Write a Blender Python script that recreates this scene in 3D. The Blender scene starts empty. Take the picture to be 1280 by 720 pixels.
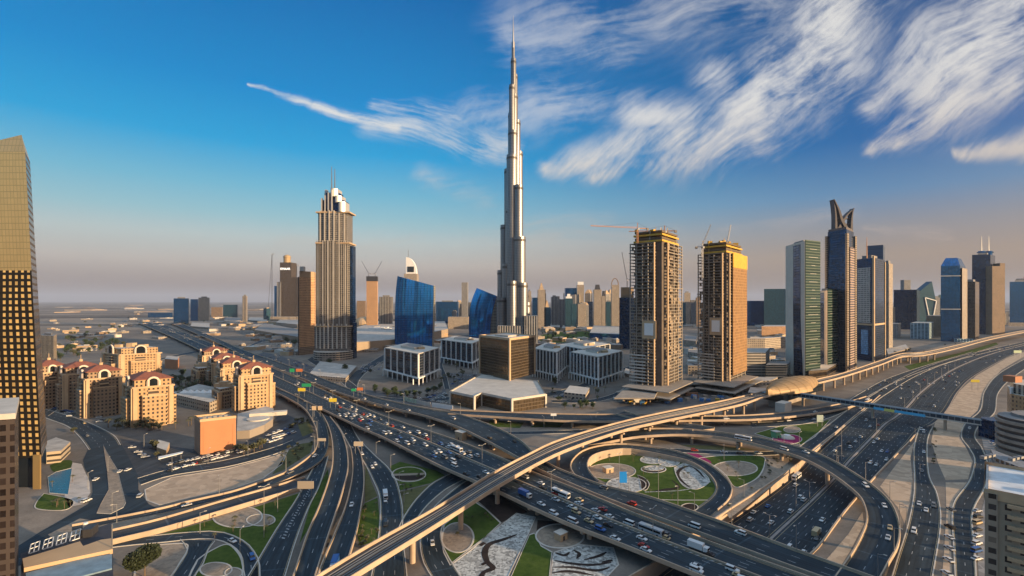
import bpy, math, random
from math import radians as R, sin, cos, pi, sqrt
from mathutils import Vector, Matrix
from mathutils.geometry import tessellate_polygon
random.seed(7)
scene = bpy.context.scene
COL = scene.collection

# ------------------------------------------------------------------ camera, sky, sun, exposure
CAM_H, F, HY = 110.0, 600.0, 376.0          # eye height (m), focal length and horizon line of the 1280 px frame
cam = bpy.data.cameras.new('camera')
cam.sensor_width = 36.0
cam.lens = 36.0 * F / 1280.0
cam.shift_y = (HY - 360.0) / 1280.0
cam.clip_start = 1.0
cam.clip_end = 120000.0
cam_o = bpy.data.objects.new('camera', cam)
COL.objects.link(cam_o)
cam_o.location = (0, 0, CAM_H)
cam_o.rotation_euler = (R(90), 0, 0)
scene.camera = cam_o

SUN_AZ, SUN_EL = R(117), R(9)               # azimuth clockwise from +Y (the view direction): behind the right shoulder
sd = Vector((sin(SUN_AZ) * cos(SUN_EL), cos(SUN_AZ) * cos(SUN_EL), sin(SUN_EL)))
sun = bpy.data.lights.new('sun', 'SUN')
sun.energy = 5.0
sun.angle = R(0.6)
sun.color = (1.0, 0.70, 0.40)
sun_o = bpy.data.objects.new('sun', sun)
COL.objects.link(sun_o)
sun_o.rotation_euler = sd.to_track_quat('Z', 'Y').to_euler()
sun_o.location = (0, 0, 3000)

scene.view_settings.view_transform = 'Standard'
scene.view_settings.look = 'None'
scene.view_settings.gamma = 1.0
scene.view_settings.exposure = 0.9
scene.view_settings.use_curve_mapping = False
scene.cycles.use_denoising = True
scene.cycles.max_bounces = 6
scene.cycles.volume_bounces = 0
scene.cycles.caustics_reflective = False
scene.cycles.caustics_refractive = False
scene.cycles.sample_clamp_indirect = 4.0

def srgb(r, g, b):
    f = lambda c: c / 12.92 if c <= 0.04045 else ((c + 0.055) / 1.055) ** 2.4
    return (f(r / 255), f(g / 255), f(b / 255), 1)

class NT:
    """small helper around a node tree"""
    def __init__(s, nt):
        s.nt = nt
        nt.nodes.clear()
    def n(s, t, **kw):
        nd = s.nt.nodes.new(t)
        for k, v in kw.items():
            setattr(nd, k, v)
        return nd
    def link(s, a, b):
        s.nt.links.new(a, b)
    def put(s, sock, v):
        if isinstance(v, bpy.types.NodeSocket):
            s.link(v, sock)
        elif v is not None:
            sock.default_value = v
    def m(s, op, a, b=None, c=None, clamp=False):
        nd = s.n('ShaderNodeMath', operation=op, use_clamp=clamp)
        s.put(nd.inputs[0], a)
        if b is not None: s.put(nd.inputs[1], b)
        if c is not None: s.put(nd.inputs[2], c)
        return nd.outputs[0]
    def v(s, op, a, b=None, out=0):
        nd = s.n('ShaderNodeVectorMath', operation=op)
        s.put(nd.inputs[0], a)
        if b is not None: s.put(nd.inputs[1], b)
        return nd.outputs[out]
    def mix(s, f, a, b, t='RGBA', blend='MIX'):
        nd = s.n('ShaderNodeMix', data_type=t, blend_type=blend)
        if t == 'RGBA':
            s.put(nd.inputs[0], f); s.put(nd.inputs[6], a); s.put(nd.inputs[7], b)
            return nd.outputs[2]
        s.put(nd.inputs[0], f); s.put(nd.inputs[2], a); s.put(nd.inputs[3], b)
        return nd.outputs[0]
    def smooth(s, v, a, b, lo=0.0, hi=1.0):
        nd = s.n('ShaderNodeMapRange', interpolation_type='SMOOTHSTEP')
        s.put(nd.inputs[0], v)
        nd.inputs[1].default_value = a; nd.inputs[2].default_value = b
        nd.inputs[3].default_value = lo; nd.inputs[4].default_value = hi
        return nd.outputs[0]
    def lin(s, v, a, b, lo=0.0, hi=1.0):
        nd = s.n('ShaderNodeMapRange')
        s.put(nd.inputs[0], v)
        nd.inputs[1].default_value = a; nd.inputs[2].default_value = b
        nd.inputs[3].default_value = lo; nd.inputs[4].default_value = hi
        return nd.outputs[0]
    def noise(s, vec, scale, detail=4, rough=0.5, dist=0.0, out=0):
        nd = s.n('ShaderNodeTexNoise')
        if vec is not None: s.link(vec, nd.inputs['Vector'])
        nd.inputs['Scale'].default_value = scale
        nd.inputs['Detail'].default_value = detail
        nd.inputs['Roughness'].default_value = rough
        nd.inputs['Distortion'].default_value = dist
        return nd.outputs[out]
    def comb(s, x, y, z=0.0):
        nd = s.n('ShaderNodeCombineXYZ')
        s.put(nd.inputs[0], x); s.put(nd.inputs[1], y); s.put(nd.inputs[2], z)
        return nd.outputs[0]
    def ramp(s, fac, stops, interp='LINEAR'):
        nd = s.n('ShaderNodeValToRGB')
        cr = nd.color_ramp
        cr.interpolation = interp
        while len(cr.elements) > 1: cr.elements.remove(cr.elements[0])
        cr.elements[0].position = stops[0][0]; cr.elements[0].color = stops[0][1]
        for p, c in stops[1:]:
            e = cr.elements.new(p); e.color = c
        s.link(fac, nd.inputs[0])
        return nd.outputs[0]

def build_world():
    w = bpy.data.worlds.new('World')
    scene.world = w
    w.use_nodes = True
    t = NT(w.node_tree)
    out = t.n('ShaderNodeOutputWorld')
    bg = t.n('ShaderNodeBackground')
    bg.inputs[1].default_value = 0.1
    t.link(bg.outputs[0], out.inputs[0])
    sky = t.n('ShaderNodeTexSky', sky_type='NISHITA')
    sky.sun_disc = False
    sky.sun_elevation = SUN_EL
    sky.sun_rotation = SUN_AZ
    sky.altitude = 100
    sky.air_density = 1.0; sky.dust_density = 1.5; sky.ozone_density = 2.0
    tc = t.n('ShaderNodeTexCoord')
    d = t.v('NORMALIZE', tc.outputs['Generated'])
    sp = t.n('ShaderNodeSeparateXYZ'); t.link(d, sp.inputs[0])
    x, y, z = sp.outputs
    # the evening sky: deep blue above, pale, then dusty pink at the horizon
    el = t.m('ARCSINE', z)
    e = t.m('DIVIDE', el, 1.5708, clamp=True)
    def c(r, g, b): q = srgb(r, g, b); return (q[0], q[1], q[2], 1)
    dome = t.ramp(e, [(0.0, c(132, 116, 108)), (0.02, c(152, 136, 128)), (0.045, c(190, 182, 174)), (0.075, c(184, 198, 198)), (0.10, c(150, 194, 206)),
                      (0.133, c(112, 184, 212)), (0.18, c(30, 162, 218)), (0.241, c(0, 138, 206)), (0.36, c(0, 106, 178)), (0.50, c(90, 155, 205)), (0.7, (0.72, 0.92, 1.12, 1)), (1.0, (0.85, 1.05, 1.25, 1))])
    dome_r = t.ramp(e, [(0.0, c(140, 118, 104)), (0.049, c(162, 143, 127)), (0.08, c(140, 142, 150)), (0.115, c(92, 136, 176)), (0.17, c(14, 98, 164)),
                        (0.262, c(0, 83, 145)), (0.36, c(0, 72, 128)), (0.50, c(85, 148, 200)), (0.7, (0.72, 0.92, 1.12, 1)), (1.0, (0.85, 1.05, 1.25, 1))])
    az = t.m('ARCTAN2', x, y)
    side = t.smooth(az, -0.35, 0.75)
    dome = t.mix(side, dome, dome_r)
    # glow of the low sun behind the camera
    sdir = t.v('DOT_PRODUCT', d, tuple(sd), out=1)
    glow = t.m('POWER', t.m('MAXIMUM', sdir, 0.0), 3.0)
    gl = t.mix(t.m('MULTIPLY', glow, 0.85), dome, (1.15, 0.80, 0.52, 1))
    # ---- cirrus: fibres drawn out along long sweeping plumes
    yy = t.m('MAXIMUM', y, 0.02)
    u = t.m('DIVIDE', x, yy); v = t.m('DIVIDE', z, yy)
    uv = t.comb(u, v)
    w1 = t.v('SCALE', t.v('SUBTRACT', t.noise(uv, 2.6, 2, 0.5, out=1), (0.5, 0.5, 0.5))); w1.node.inputs['Scale'].default_value = 0.13
    w2 = t.v('SCALE', t.v('SUBTRACT', t.noise(uv, 14.0, 3, 0.5, out=1), (0.5, 0.5, 0.5))); w2.node.inputs['Scale'].default_value = 0.014
    s2 = t.n('ShaderNodeSeparateXYZ'); t.link(t.v('ADD', uv, t.v('ADD', w1, w2)), s2.inputs[0])
    U, V = s2.outputs[0], s2.outputs[1]
    def cs(px, py): return ((px - 640.0) / F, (HY - py) / F)
    def stroke(p, q, w0, w1, k):
        (ax, ay), (bx, by) = cs(*p), cs(*q)
        dx, dy = bx - ax, by - ay
        L2 = dx * dx + dy * dy
        rx = t.m('SUBTRACT', U, ax); ry = t.m('SUBTRACT', V, ay)
        h = t.m('DIVIDE', t.m('ADD', t.m('MULTIPLY', rx, dx), t.m('MULTIPLY', ry, dy)), L2, clamp=True)
        ex = t.m('SUBTRACT', rx, t.m('MULTIPLY', h, dx)); ey = t.m('SUBTRACT', ry, t.m('MULTIPLY', h, dy))
        dist = t.m('SQRT', t.m('ADD', t.m('MULTIPLY', ex, ex), t.m('MULTIPLY', ey, ey)))
        wd = t.m('ADD', t.m('MULTIPLY', h, (w1 - w0) / F), w0 / F)
        r = t.m('DIVIDE', dist, wd)
        return t.m('MULTIPLY', t.smooth(r, 1.45, 0.0), k)
    def streak(ang, sc, stretch, seed):
        ca, sa = cos(ang), sin(ang)
        a = t.m('ADD', t.m('MULTIPLY', U, ca), t.m('MULTIPLY', V, sa))
        b = t.m('SUBTRACT', t.m('MULTIPLY', V, ca), t.m('MULTIPLY', U, sa))
        n1 = t.noise(t.comb(a, t.m('MULTIPLY', b, stretch), seed), sc, 12, 0.66, 0.15)
        n2 = t.noise(t.comb(t.m('MULTIPLY', a, 1.5), t.m('MULTIPLY', b, stretch * 6), seed + 4), sc * 1.6, 3, 0.5)
        return t.m('ADD', t.m('MULTIPLY', t.m('SUBTRACT', n1, 0.5), 2.6), t.m('MULTIPLY', t.m('SUBTRACT', n2, 0.5), 0.75))
    def addm(lst):
        r = lst[0]
        for q in lst[1:]: r = t.m('MAXIMUM', r, q)
        return r
    def plume(mask, fib, base=0.44, amp=1.1):
        """fibres thin out and fray the soft plume"""
        dens = t.m('ADD', t.m('MULTIPLY', fib, amp), base)
        dens = t.m('ADD', dens, t.m('MULTIPLY', t.m('SUBTRACT', mask, 0.5), 0.5))
        return t.m('MULTIPLY', t.m('POWER', mask, 0.8), t.smooth(dens, 0.0, 1.0), clamp=True)
    big = addm([stroke((684, 214), (860, 176), 12, 46, 0.95), stroke((740, 218), (930, 176), 10, 44, 0.95), stroke((800, 150), (868, 160), 34, 34, 0.8),
                stroke((900, 172), (1030, 70), 52, 72, 0.95), stroke((1020, 70), (1070, -60), 76, 84, 0.85), stroke((885, 100), (930, 150), 30, 46, 0.7)])
    right = addm([stroke((1082, 186), (1200, 130), 12, 44, 0.95), stroke((1120, 180), (1260, 110), 10, 34, 0.85), stroke((1170, 120), (1300, -10), 56, 110, 0.9),
                  stroke((1190, 188), (1310, 178), 7, 20, 0.95), stroke((1085, 130), (1180, 60), 20, 60, 0.7)])
    left = addm([stroke((306, 107), (400, 144), 1.5, 7, 0.8), stroke((390, 140), (500, 170), 7, 12, 0.95), stroke((460, 162), (640, 186), 17, 20, 0.7), stroke((470, 135), (560, 160), 14, 22, 0.6)])
    mid = addm([stroke((580, 155), (740, 132), 30, 46, 0.62), stroke((650, 40), (770, 60), 50, 40, 0.55), stroke((690, 20), (1000, 0), 40, 60, 0.55),
                stroke((525, 225), (600, 238), 14, 18, 0.55), stroke((700, 110), (760, 140), 30, 40, .55)])
    low = addm([stroke((640, 300), (830, 290), 20, 22, 0.55), stroke((1080, 290), (1180, 284), 7, 10, 0.7), stroke((360, 305), (610, 290), 20, 14, 0.45),
                stroke((900, 284), (1060, 274), 8, 12, 0.5), stroke((640, 280), (760, 268), 10, 14, .5)])
    cl = plume(big, streak(0.66, 4.6, 2.3, 1.3))
    cl = t.m('MAXIMUM', cl, plume(right, streak(0.60, 4.6, 2.5, 7.7)))
    cl = t.m('MAXIMUM', cl, plume(left, streak(-0.26, 6.0, 3.2, 3.1)))
    cl = t.m('MAXIMUM', cl, t.m('MULTIPLY', plume(mid, streak(0.25, 4.2, 2.0, 5.2)), 0.75))
    cl = t.m('MAXIMUM', cl, t.m('MULTIPLY', plume(low, streak(0.05, 5.0, 6.0, 9.4)), 0.6))
    veil = t.m('MULTIPLY', t.m('MULTIPLY', t.smooth(az, -0.05, 0.55), t.smooth(e, 0.16, 0.30)), t.smooth(streak(0.6, 2.2, 2.4, 2.2), -0.2, 0.9))
    cl = t.m('ADD', cl, t.m('MULTIPLY', veil, 0.2), clamp=True)
    cl = t.m('MULTIPLY', cl, t.m('MULTIPLY', t.m('GREATER_THAN', y, 0.02), 0.92))
    cc = t.mix(t.smooth(e, 0.05, 0.26), c(196, 178, 164), c(238, 235, 229))
    col = t.mix(cl, gl, cc)
    col = t.mix(t.m('LESS_THAN', z, -0.002), col, (0.085, 0.07, 0.055, 1))
    col = t.v('SCALE', col); col.node.inputs['Scale'].default_value = 10.0 / 2 ** scene.view_settings.exposure
    fin = t.mix(0.002, col, sky.outputs[0])
    t.link(fin, bg.inputs[0])
build_world()

# ------------------------------------------------------------------ geometry helpers
def P(px, py, z=0.0):
    """point of the world at height z that lies behind pixel (px, py) of the 1280x720 photograph"""
    Y = F * (CAM_H - z) / (py - HY)
    return Vector(((px - 640.0) / F * Y, Y, z))
def PY(px, Y, py):
    """point at distance Y seen at pixel (px, py)"""
    return Vector(((px - 640.0) / F * Y, Y, CAM_H - (py - HY) / F * Y))

class MB:
    """collects faces (with material slot and uv in metres) and builds ONE mesh object"""
    def __init__(s):
        s.v, s.f, s.mi, s.uv = [], [], [], []
    def face(s, pts, mi=0, uv=None):
        b = len(s.v)
        s.v += [tuple(p) for p in pts]
        s.f.append(tuple(range(b, b + len(pts))))
        s.mi.append(mi)
        s.uv.append(uv if uv else [(p[0], p[1]) for p in pts])
    def quad(s, a, b, c, d, mi=0, u0=0.0, v0=0.0):
        a, b, c, d = map(Vector, (a, b, c, d))
        w = (b - a).length; h = (d - a).length
        s.face([a, b, c, d], mi, [(u0, v0), (u0 + w, v0), (u0 + w, v0 + h), (u0, v0 + h)])
    def poly(s, pts, z, mi=0, flip=False):
        """flat polygon at height z, triangulated"""
        vs = [Vector((p[0], p[1], z)) for p in pts]
        for tri in tessellate_polygon([vs]):
            q = [vs[i] for i in tri]
            n = (q[1] - q[0]).cross(q[2] - q[0])
            if (n.z < 0) != flip: q.reverse()
            s.face(q, mi)
    def prism(s, pts, z0, z1, mi=0, top=1, bot=False, topscale=1.0, u0=0.0, shift=(0, 0)):
        """vertical prism over a footprint; walls get uv = (metres round the outline, height)"""
        n = len(pts)
        area = sum(pts[i][0] * pts[(i + 1) % n][1] - pts[(i + 1) % n][0] * pts[i][1] for i in range(n))
        if area < 0: pts = list(reversed(pts))
        cx = sum(p[0] for p in pts) / n; cy = sum(p[1] for p in pts) / n
        tp = [(cx + (p[0] - cx) * topscale + shift[0], cy + (p[1] - cy) * topscale + shift[1]) for p in pts]
        u = u0
        for i in range(n):
            a, b = pts[i], pts[(i + 1) % n]; A, B = tp[i], tp[(i + 1) % n]
            w = sqrt((a[0] - b[0]) ** 2 + (a[1] - b[1]) ** 2)
            s.face([(a[0], a[1], z0), (b[0], b[1], z0), (B[0], B[1], z1), (A[0], A[1], z1)], mi,
                   [(u, z0), (u + w, z0), (u + w, z1), (u, z1)])
            u += w
        if top is not None: s.poly(tp, z1, top)
        if bot: s.poly(pts, z0, mi if top is None else top, flip=True)
        return s
    def box(s, c, size, rz=0.0, mi=0, bot=False, top=None):
        """box standing on c = (x, y, z of its underside)"""
        hx, hy = size[0] / 2, size[1] / 2
        ca, sa = cos(rz), sin(rz)
        pts = [(c[0] + ca * a - sa * b, c[1] + sa * a + ca * b) for a, b in ((-hx, -hy), (hx, -hy), (hx, hy), (-hx, hy))]
        s.prism(pts, c[2], c[2] + size[2], mi, mi if top is None else top, bot)
        return s
    def bar(s, a, b, w, mi=0, w2=None, n=4):
        """straight bar between two points (n-sided)"""
        a, b = Vector(a), Vector(b)
        d = (b - a)
        if d.length < 1e-6: return s
        d.normalize()
        up = Vector((0, 0, 1)) if abs(d.z) < 0.95 else Vector((1, 0, 0))
        e1 = d.cross(up).normalized(); e2 = e1.cross(d)
        w2 = w if w2 is None else w2
        off = pi / 4 if n == 4 else 0
        ra = [a + (e1 * cos(off + 2 * pi * k / n) + e2 * sin(off + 2 * pi * k / n)) * (w * 0.5 * (1.414 if n == 4 else 1)) for k in range(n)]
        rb = [b + (e1 * cos(off + 2 * pi * k / n) + e2 * sin(off + 2 * pi * k / n)) * (w2 * 0.5 * (1.414 if n == 4 else 1)) for k in range(n)]
        for k in range(n):
            s.quad(ra[k], rb[k], rb[(k + 1) % n], ra[(k + 1) % n], mi)
        s.face(ra, mi); s.face(list(reversed(rb)), mi)
        return s
    def cyl(s, x, y, r, z0, z1, mi=0, n=16, top=1, r2=None):
        s.prism([(x + r * cos(2 * pi * k / n), y + r * sin(2 * pi * k / n)) for k in range(n)], z0, z1, mi, top, topscale=(1 if r2 is None else r2 / r))
        return s
    def dome(s, x, y, z, r, h, mi=0, n=16, m=5):
        for j in range(m):
            a0, a1 = pi / 2 * j / m, pi / 2 * (j + 1) / m
            for k in range(n):
                t0, t1 = 2 * pi * k / n, 2 * pi * (k + 1) / n
                p = lambda a, t: (x + r * cos(a) * cos(t), y + r * cos(a) * sin(t), z + h * sin(a))
                if j == m - 1: s.face([p(a0, t0), p(a0, t1), p(a1, t0)], mi)
                else: s.face([p(a0, t0), p(a0, t1), p(a1, t1), p(a1, t0)], mi)
        return s
    def build(s, name, mats, parent=None, smooth=False, loc=None):
        me = bpy.data.meshes.new(name)
        me.from_pydata(s.v, [], s.f)
        me.polygons.foreach_set('material_index', s.mi)
        ul = me.uv_layers.new(name='UVMap')
        flat = [c for f in s.uv for p in f for c in p]
        ul.data.foreach_set('uv', flat)
        if not isinstance(mats, (list, tuple)): mats = [mats]
        for m in mats: me.materials.append(m)
        if smooth: me.polygons.foreach_set('use_smooth', [True] * len(s.f))
        me.update()
        o = bpy.data.objects.new(name, me)
        COL.objects.link(o)
        if loc is not None: o.location = loc
        if parent is not None: o.parent = parent
        return o

def tag(o, label=None, cat=None, group=None, kind=None):
    if label: o['label'] = label
    if cat: o['category'] = cat
    if group: o['group'] = group
    if kind: o['kind'] = kind
    return o
def thing(name, label, cat, loc=(0, 0, 0), rz=0.0, group=None):
    o = bpy.data.objects.new(name, None)
    COL.objects.link(o)
    o.location = loc; o.rotation_euler = (0, 0, rz)
    return tag(o, label, cat, group)
def kids(o): return KIDS.get(o.name, [])
KIDS = {}
def copy_thing(root, loc, rz=0.0, label=None, group=None, scale=None, deep=True):
    """a copy of a thing, its parts and their sub-parts (mesh data shared)"""
    r = root.copy(); COL.objects.link(r)
    r.location = loc; r.rotation_euler = (0, 0, rz)
    if scale: r.scale = scale
    if label: r['label'] = label
    if group: r['group'] = group
    if deep:
        for ch in root.children:
            c = ch.copy(); COL.objects.link(c); c.parent = r
            for g in ch.children:
                d = g.copy(); COL.objects.link(d); d.parent = c
    return r

# ------------------------------------------------------------------ materials
MATS = {}
def mat(name, col, rough=0.8, metal=0.0, var=0.0, vscale=0.05, spec=None, emit=None, detail=5):
    if name in MATS: return MATS[name]
    m = bpy.data.materials.new(name); m.use_nodes = True
    t = NT(m.node_tree)
    out = t.n('ShaderNodeOutputMaterial'); b = t.n('ShaderNodeBsdfPrincipled')
    t.link(b.outputs[0], out.inputs[0])
    b.inputs['Roughness'].default_value = rough
    b.inputs['Metallic'].default_value = metal
    if spec is not None: b.inputs['Specular IOR Level'].default_value = spec
    c = (col[0], col[1], col[2], 1)
    if var:
        g = t.n('ShaderNodeNewGeometry')
        n = t.noise(g.outputs['Position'], vscale, detail, 0.62)
        f = t.lin(n, 0.25, 0.75, 1 - var, 1 + var)
        cc = t.v('SCALE', c[:3]); t.link(f, cc.node.inputs['Scale'])
        t.link(cc, b.inputs['Base Color'])
    else:
        b.inputs['Base Color'].default_value = c
    if emit:
        b.inputs['Emission Color'].default_value = (emit[0], emit[1], emit[2], 1)
        b.inputs['Emission Strength'].default_value = emit[3]
    MATS[name] = m
    return m

def facade(name, wall, glass, bw=3.0, fh=3.6, ww=0.7, wh=0.6, metal=0.0, grough=0.12, vary=0.5, wrough=0.75, wmetal=0.0, blind=0.12, jit=0.02):
    """wall with a grid of windows: uv is in metres along the wall and up it"""
    if name in MATS: return MATS[name]
    m = bpy.data.materials.new(name); m.use_nodes = True
    t = NT(m.node_tree)
    out = t.n('ShaderNodeOutputMaterial'); b = t.n('ShaderNodeBsdfPrincipled')
    t.link(b.outputs[0], out.inputs[0])
    uv = t.n('ShaderNodeUVMap')
    sp = t.n('ShaderNodeSeparateXYZ'); t.link(uv.outputs[0], sp.inputs[0])
    U = t.m('DIVIDE', sp.outputs[0], bw); V = t.m('DIVIDE', sp.outputs[1], fh)
    fu = t.m('ABSOLUTE', t.m('SUBTRACT', t.m('FRACT', U), 0.5)); fv = t.m('ABSOLUTE', t.m('SUBTRACT', t.m('FRACT', V), 0.5))
    mask = t.m('MULTIPLY', t.m('LESS_THAN', fu, ww / 2), t.m('LESS_THAN', fv, wh / 2))
    wn = t.n('ShaderNodeTexWhiteNoise', noise_dimensions='2D')
    t.link(t.comb(t.m('FLOOR', U), t.m('FLOOR', V)), wn.inputs['Vector'])
    r = wn.outputs['Value']
    gc = t.v('SCALE', glass); t.link(t.lin(r, 0, 1, 1 - vary, 1 + vary), gc.node.inputs['Scale'])
    lt = t.m('GREATER_THAN', r, 1 - blind)
    gc = t.mix(t.m('MULTIPLY', lt, 0.6), gc, (wall[0] * 0.8, wall[1] * 0.8, wall[2] * 0.8, 1))
    g = t.n('ShaderNodeNewGeometry')
    n = t.noise(g.outputs['Position'], 0.08, 6, 0.65)
    wc = t.v('SCALE', wall); t.link(t.lin(n, 0.25, 0.75, 0.82, 1.18), wc.node.inputs['Scale'])
    t.link(t.mix(mask, wc, gc), b.inputs['Base Color'])
    t.link(t.mix(mask, wrough, grough, 'FLOAT'), b.inputs['Roughness'])
    t.link(t.mix(mask, wmetal, metal, 'FLOAT'), b.inputs['Metallic'])
    # panes are never quite in one plane
    nj = t.v('SUBTRACT', wn.outputs['Color'], (0.5, 0.5, 0.5))
    nj = t.v('SCALE', nj); t.link(t.m('MULTIPLY', mask, jit), nj.node.inputs['Scale'])
    t.link(t.v('NORMALIZE', t.v('ADD', g.outputs['Normal'], nj)), b.inputs['Normal'])
    MATS[name] = m
    return m

def asphalt(name, col, lane=3.6):
    m = bpy.data.materials.new(name); m.use_nodes = True
    t = NT(m.node_tree)
    out = t.n('ShaderNodeOutputMaterial'); b = t.n('ShaderNodeBsdfPrincipled')
    t.link(b.outputs[0], out.inputs[0])
    uv = t.n('ShaderNodeUVMap')
    sp = t.n('ShaderNodeSeparateXYZ'); t.link(uv.outputs[0], sp.inputs[0])
    # worn wheel tracks along the lanes, patches and seams
    tr = t.m('ABSOLUTE', t.m('SINE', t.m('MULTIPLY', sp.outputs[0], 2 * pi / lane)))
    st = t.noise(t.comb(t.m('MULTIPLY', sp.outputs[0], 1.2), t.m('MULTIPLY', sp.outputs[1], 0.03)), 1.0, 5, 0.6)
    pt = t.noise(uv.outputs[0], 0.05, 4, 0.6)
    f = t.m('ADD', t.m('MULTIPLY', tr, 0.14), t.m('ADD', t.m('MULTIPLY', st, 0.7), t.m('MULTIPLY', pt, 0.6)))
    f = t.lin(f, 0.40, 1.0, 0.45, 1.7)
    vo = t.n('ShaderNodeTexVoronoi'); vo.inputs['Scale'].default_value = 1.0
    t.link(t.comb(t.m('MULTIPLY', sp.outputs[0], 0.27), t.m('MULTIPLY', sp.outputs[1], 0.028)), vo.inputs['Vector'])
    vc = t.n('ShaderNodeSeparateXYZ'); t.link(vo.outputs['Color'], vc.inputs[0])
    f = t.m('MULTIPLY', f, t.lin(vc.outputs[0], 0, 1, 0.78, 1.28))                     # relaid lengths of lane
    jt = t.m('LESS_THAN', t.m('FRACT', t.m('DIVIDE', sp.outputs[1], 34.0)), 0.022)     # expansion joints
    f = t.m('MULTIPLY', f, t.lin(jt, 0, 1, 1.0, 1.9))
    cc = t.v('SCALE', col); t.link(f, cc.node.inputs['Scale'])
    t.link(cc, b.inputs['Base Color'])
    b.inputs['Roughness'].default_value = 0.78
    b.inputs['Specular IOR Level'].default_value = 0.25
    return m
ASPH = asphalt('asphalt', (0.017, 0.027, 0.036))
ASPH2 = asphalt('asphalt_old', (0.035, 0.040, 0.046))
RAILBED = mat('rail_bed', (0.07, 0.062, 0.056), 0.9, var=0.3, vscale=0.3)
CONC = mat('concrete', (0.40, 0.305, 0.22), 0.85, var=0.22, vscale=0.12)
CONC_D = mat('concrete_dark', (0.27, 0.23, 0.19), 0.9, var=0.3, vscale=0.12)
PALE = mat('pale_concrete', (0.50, 0.46, 0.40), 0.8, var=0.18, vscale=0.1)
WHITE = mat('white_paint', (0.72, 0.72, 0.70), 0.6)
LINE = mat('road_paint', (0.30, 0.32, 0.33), 0.7, var=0.6, vscale=0.4)
LINE_Y = mat('yellow_road_paint', (0.36, 0.29, 0.17), 0.7, var=0.35, vscale=0.4)
STEEL = mat('grey_steel', (0.30, 0.30, 0.30), 0.45, 0.6)
DARK = mat('dark_metal', (0.035, 0.035, 0.04), 0.5)
ROOFG = mat('grey_roof', (0.20, 0.195, 0.19), 0.9, var=0.35, vscale=0.15)
ROOFP = mat('pale_roof', (0.40, 0.37, 0.33), 0.9, var=0.35, vscale=0.12)
# ------------------------------------------------------------------ ground and roads
def szr_z(Y):
    """level of the sunken highway along its length"""
    if Y < 300: return -6.0
    if Y < 420: return -6.0 + 5.85 * (Y - 300) / 120.0
    return -0.15
def solve(px, py, z):
    if callable(z):
        zz = -3.0
        for _ in range(12):
            p = P(px, py, zz); zz = z(p.y)
        return P(px, py, zz)
    return P(px, py, z)
def trace(pts, z=0.0):
    n = len(pts); out = []
    for i, p in enumerate(pts):
        if isinstance(z, (list, tuple)):
            q = i / (n - 1) * (len(z) - 1); k = min(int(q), len(z) - 2)
            zz = z[k] + (z[k + 1] - z[k]) * (q - k)
        else: zz = z
        out.append(solve(p[0], p[1], zz))
    return out
def smooth_line(w, sub=8):
    out = []
    n = len(w)
    for i in range(n - 1):
        p0, p1, p2, p3 = w[max(i - 1, 0)], w[i], w[i + 1], w[min(i + 2, n - 1)]
        for k in range(sub):
            t = k / sub
            out.append(0.5 * ((2 * p1) + (p2 - p0) * t + (2 * p0 - 5 * p1 + 4 * p2 - p3) * t * t + (3 * p1 - p0 - 3 * p2 + p3) * t ** 3))
    out.append(w[-1].copy())
    return out
def resample(w, n):
    L = [0.0]
    for a, b in zip(w, w[1:]): L.append(L[-1] + (b - a).length)
    out = []; j = 0
    for i in range(n):
        s = L[-1] * i / (n - 1)
        while j < len(L) - 2 and L[j + 1] < s: j += 1
        t = (s - L[j]) / max(L[j + 1] - L[j], 1e-9)
        out.append(w[j].lerp(w[j + 1], t))
    return out
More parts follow.
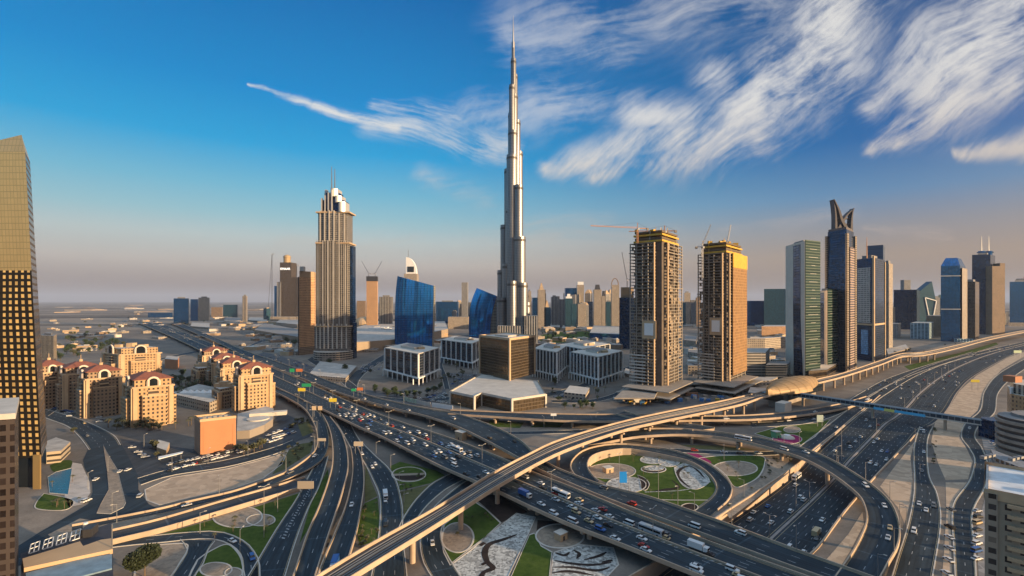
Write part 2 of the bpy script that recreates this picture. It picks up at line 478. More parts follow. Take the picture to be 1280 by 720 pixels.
class Strip:
    """a ribbon between two traced edges: A is the edge nearer the camera or on the left"""
    def __init__(s, A, B, z=0.0, step=6.0, zB=None):
        a = smooth_line(trace(A, z)); b = smooth_line(trace(B, z if zB is None else zB))
        ln = sum((q - p).length for p, q in zip(a, a[1:]))
        n = max(int(ln / step), 8)
        n = min(n, 260)
        # stations that face each other across the road: each station of A looks for the nearest point of B, kept in order
        a = resample(a, n); bb = resample(b, n * 8)
        idx = []; k = 0
        for i in range(n):
            best = min(range(k, len(bb)), key=lambda j: (bb[j] - a[i]).length_squared)
            best = min(best, k + 60)
            idx.append(best); k = best
        # ends keep their traced corner; soften the matching
        fr = [j / (len(bb) - 1) for j in idx]
        fr[0] = 0.0; fr[-1] = 1.0
        for _ in range(6):
            fr = [fr[0]] + [(fr[i - 1] + 2 * fr[i] + fr[i + 1]) / 4 for i in range(1, n - 1)] + [fr[-1]]
        s.a = a
        s.b = [bb[min(int(round(f * (len(bb) - 1))), len(bb) - 1)].copy() for f in fr]
        for p, q in zip(s.a, s.b):
            q.z = p.z
        s.n = n
        mid = [(p + q) / 2 for p, q in zip(s.a, s.b)]
        s.L = [0.0]
        for p, q in zip(mid, mid[1:]): s.L.append(s.L[-1] + (q - p).length)
        s.len = s.L[-1]
    def at(s, d, f, dz=0.0):
        """point d metres along and the fraction f across"""
        d = min(max(d, 0.0), s.len - 1e-6)
        j = 0
        lo, hi = 0, s.n - 1
        while hi - lo > 1:
            m = (lo + hi) // 2
            if s.L[m] <= d: lo = m
            else: hi = m
        t = (d - s.L[lo]) / max(s.L[lo + 1] - s.L[lo], 1e-9)
        p = s.a[lo].lerp(s.a[lo + 1], t); q = s.b[lo].lerp(s.b[lo + 1], t)
        r = p.lerp(q, f); r.z += dz
        return r
    def width(s, d): return (s.at(d, 1) - s.at(d, 0)).length
    def heading(s, d, f=0.5):
        v = s.at(min(d + 2, s.len), f) - s.at(max(d - 2, 0), f)
        return math.atan2(v.y, v.x)
    def inside(s, x, y, pad=0.0):
        for i in range(0, s.n - 1):
            q = [s.a[i], s.a[i + 1], s.b[i + 1], s.b[i]]
            c = False; j = 3
            for k in range(4):
                if ((q[k].y > y) != (q[j].y > y)) and (x < (q[j].x - q[k].x) * (y - q[k].y) / (q[j].y - q[k].y) + q[k].x): c = not c
                j = k
            if c: return True
        return False
    def sheet(s, mb, f0, f1, dz, mi=0, i0=0, i1=None):
        i1 = s.n - 1 if i1 is None else i1
        for i in range(i0, i1):
            p = [s.a[i].lerp(s.b[i], f0), s.a[i].lerp(s.b[i], f1), s.a[i + 1].lerp(s.b[i + 1], f1), s.a[i + 1].lerp(s.b[i + 1], f0)]
            for q in p: q.z += dz
            w0 = (s.a[i] - s.b[i]).length
            uv = [(f0 * w0, s.L[i]), (f1 * w0, s.L[i]), (f1 * w0, s.L[i + 1]), (f0 * w0, s.L[i + 1])]
            n = (p[1] - p[0]).cross(p[2] - p[0])
            if n.z < 0: p.reverse(); uv.reverse()
            mb.face(p, mi, uv)
    def wall(s, mb, f, z0, z1, mi=0, ground=None):
        """vertical sheet along fraction f from dz z0 to z1 (z0 absolute when ground is given)"""
        for i in range(s.n - 1):
            p = s.a[i].lerp(s.b[i], f); q = s.a[i + 1].lerp(s.b[i + 1], f)
            za, zb = (p.z + z0, q.z + z0) if ground is None else (ground, ground)
            mb.face([(p.x, p.y, za), (q.x, q.y, zb), (q.x, q.y, q.z + z1), (p.x, p.y, p.z + z1)], mi,
                    [(s.L[i], za), (s.L[i + 1], zb), (s.L[i + 1], q.z + z1), (s.L[i], p.z + z1)])
    def edge_box(s, mb, side, w, z0, z1, mi=0, inset=0.0, i0=0, i1=None):
        """solid rail of width w along an edge (side 0 = A, 1 = B)"""
        i1 = s.n - 1 if i1 is None else i1
        prof = []
        for i in range(i0, i1 + 1):
            p, q = (s.a[i], s.b[i]) if side == 0 else (s.b[i], s.a[i])
            d = (q - p); d.z = 0
            if d.length < 1e-6: d = Vector((1, 0, 0))
            d.normalize()
            o = p + d * inset; k = p + d * (inset + w)
            prof.append([Vector((o.x, o.y, o.z + z0)), Vector((k.x, k.y, k.z + z0)), Vector((k.x, k.y, k.z + z1)), Vector((o.x, o.y, o.z + z1))])
        for u, v in zip(prof, prof[1:]):
            for k in range(4):
                mb.quad(u[k], v[k], v[(k + 1) % 4], u[(k + 1) % 4], mi)
        mb.face(prof[0], mi); mb.face(list(reversed(prof[-1])), mi)

def lane_paint(s, lanes, dz, f0=0.0, f1=1.0, edge=True, name='lane_marking', parent=None, dash=3.2, gap=8.5, w=0.22, ymat=None):
    mb = MB()
    def seg(d0, d1, fc, ww, mi):
        for k in range(max(1, int((d1 - d0) / 6.0))):
            n = max(1, int((d1 - d0) / 6.0))
            a = d0 + (d1 - d0) * k / n; b = d0 + (d1 - d0) * (k + 1) / n
            wa = ww / max(s.width(a), 1) / 2; wb = ww / max(s.width(b), 1) / 2
            q = [s.at(a, fc - wa, dz), s.at(a, fc + wa, dz), s.at(b, fc + wb, dz), s.at(b, fc - wb, dz)]
            if (q[1] - q[0]).cross(q[2] - q[0]).z < 0: q.reverse()
            mb.face(q, mi)
    for k in range(1, lanes):
        fc = f0 + (f1 - f0) * k / lanes
        d = random.uniform(0, 4)
        while d < s.len - dash:
            seg(d, d + dash, fc, w, 0); d += dash + gap
    if edge:
        for fc in (f0 + 0.035 * (f1 - f0), f1 - 0.035 * (f1 - f0)):
            seg(0, s.len, fc, 0.22, 1)
    return tag(mb.build(name, [LINE, ymat or LINE_Y], parent), kind='stuff')

# ---- traced edges (pixels of the 1280x720 photograph) with deck heights in metres
ZB = 6.5
F1 = Strip([(172, 403), (222, 424.5), (258, 442), (341, 482), (407, 514), (450, 535), (480, 548), (535, 576), (560, 588), (620, 614), (662, 634), (718, 659), (760, 675), (860, 715), (930, 743), (1010, 773)],
           [(200, 403.6), (258, 427), (342, 461), (397, 485), (430, 500), (480, 521), (540, 541), (575, 553), (635, 577), (655, 587), (715, 610.5), (764, 631), (800, 646), (895, 682), (990, 716), (1070, 744), (1110, 758)], ZB)
F2 = Strip([(212, 403.5), (262, 424), (300, 442), (382, 475), (432, 494), (490, 510.5), (530, 520), (570, 533.5), (605, 550), (640, 568.5), (656, 578), (674, 588), (732, 613.5), (771, 629), (836, 653), (920, 684), (990, 710), (1070, 738), (1110, 752)],
           [(224, 403), (275, 425), (300, 436), (357, 456), (387, 467), (435, 486), (465, 496), (500, 504.5), (540, 512.5), (563, 516), (585, 522), (620, 535), (650, 551), (668, 568), (690, 583), (716, 594), (753, 607.5), (811, 622), (895, 651), (990, 687), (1060, 712), (1140, 741)], ZB + 0.04)
F2A = Strip([(560, 518), (620, 521.6), (700, 526.5), (787, 527.5), (872, 526), (940, 525), (1000, 520), (1055, 511), (1090, 500)],
            [(548, 512.5), (600, 514.5), (640, 516), (720, 518.5), (812, 519), (872, 520.8), (940, 519.5), (1000, 514), (1050, 505), (1083, 496)], [6.4, 6.4, 6.4, 6, 5.4, 4.2, 2.6, 1.0])
F4 = Strip([(735, 558), (757, 554), (787, 548), (812, 545.5), (850, 544), (887, 546), (920, 550.5), (940, 555), (975, 564.5), (1000, 572.5), (1020, 582), (1042, 595), (1062, 610), (1075, 622), (1081, 633), (1084, 647), (1081, 662), (1069, 687), (1053, 711), (1040, 730), (1025, 755)],
           [(735, 549), (757, 545), (787, 539.5), (820, 536.5), (855, 537), (890, 540), (915, 543), (945, 547), (975, 554), (1007, 562), (1040, 576), (1075, 597), (1095, 611), (1113, 629), (1122, 647), (1125, 664), (1122, 684), (1111, 704), (1100, 725), (1085, 750)],
           [3.0, 5.5, 7, 7, 7, 7, 7, 7, 7, 6.6, 6, 5.6, 5.2])
F4A = Strip([(770, 518), (795, 524.5), (822, 531.5), (866, 538.6)],
            [(780, 514), (800, 520.5), (825, 526.5), (875, 532.5), (893, 535.5)], [6.6, 7.05, 7.05])
LOOP = Strip([(757, 607), (745, 600), (737, 590), (734, 581), (740, 571), (757, 565), (782, 562), (805, 565), (830, 570), (860, 577), (880, 588), (892, 600), (896, 611), (890, 622), (870, 637), (855, 647)],
             [(728, 600), (718, 594), (713, 582), (719, 571), (732, 562), (755, 556.5), (780, 555.5), (805, 558), (840, 563.5), (870, 573.5), (890, 584), (907, 598), (915, 611), (911, 625), (900, 636), (885, 648)],
             [6.6, 6.4, 5.8, 4.8, 3.8, 2.8, 1.8, 0.9, 0.3, 0.16, 0.16])
METRO = Strip([(400, 749), (444, 721), (512, 679), (573, 640.5), (634, 602), (701, 566.5), (774, 540.5), (823, 528.5), (920, 508), (955, 497), (1022, 479.5), (1055, 471), (1100, 456.5), (1127, 446.5), (1155, 444.5), (1193, 436.5), (1238, 424.5), (1280, 415.8), (1330, 408)],
              [(368, 742), (420, 708.5), (480, 673), (542, 638.5), (616, 593), (660, 569.5), (701, 550.5), (774, 529), (836, 515), (900, 502.5), (957, 489.5), (1022, 474.5), (1055, 466.5), (1098, 452), (1127, 442.5), (1155, 440.5), (1193, 432.5), (1238, 421.5), (1280, 413.4), (1330, 406)], 13.0)
F3 = Strip([(337, 487), (360, 498.5), (380, 511), (392, 529), (397, 547), (395, 562), (385, 573), (360, 590), (330, 602), (292, 615), (240, 627), (200, 637), (150, 647), (90, 658)],
           [(350, 487.2), (366, 494), (384, 503), (400, 517), (408, 532), (411, 550), (408, 566), (398, 579), (376, 592), (345, 605), (300, 618.5), (260, 628.5), (205, 641), (150, 652), (90, 664)],
           [6.5, 6.5, 6.4, 6, 5, 4, 3, 2, 1, 0.4, 0.2, 0.18, 0.18])
RB = Strip([(402, 517), (410, 532), (415, 550), (416, 575), (412, 597), (400, 632), (385, 667), (370, 712), (358, 748)],
           [(412, 521), (425, 538), (432, 556), (435, 575), (434, 592), (425, 625), (417, 650), (407, 680), (395, 718), (385, 748)], [6.5, 6.5, 6.3, 6, 5.6, 5.2, 5, 5])
RC = Strip([(438, 560), (440, 570), (441, 590), (437, 615), (430, 640), (417, 672), (402, 708), (388, 748)],
           [(447, 560), (452, 572), (455, 602), (452, 632), (446, 665), (440, 685), (433, 707), (420, 748)], [0.3, 0.5, 1.5, 2.8, 4, 4.6, 4.8])
RF6 = Strip([(90, 691), (140, 677), (200, 662.5), (280, 639), (340, 621), (372, 611.5), (392, 605.5)],
            [(90, 676), (140, 664), (200, 650), (280, 626.5), (330, 612.5), (365, 602), (381, 597.5)], [1.6, 1.6, 1.6, 1.5, 1.4])
# roads on the ground
RA = Strip([(398, 574), (390, 588), (372, 622), (347, 660), (322, 702), (300, 738)], [(410, 570), (399, 605), (386, 632), (371, 670), (356, 718), (350, 738)], [2.6, 1.2, 0.3, 0.12, 0.12, 0.12])
RCD = Strip([(415, 516), (421, 528), (429, 542), (440, 562)], [(430, 514), (435, 524), (443, 540), (454, 558)], 0.12)
RD = Strip([(440, 558), (455, 577), (467, 600), (475, 620), (476, 645), (474, 670), (469, 700), (460, 745)], [(451, 552), (467, 568), (485, 585), (495, 602), (501, 625), (503, 645), (502, 668), (506, 700), (510, 745)], 0.16)
RE = Strip([(575, 586), (556, 596), (540, 605), (520, 625), (505, 647), (497, 665)], [(592, 592), (572, 603), (556, 612), (535, 630), (520, 650), (514, 668)], 0.12)
RG = Strip([(592, 598), (577, 605), (545, 632), (529, 660), (526, 680), (530, 702), (540, 720), (556, 745)], [(608, 604), (592, 616), (570, 635), (553, 657), (551, 675), (559, 695), (575, 720), (594, 745)], 0.12)
RH = Strip([(100, 690), (125, 686), (165, 681), (200, 678), (232, 674.5), (262, 673), (282, 677.5), (297, 687), (304, 702), (303, 745)], [(100, 680), (120, 677), (160, 673), (200, 669), (237, 665.5), (275, 665), (305, 677), (320, 695), (324, 710), (323, 745)], 0.12)
RH2 = Strip([(226, 674), (235, 687), (227, 702), (213, 722), (196, 745)], [(268, 676), (259, 688), (254, 703), (242, 721), (230, 745)], 0.16)
SZR = Strip([(730, 775), (817, 724), (865, 686.5), (910, 654), (960, 620), (1000, 588), (1020, 566), (1045, 543), (1070, 520), (1091, 503), (1109, 488.5), (1149, 465), (1175, 453), (1215, 441), (1280, 428), (1330, 420)],
            [(930, 770), (1002, 718), (1022, 701), (1057, 652), (1095, 606), (1117, 579), (1136, 556), (1150, 538), (1168, 528), (1184, 511), (1198, 488), (1220, 468), (1260, 446), (1290, 434.5), (1340, 422.5)], szr_z)
RR = Strip([(1150, 533), (1143, 560), (1144, 602), (1142, 627), (1135, 660), (1124, 695), (1112, 735)], [(1166, 533), (1159, 550), (1160, 590), (1170, 615), (1175, 640), (1174, 665), (1170, 690), (1162, 735)], 0.12)
RS = Strip([(1290, 444), (1252, 465), (1232, 487), (1226, 512), (1208, 528), (1202, 545), (1212, 560), (1219, 575), (1213, 600), (1195, 625), (1191, 645), (1193, 680), (1196, 735)], [(1300, 449), (1268, 470), (1248, 490), (1243, 515), (1225, 530), (1218, 545), (1227, 560), (1234, 580), (1232, 605), (1218, 632), (1214, 650), (1217, 680), (1220, 735)], 0.12)
RQ = Strip([(985, 572), (1003, 556), (1040, 528), (1065, 509), (1100, 487), (1150, 462), (1200, 445.5), (1280, 427)], [(1004, 574), (1022, 560), (1055, 533), (1078, 514.5), (1109, 491.5), (1152, 466.5), (1202, 448.5), (1280, 429.5)], 0.12, zB=0.12)
RQ2 = Strip([(940, 528.5), (1000, 524), (1045, 510), (1075, 492), (1110, 473), (1160, 456), (1215, 440)], [(940, 534), (1004, 530), (1050, 517), (1085, 497), (1118, 478), (1165, 459.5), (1220, 442)], 0.16)
RG1 = Strip([(590, 541.5), (640, 543), (720, 541), (760, 538)], [(590, 538.5), (640, 539.5), (720, 537.5), (760, 534.5)], 0.12)
RG2 = Strip([(840, 564.8), (880, 567), (930, 569), (975, 568), (1000, 560)], [(838, 560.6), (880, 563), (930, 564.8), (970, 563.5), (990, 557)], 0.12)
RT = Strip([(176, 606), (215, 594), (285, 583), (345, 567), (372, 555)], [(172, 598), (215, 586), (280, 575.5), (340, 560), (366, 550)], 0.12)
RU = Strip([(112, 562), (100, 546), (85, 533), (62, 524), (40, 516)], [(150, 556), (140, 543), (110, 528), (80, 518), (50, 510)], 0.12)
RV = Strip([(440, 500), (432, 480), (442, 466), (460, 455), (478, 444), (492, 436)], [(457, 500), (447, 482), (455, 468), (470, 457), (486, 447), (500, 439)], 0.12)
RW = Strip([(660, 498), (700, 493), (740, 481), (790, 462), (830, 455)], [(660, 493), (700, 488), (738, 476), (786, 458), (830, 452)], 0.12)
GROUND_ROADS = [RA, RCD, RD, RE, RG, RH, RH2, RR, RS, RQ, RQ2, RG1, RG2, RT, RU, LOOP]

# ---- ground sheet with the cutting of the sunken highway
def sand_mat():
    m = bpy.data.materials.new('ground_sand'); m.use_nodes = True
    t = NT(m.node_tree)
    out = t.n('ShaderNodeOutputMaterial'); b = t.n('ShaderNodeBsdfPrincipled'); t.link(b.outputs[0], out.inputs[0])
    g = t.n('ShaderNodeNewGeometry'); p = g.outputs['Position']
    n1 = t.noise(p, 0.0035, 8, 0.62); n2 = t.noise(p, 0.05, 8, 0.7)
    st = t.noise(t.v('MULTIPLY', p, (0.0004, 0.0021, 1)), 1.0, 8, 0.65, 0.6)
    n3 = t.noise(p, 0.9, 3, 0.6)
    a = t.ramp(n1, [(0.3, (0.10, 0.094, 0.088, 1)), (0.48, (0.17, 0.15, 0.13, 1)), (0.60, (0.25, 0.21, 0.17, 1)), (0.74, (0.32, 0.265, 0.20, 1))])
    sp = t.n('ShaderNodeSeparateXYZ'); t.link(p, sp.inputs[0])
    far = t.smooth(sp.outputs[1], 1200, 2600)
    b2 = t.ramp(st, [(0.36, (0.05, 0.045, 0.04, 1)), (0.46, (0.16, 0.13, 0.105, 1)), (0.56, (0.31, 0.26, 0.21, 1)), (0.62, (0.17, 0.14, 0.115, 1)), (0.75, (0.26, 0.215, 0.175, 1))])
    a = t.mix(far, a, b2)
    f = t.m('MULTIPLY', t.lin(n2, 0.25, 0.75, 0.68, 1.28), t.lin(n3, 0.3, 0.7, 0.9, 1.1))
    cc = t.v('SCALE', a); t.link(f, cc.node.inputs['Scale'])
    t.link(cc, b.inputs['Base Color'])
    b.inputs['Roughness'].default_value = 0.95
    b.inputs['Specular IOR Level'].default_value = 0.1
    return m
SAND = sand_mat()
EXT = 60000.0
hole = [(p.x, p.y) for p in SZR.a] + [(p.x, p.y) for p in reversed(SZR.b)]
outer = [Vector((-EXT, -400, 0)), Vector((EXT, -400, 0)), Vector((EXT, EXT, 0)), Vector((-EXT, EXT, 0))]
hv = [Vector((x, y, 0)) for x, y in hole]
mb = MB()
allv = outer + hv
for tri in tessellate_polygon([outer, hv]):
    q = [allv[i] for i in tri]
    if (q[1] - q[0]).cross(q[2] - q[0]).z < 0: q.reverse()
    mb.face(q, 0)
tag(mb.build('ground', SAND), kind='structure')

# ---- the sunken highway
mb = MB(); SZR.sheet(mb, 0, 1, 0.0)
tag(mb.build('highway', ASPH), kind='structure')
tag(lane_paint(SZR, 6, 0.03, 0.03, 0.475), kind='structure').name = 'highway_marking'
tag(lane_paint(SZR, 6, 0.03, 0.525, 0.97), kind='structure').name = 'highway_marking'
mb = MB()
SZR.sheet(mb, 0.485, 0.515, 0.25)
SZR.wall(mb, 0.485, 0, 0.25); SZR.wall(mb, 0.515, 0, 0.25)
tag(mb.build('highway_median', mat('median_paving', (0.26, 0.23, 0.21), 0.9, var=0.2, vscale=0.2)), kind='structure')
for side, lab in ((0, 'sunlit concrete retaining wall on the garden side of the sunken highway'), (1, 'concrete retaining wall on the sandy service road side of the sunken highway')):
    mb = MB()
    k = 0 if side == 0 else 1
    E = SZR.a if side == 0 else SZR.b
    O = SZR.b if side == 0 else SZR.a
    lim = 560 if side == 0 else 395
    pr = []
    for p, o in zip(E, O):
        d = (p - o); d.z = 0; d.normalize()
        top = 0.95 if p.y < lim else 0.02
        q = p + d * 0.7
        pr.append([Vector((p.x, p.y, p.z)), Vector((p.x, p.y, top)), Vector((q.x, q.y, top)), Vector((q.x, q.y, -0.2))])
    acc = 0
    for u, v in zip(pr, pr[1:]):
        for j in range(3): mb.quad(u[j], v[j], v[j + 1], u[j + 1], 0)
    tag(mb.build('retaining_wall', CONC), lab, 'wall')

def ground_road(s, name='road', lanes=2, kerb=True, m=None, edge=True, dz=0.0):
    mb = MB(); s.sheet(mb, 0, 1, dz)
    o = tag(mb.build(name, m or ASPH), kind='structure')
    if lanes: tag(lane_paint(s, lanes, 0.03 + dz, name=name + '_marking', edge=edge), kind='structure')
    if kerb:
        mb = MB()
        s.edge_box(mb, 0, 0.45, -0.1, 0.14, inset=-0.45); s.edge_box(mb, 1, 0.45, -0.1, 0.14, inset=-0.45)
        tag(mb.build('kerb', PALE), kind='structure')
for s, ln in ((RA, 3), (RCD, 3), (RD, 3), (RE, 2), (RG, 3), (RH, 2), (RH2, 2), (RR, 3), (RS, 2), (RQ, 2), (RQ2, 2), (RG1, 2), (RG2, 2), (RT, 2), (RU, 3), (RV, 2), (RW, 2)):
    ground_road(s, lanes=ln)

def hatch(s, d0, d1, f0, f1, dz, stepm=3.0, name='hatched_marking', parent=None):
    mb = MB(); d = d0
    while d < d1:
        q = [s.at(d, f0, dz), s.at(d + 0.9, f0, dz), s.at(d + 1.9, f1, dz), s.at(d + 1.0, f1, dz)]
        if (q[1] - q[0]).cross(q[2] - q[0]).z < 0: q.reverse()
        mb.face(q, 0); d += stepm
    return tag(mb.build(name, LINE, parent), kind='stuff')
tag(hatch(RA, 0.34 * RA.len, 0.72 * RA.len, 0.42, 0.56, 0.05), kind='structure')

# ---- elevated roads: each is one thing with deck, parapets, piers and paint
def flyover(s, name, label, cat, lanes, th=1.7, wall=False, m=None, pier_step=34.0, pier_w=2.4, par=(1, 1), ranges=None, edge=True, ph=1.05):
    root = thing(name, label, cat, tuple(s.at(s.len * 0.5, 0.5, -s.at(s.len * .5, .5).z)))
    loc = root.location.copy()
    def rel(o):
        o.matrix_parent_inverse = Matrix.Translation(-loc); return o
    mb = MB()
    s.sheet(mb, 0, 1, 0.0, 0)
    if wall:
        s.wall(mb, 0, 0, 0.0, 1, ground=-0.3); s.wall(mb, 1, 0, 0.0, 1, ground=-0.3)
    else:
        # fascia, sloping soffit and girders
        s.wall(mb, 0, -0.7, 0.0, 1); s.wall(mb, 1, -0.7, 0.0, 1)
        for i in range(s.n - 1):
            for (fa, za, fb, zb) in ((0, -0.7, 0.2, -th), (0.2, -th, 0.8, -th), (0.8, -th, 1, -0.7)):
                q = [s.a[i].lerp(s.b[i], fa), s.a[i + 1].lerp(s.b[i + 1], fa), s.a[i + 1].lerp(s.b[i + 1], fb), s.a[i].lerp(s.b[i], fb)]
                q[0].z += za; q[1].z += za; q[2].z += zb; q[3].z += zb
                mb.face(q, 1)
    for i in (0, s.n - 1):
        a, b = s.a[i], s.b[i]
        mb.face([a, b, (b.x, b.y, b.z - th), (a.x, a.y, a.z - th)], 1)
    rel(mb.build('deck', [m or ASPH, CONC], root))
    for side in (0, 1):
        if not par[side]: continue
        mb = MB()
        r = (ranges or {}).get(side)
        i0, i1 = (0, s.n - 1) if r is None else (int(r[0] * (s.n - 1)), int(r[1] * (s.n - 1)))
        s.edge_box(mb, side, 0.5, -0.75, ph, inset=-0.25, i0=i0, i1=i1)
        rel(mb.build('parapet', CONC, root))
    if lanes: rel(lane_paint(s, lanes, 0.03, parent=root, edge=edge))
    if not wall:
        d = pier_step * 0.5
        while d < s.len - 4:
            c = s.at(d, 0.5)
            w = s.width(d); hd = s.heading(d)
            if c.z > 3.0 and c.y < 900:
                gz = 0.0; fs = [0.5] if w < 16 else [0.22, 0.78]
                cols = []
                for f in fs:
                    q = s.at(d, f)
                    bad = any(g.inside(q.x, q.y) for g in GROUND_ROADS if g is not s)
                    if SZR.inside(q.x, q.y):
                        gz = SZR.at(0, .5).z if q.y < 300 else szr_z(q.y)
                        # only on the median
                        if not any(((SZR.a[i].lerp(SZR.b[i], 0.5)) - Vector((q.x, q.y, gz))).length < 4 for i in range(SZR.n)): bad = True
                    if not bad: cols.append((q, gz))
                for q, g in cols:
                    pb = MB()
                    pb.cyl(q.x, q.y, pier_w / 2, g - 0.2, q.z - th - 0.85, 0, 12, top=None)
                    pr = rel(pb.build('pier', CONC, root))
                    pb = MB()
                    pb.box((q.x, q.y, q.z - th - 0.9), (1.8, min(w * 0.45, 9) if len(fs) == 1 else w * 0.36, 0.95), hd, 0, True)
                    pb.build('pier_cap', CONC, pr)
            d += pier_step
    return root, rel

root, rel = flyover(F1, 'flyover', 'broad jammed flyover crossing the whole scene from the far left to the lower edge', 'flyover', 0, edge=False)
rel(lane_paint(F1, 5, 0.03, 0.02, 0.535, parent=root)); rel(lane_paint(F1, 4, 0.03, 0.575, 0.985, parent=root))
mb = MB()
for i in range(F1.n - 1):
    a = [F1.a[i].lerp(F1.b[i], f) for f in (0.545, 0.565)]; b = [F1.a[i + 1].lerp(F1.b[i + 1], f) for f in (0.545, 0.565)]
    Z = lambda p, h: (p.x, p.y, p.z + h)
    mb.quad(Z(a[0], 0), Z(b[0], 0), Z(b[0], 0.8), Z(a[0], 0.8)); mb.quad(Z(a[0], 0.8), Z(b[0], 0.8), Z(b[1], 0.8), Z(a[1], 0.8)); mb.quad(Z(a[1], 0.8), Z(b[1], 0.8), Z(b[1], 0), Z(a[1], 0))
rel(mb.build('median_barrier', CONC, root))
rel(hatch(F1, F1.len * 0.84, F1.len * 0.985, 0.508, 0.538, 0.05, parent=root))
flyover(F2, 'flyover', 'slimmer flyover curving in behind the jammed one and joining its far side', 'flyover', 3)
flyover(F2A, 'flyover', 'flyover branch running level to the right past the brown cube office', 'flyover', 2, ranges={0: (0.0, 1), 1: (0.02, 1)})
flyover(F4, 'flyover', 'curved flyover sweeping over the sunken highway to the bottom right', 'flyover', 2)
flyover(F4A, 'ramp', 'short ramp bridge dropping into the start of the curved flyover', 'ramp', 1)
flyover(LOOP, 'loop_ramp', 'looping ramp around the round patterned garden', 'ramp', 2, wall=True, ranges={0: (0.05, 0.8), 1: (0.08, 0.93)})
flyover(F3, 'exit_ramp', 'exit ramp bending left off the jammed flyover to the ground', 'ramp', 2, ranges={1: (0.0, 0.13)})
flyover(RB, 'ramp_bridge', 'long ramp bridge left of the bottom with warm lit parapets on both sides', 'ramp', 2)
flyover(RC, 'ramp_bridge', 'ramp bridge right of the dark gap carrying a blue topped truck', 'ramp', 2)
flyover(RF6, 'ramp', 'straight walled ramp rising between lawn and sand at the lower left', 'ramp', 0, m=ASPH2, wall=True)

# ---- rail viaduct
root, rel = flyover(METRO, 'rail_viaduct', 'pale rail viaduct crossing diagonally over the flyovers with no train', 'viaduct', 0, m=RAILBED, pier_w=2.6, th=2.0, ph=1.3, pier_step=34)
for f in (0.22, 0.36, 0.64, 0.78):
    mb = MB(); 
    for i in range(METRO.n - 1):
        w = (METRO.a[i] - METRO.b[i]).length; hw = 0.14 / w
        p = [METRO.a[i].lerp(METRO.b[i], f - hw), METRO.a[i].lerp(METRO.b[i], f + hw)]; q = [METRO.a[i + 1].lerp(METRO.b[i + 1], f - hw), METRO.a[i + 1].lerp(METRO.b[i + 1], f + hw)]
        U = lambda v, h: (v.x, v.y, v.z + h)
        mb.quad(U(p[0], .3), U(p[1], .3), U(q[1], .3), U(q[0], .3)); mb.quad(U(p[0], 0), U(p[0], .3), U(q[0], .3), U(q[0], 0)); mb.quad(U(p[1], 0), U(p[1], .3), U(q[1], .3), U(q[1], 0))
    rel(mb.build('rail', STEEL, root))
mb = MB(); METRO.sheet(mb, 0.46, 0.54, 0.35); METRO.wall(mb, 0.46, 0, 0.35); METRO.wall(mb, 0.54, 0, 0.35)
rel(mb.build('walkway', CONC, root))

# ---- lawns, beds, gravel, sand: thin sheets on the ground
def veg_mat(name, c0, c1, sc=0.25):
    m = bpy.data.materials.new(name); m.use_nodes = True
    t = NT(m.node_tree)
    out = t.n('ShaderNodeOutputMaterial'); b = t.n('ShaderNodeBsdfPrincipled'); t.link(b.outputs[0], out.inputs[0])
    g = t.n('ShaderNodeNewGeometry'); p = g.outputs['Position']
    n1 = t.noise(p, sc, 7, 0.7); n2 = t.noise(p, 0.03, 5, 0.6)
    f = t.m('ADD', t.m('MULTIPLY', n1, 0.6), t.m('MULTIPLY', n2, 0.4))
    t.link(t.ramp(f, [(0.35, (*c0, 1)), (0.65, (*c1, 1))]), b.inputs['Base Color'])
    b.inputs['Roughness'].default_value = 0.95; b.inputs['Specular IOR Level'].default_value = 0.1
    return m
def stone_mat(name, c0, c1, sc):
    m = bpy.data.materials.new(name); m.use_nodes = True
    t = NT(m.node_tree)
    out = t.n('ShaderNodeOutputMaterial'); b = t.n('ShaderNodeBsdfPrincipled'); t.link(b.outputs[0], out.inputs[0])
    g = t.n('ShaderNodeNewGeometry')
    vn = t.n('ShaderNodeTexVoronoi'); vn.inputs['Scale'].default_value = sc
    t.link(g.outputs['Position'], vn.inputs['Vector'])
    hs = t.n('ShaderNodeSeparateXYZ'); t.link(vn.outputs['Color'], hs.inputs[0])
    n2 = t.noise(g.outputs['Position'], 0.15, 5, 0.6)
    f = t.m('ADD', t.m('MULTIPLY', hs.outputs[0], 0.7), t.m('MULTIPLY', n2, 0.3))
    t.link(t.ramp(f, [(0.15, (*c0, 1)), (0.8, (*c1, 1))]), b.inputs['Base Color'])
    b.inputs['Roughness'].default_value = 0.9
    return m
LAWN = veg_mat('lawn', (0.026, 0.055, 0.008), (0.085, 0.120, 0.024))
OLIVE = veg_mat('dry_grass', (0.07, 0.075, 0.03), (0.14, 0.13, 0.06))
BEDD = veg_mat('dark_planting', (0.018, 0.014, 0.014), (0.05, 0.036, 0.03))
PURP = veg_mat('magenta_flowers', (0.16, 0.01, 0.06), (0.34, 0.04, 0.14), 0.5)
GRAV = stone_mat('pale_gravel', (0.16, 0.16, 0.15), (0.52, 0.52, 0.48), 0.9)
PAVE = stone_mat('brown_paving', (0.20, 0.16, 0.12), (0.30, 0.24, 0.18), 0.7)
SANDY = stone_mat('sand', (0.34, 0.25, 0.17), (0.48, 0.36, 0.25), 0.25)
GREY = stone_mat('grey_paving', (0.17, 0.165, 0.16), (0.27, 0.26, 0.25), 0.25)
def ell(cx, cy, rx, ry, n=28, a0=0, a1=360): return [(cx + rx * cos(R(a0 + (a1 - a0) * k / n)), cy + ry * sin(R(a0 + (a1 - a0) * k / n))) for k in range(n)]
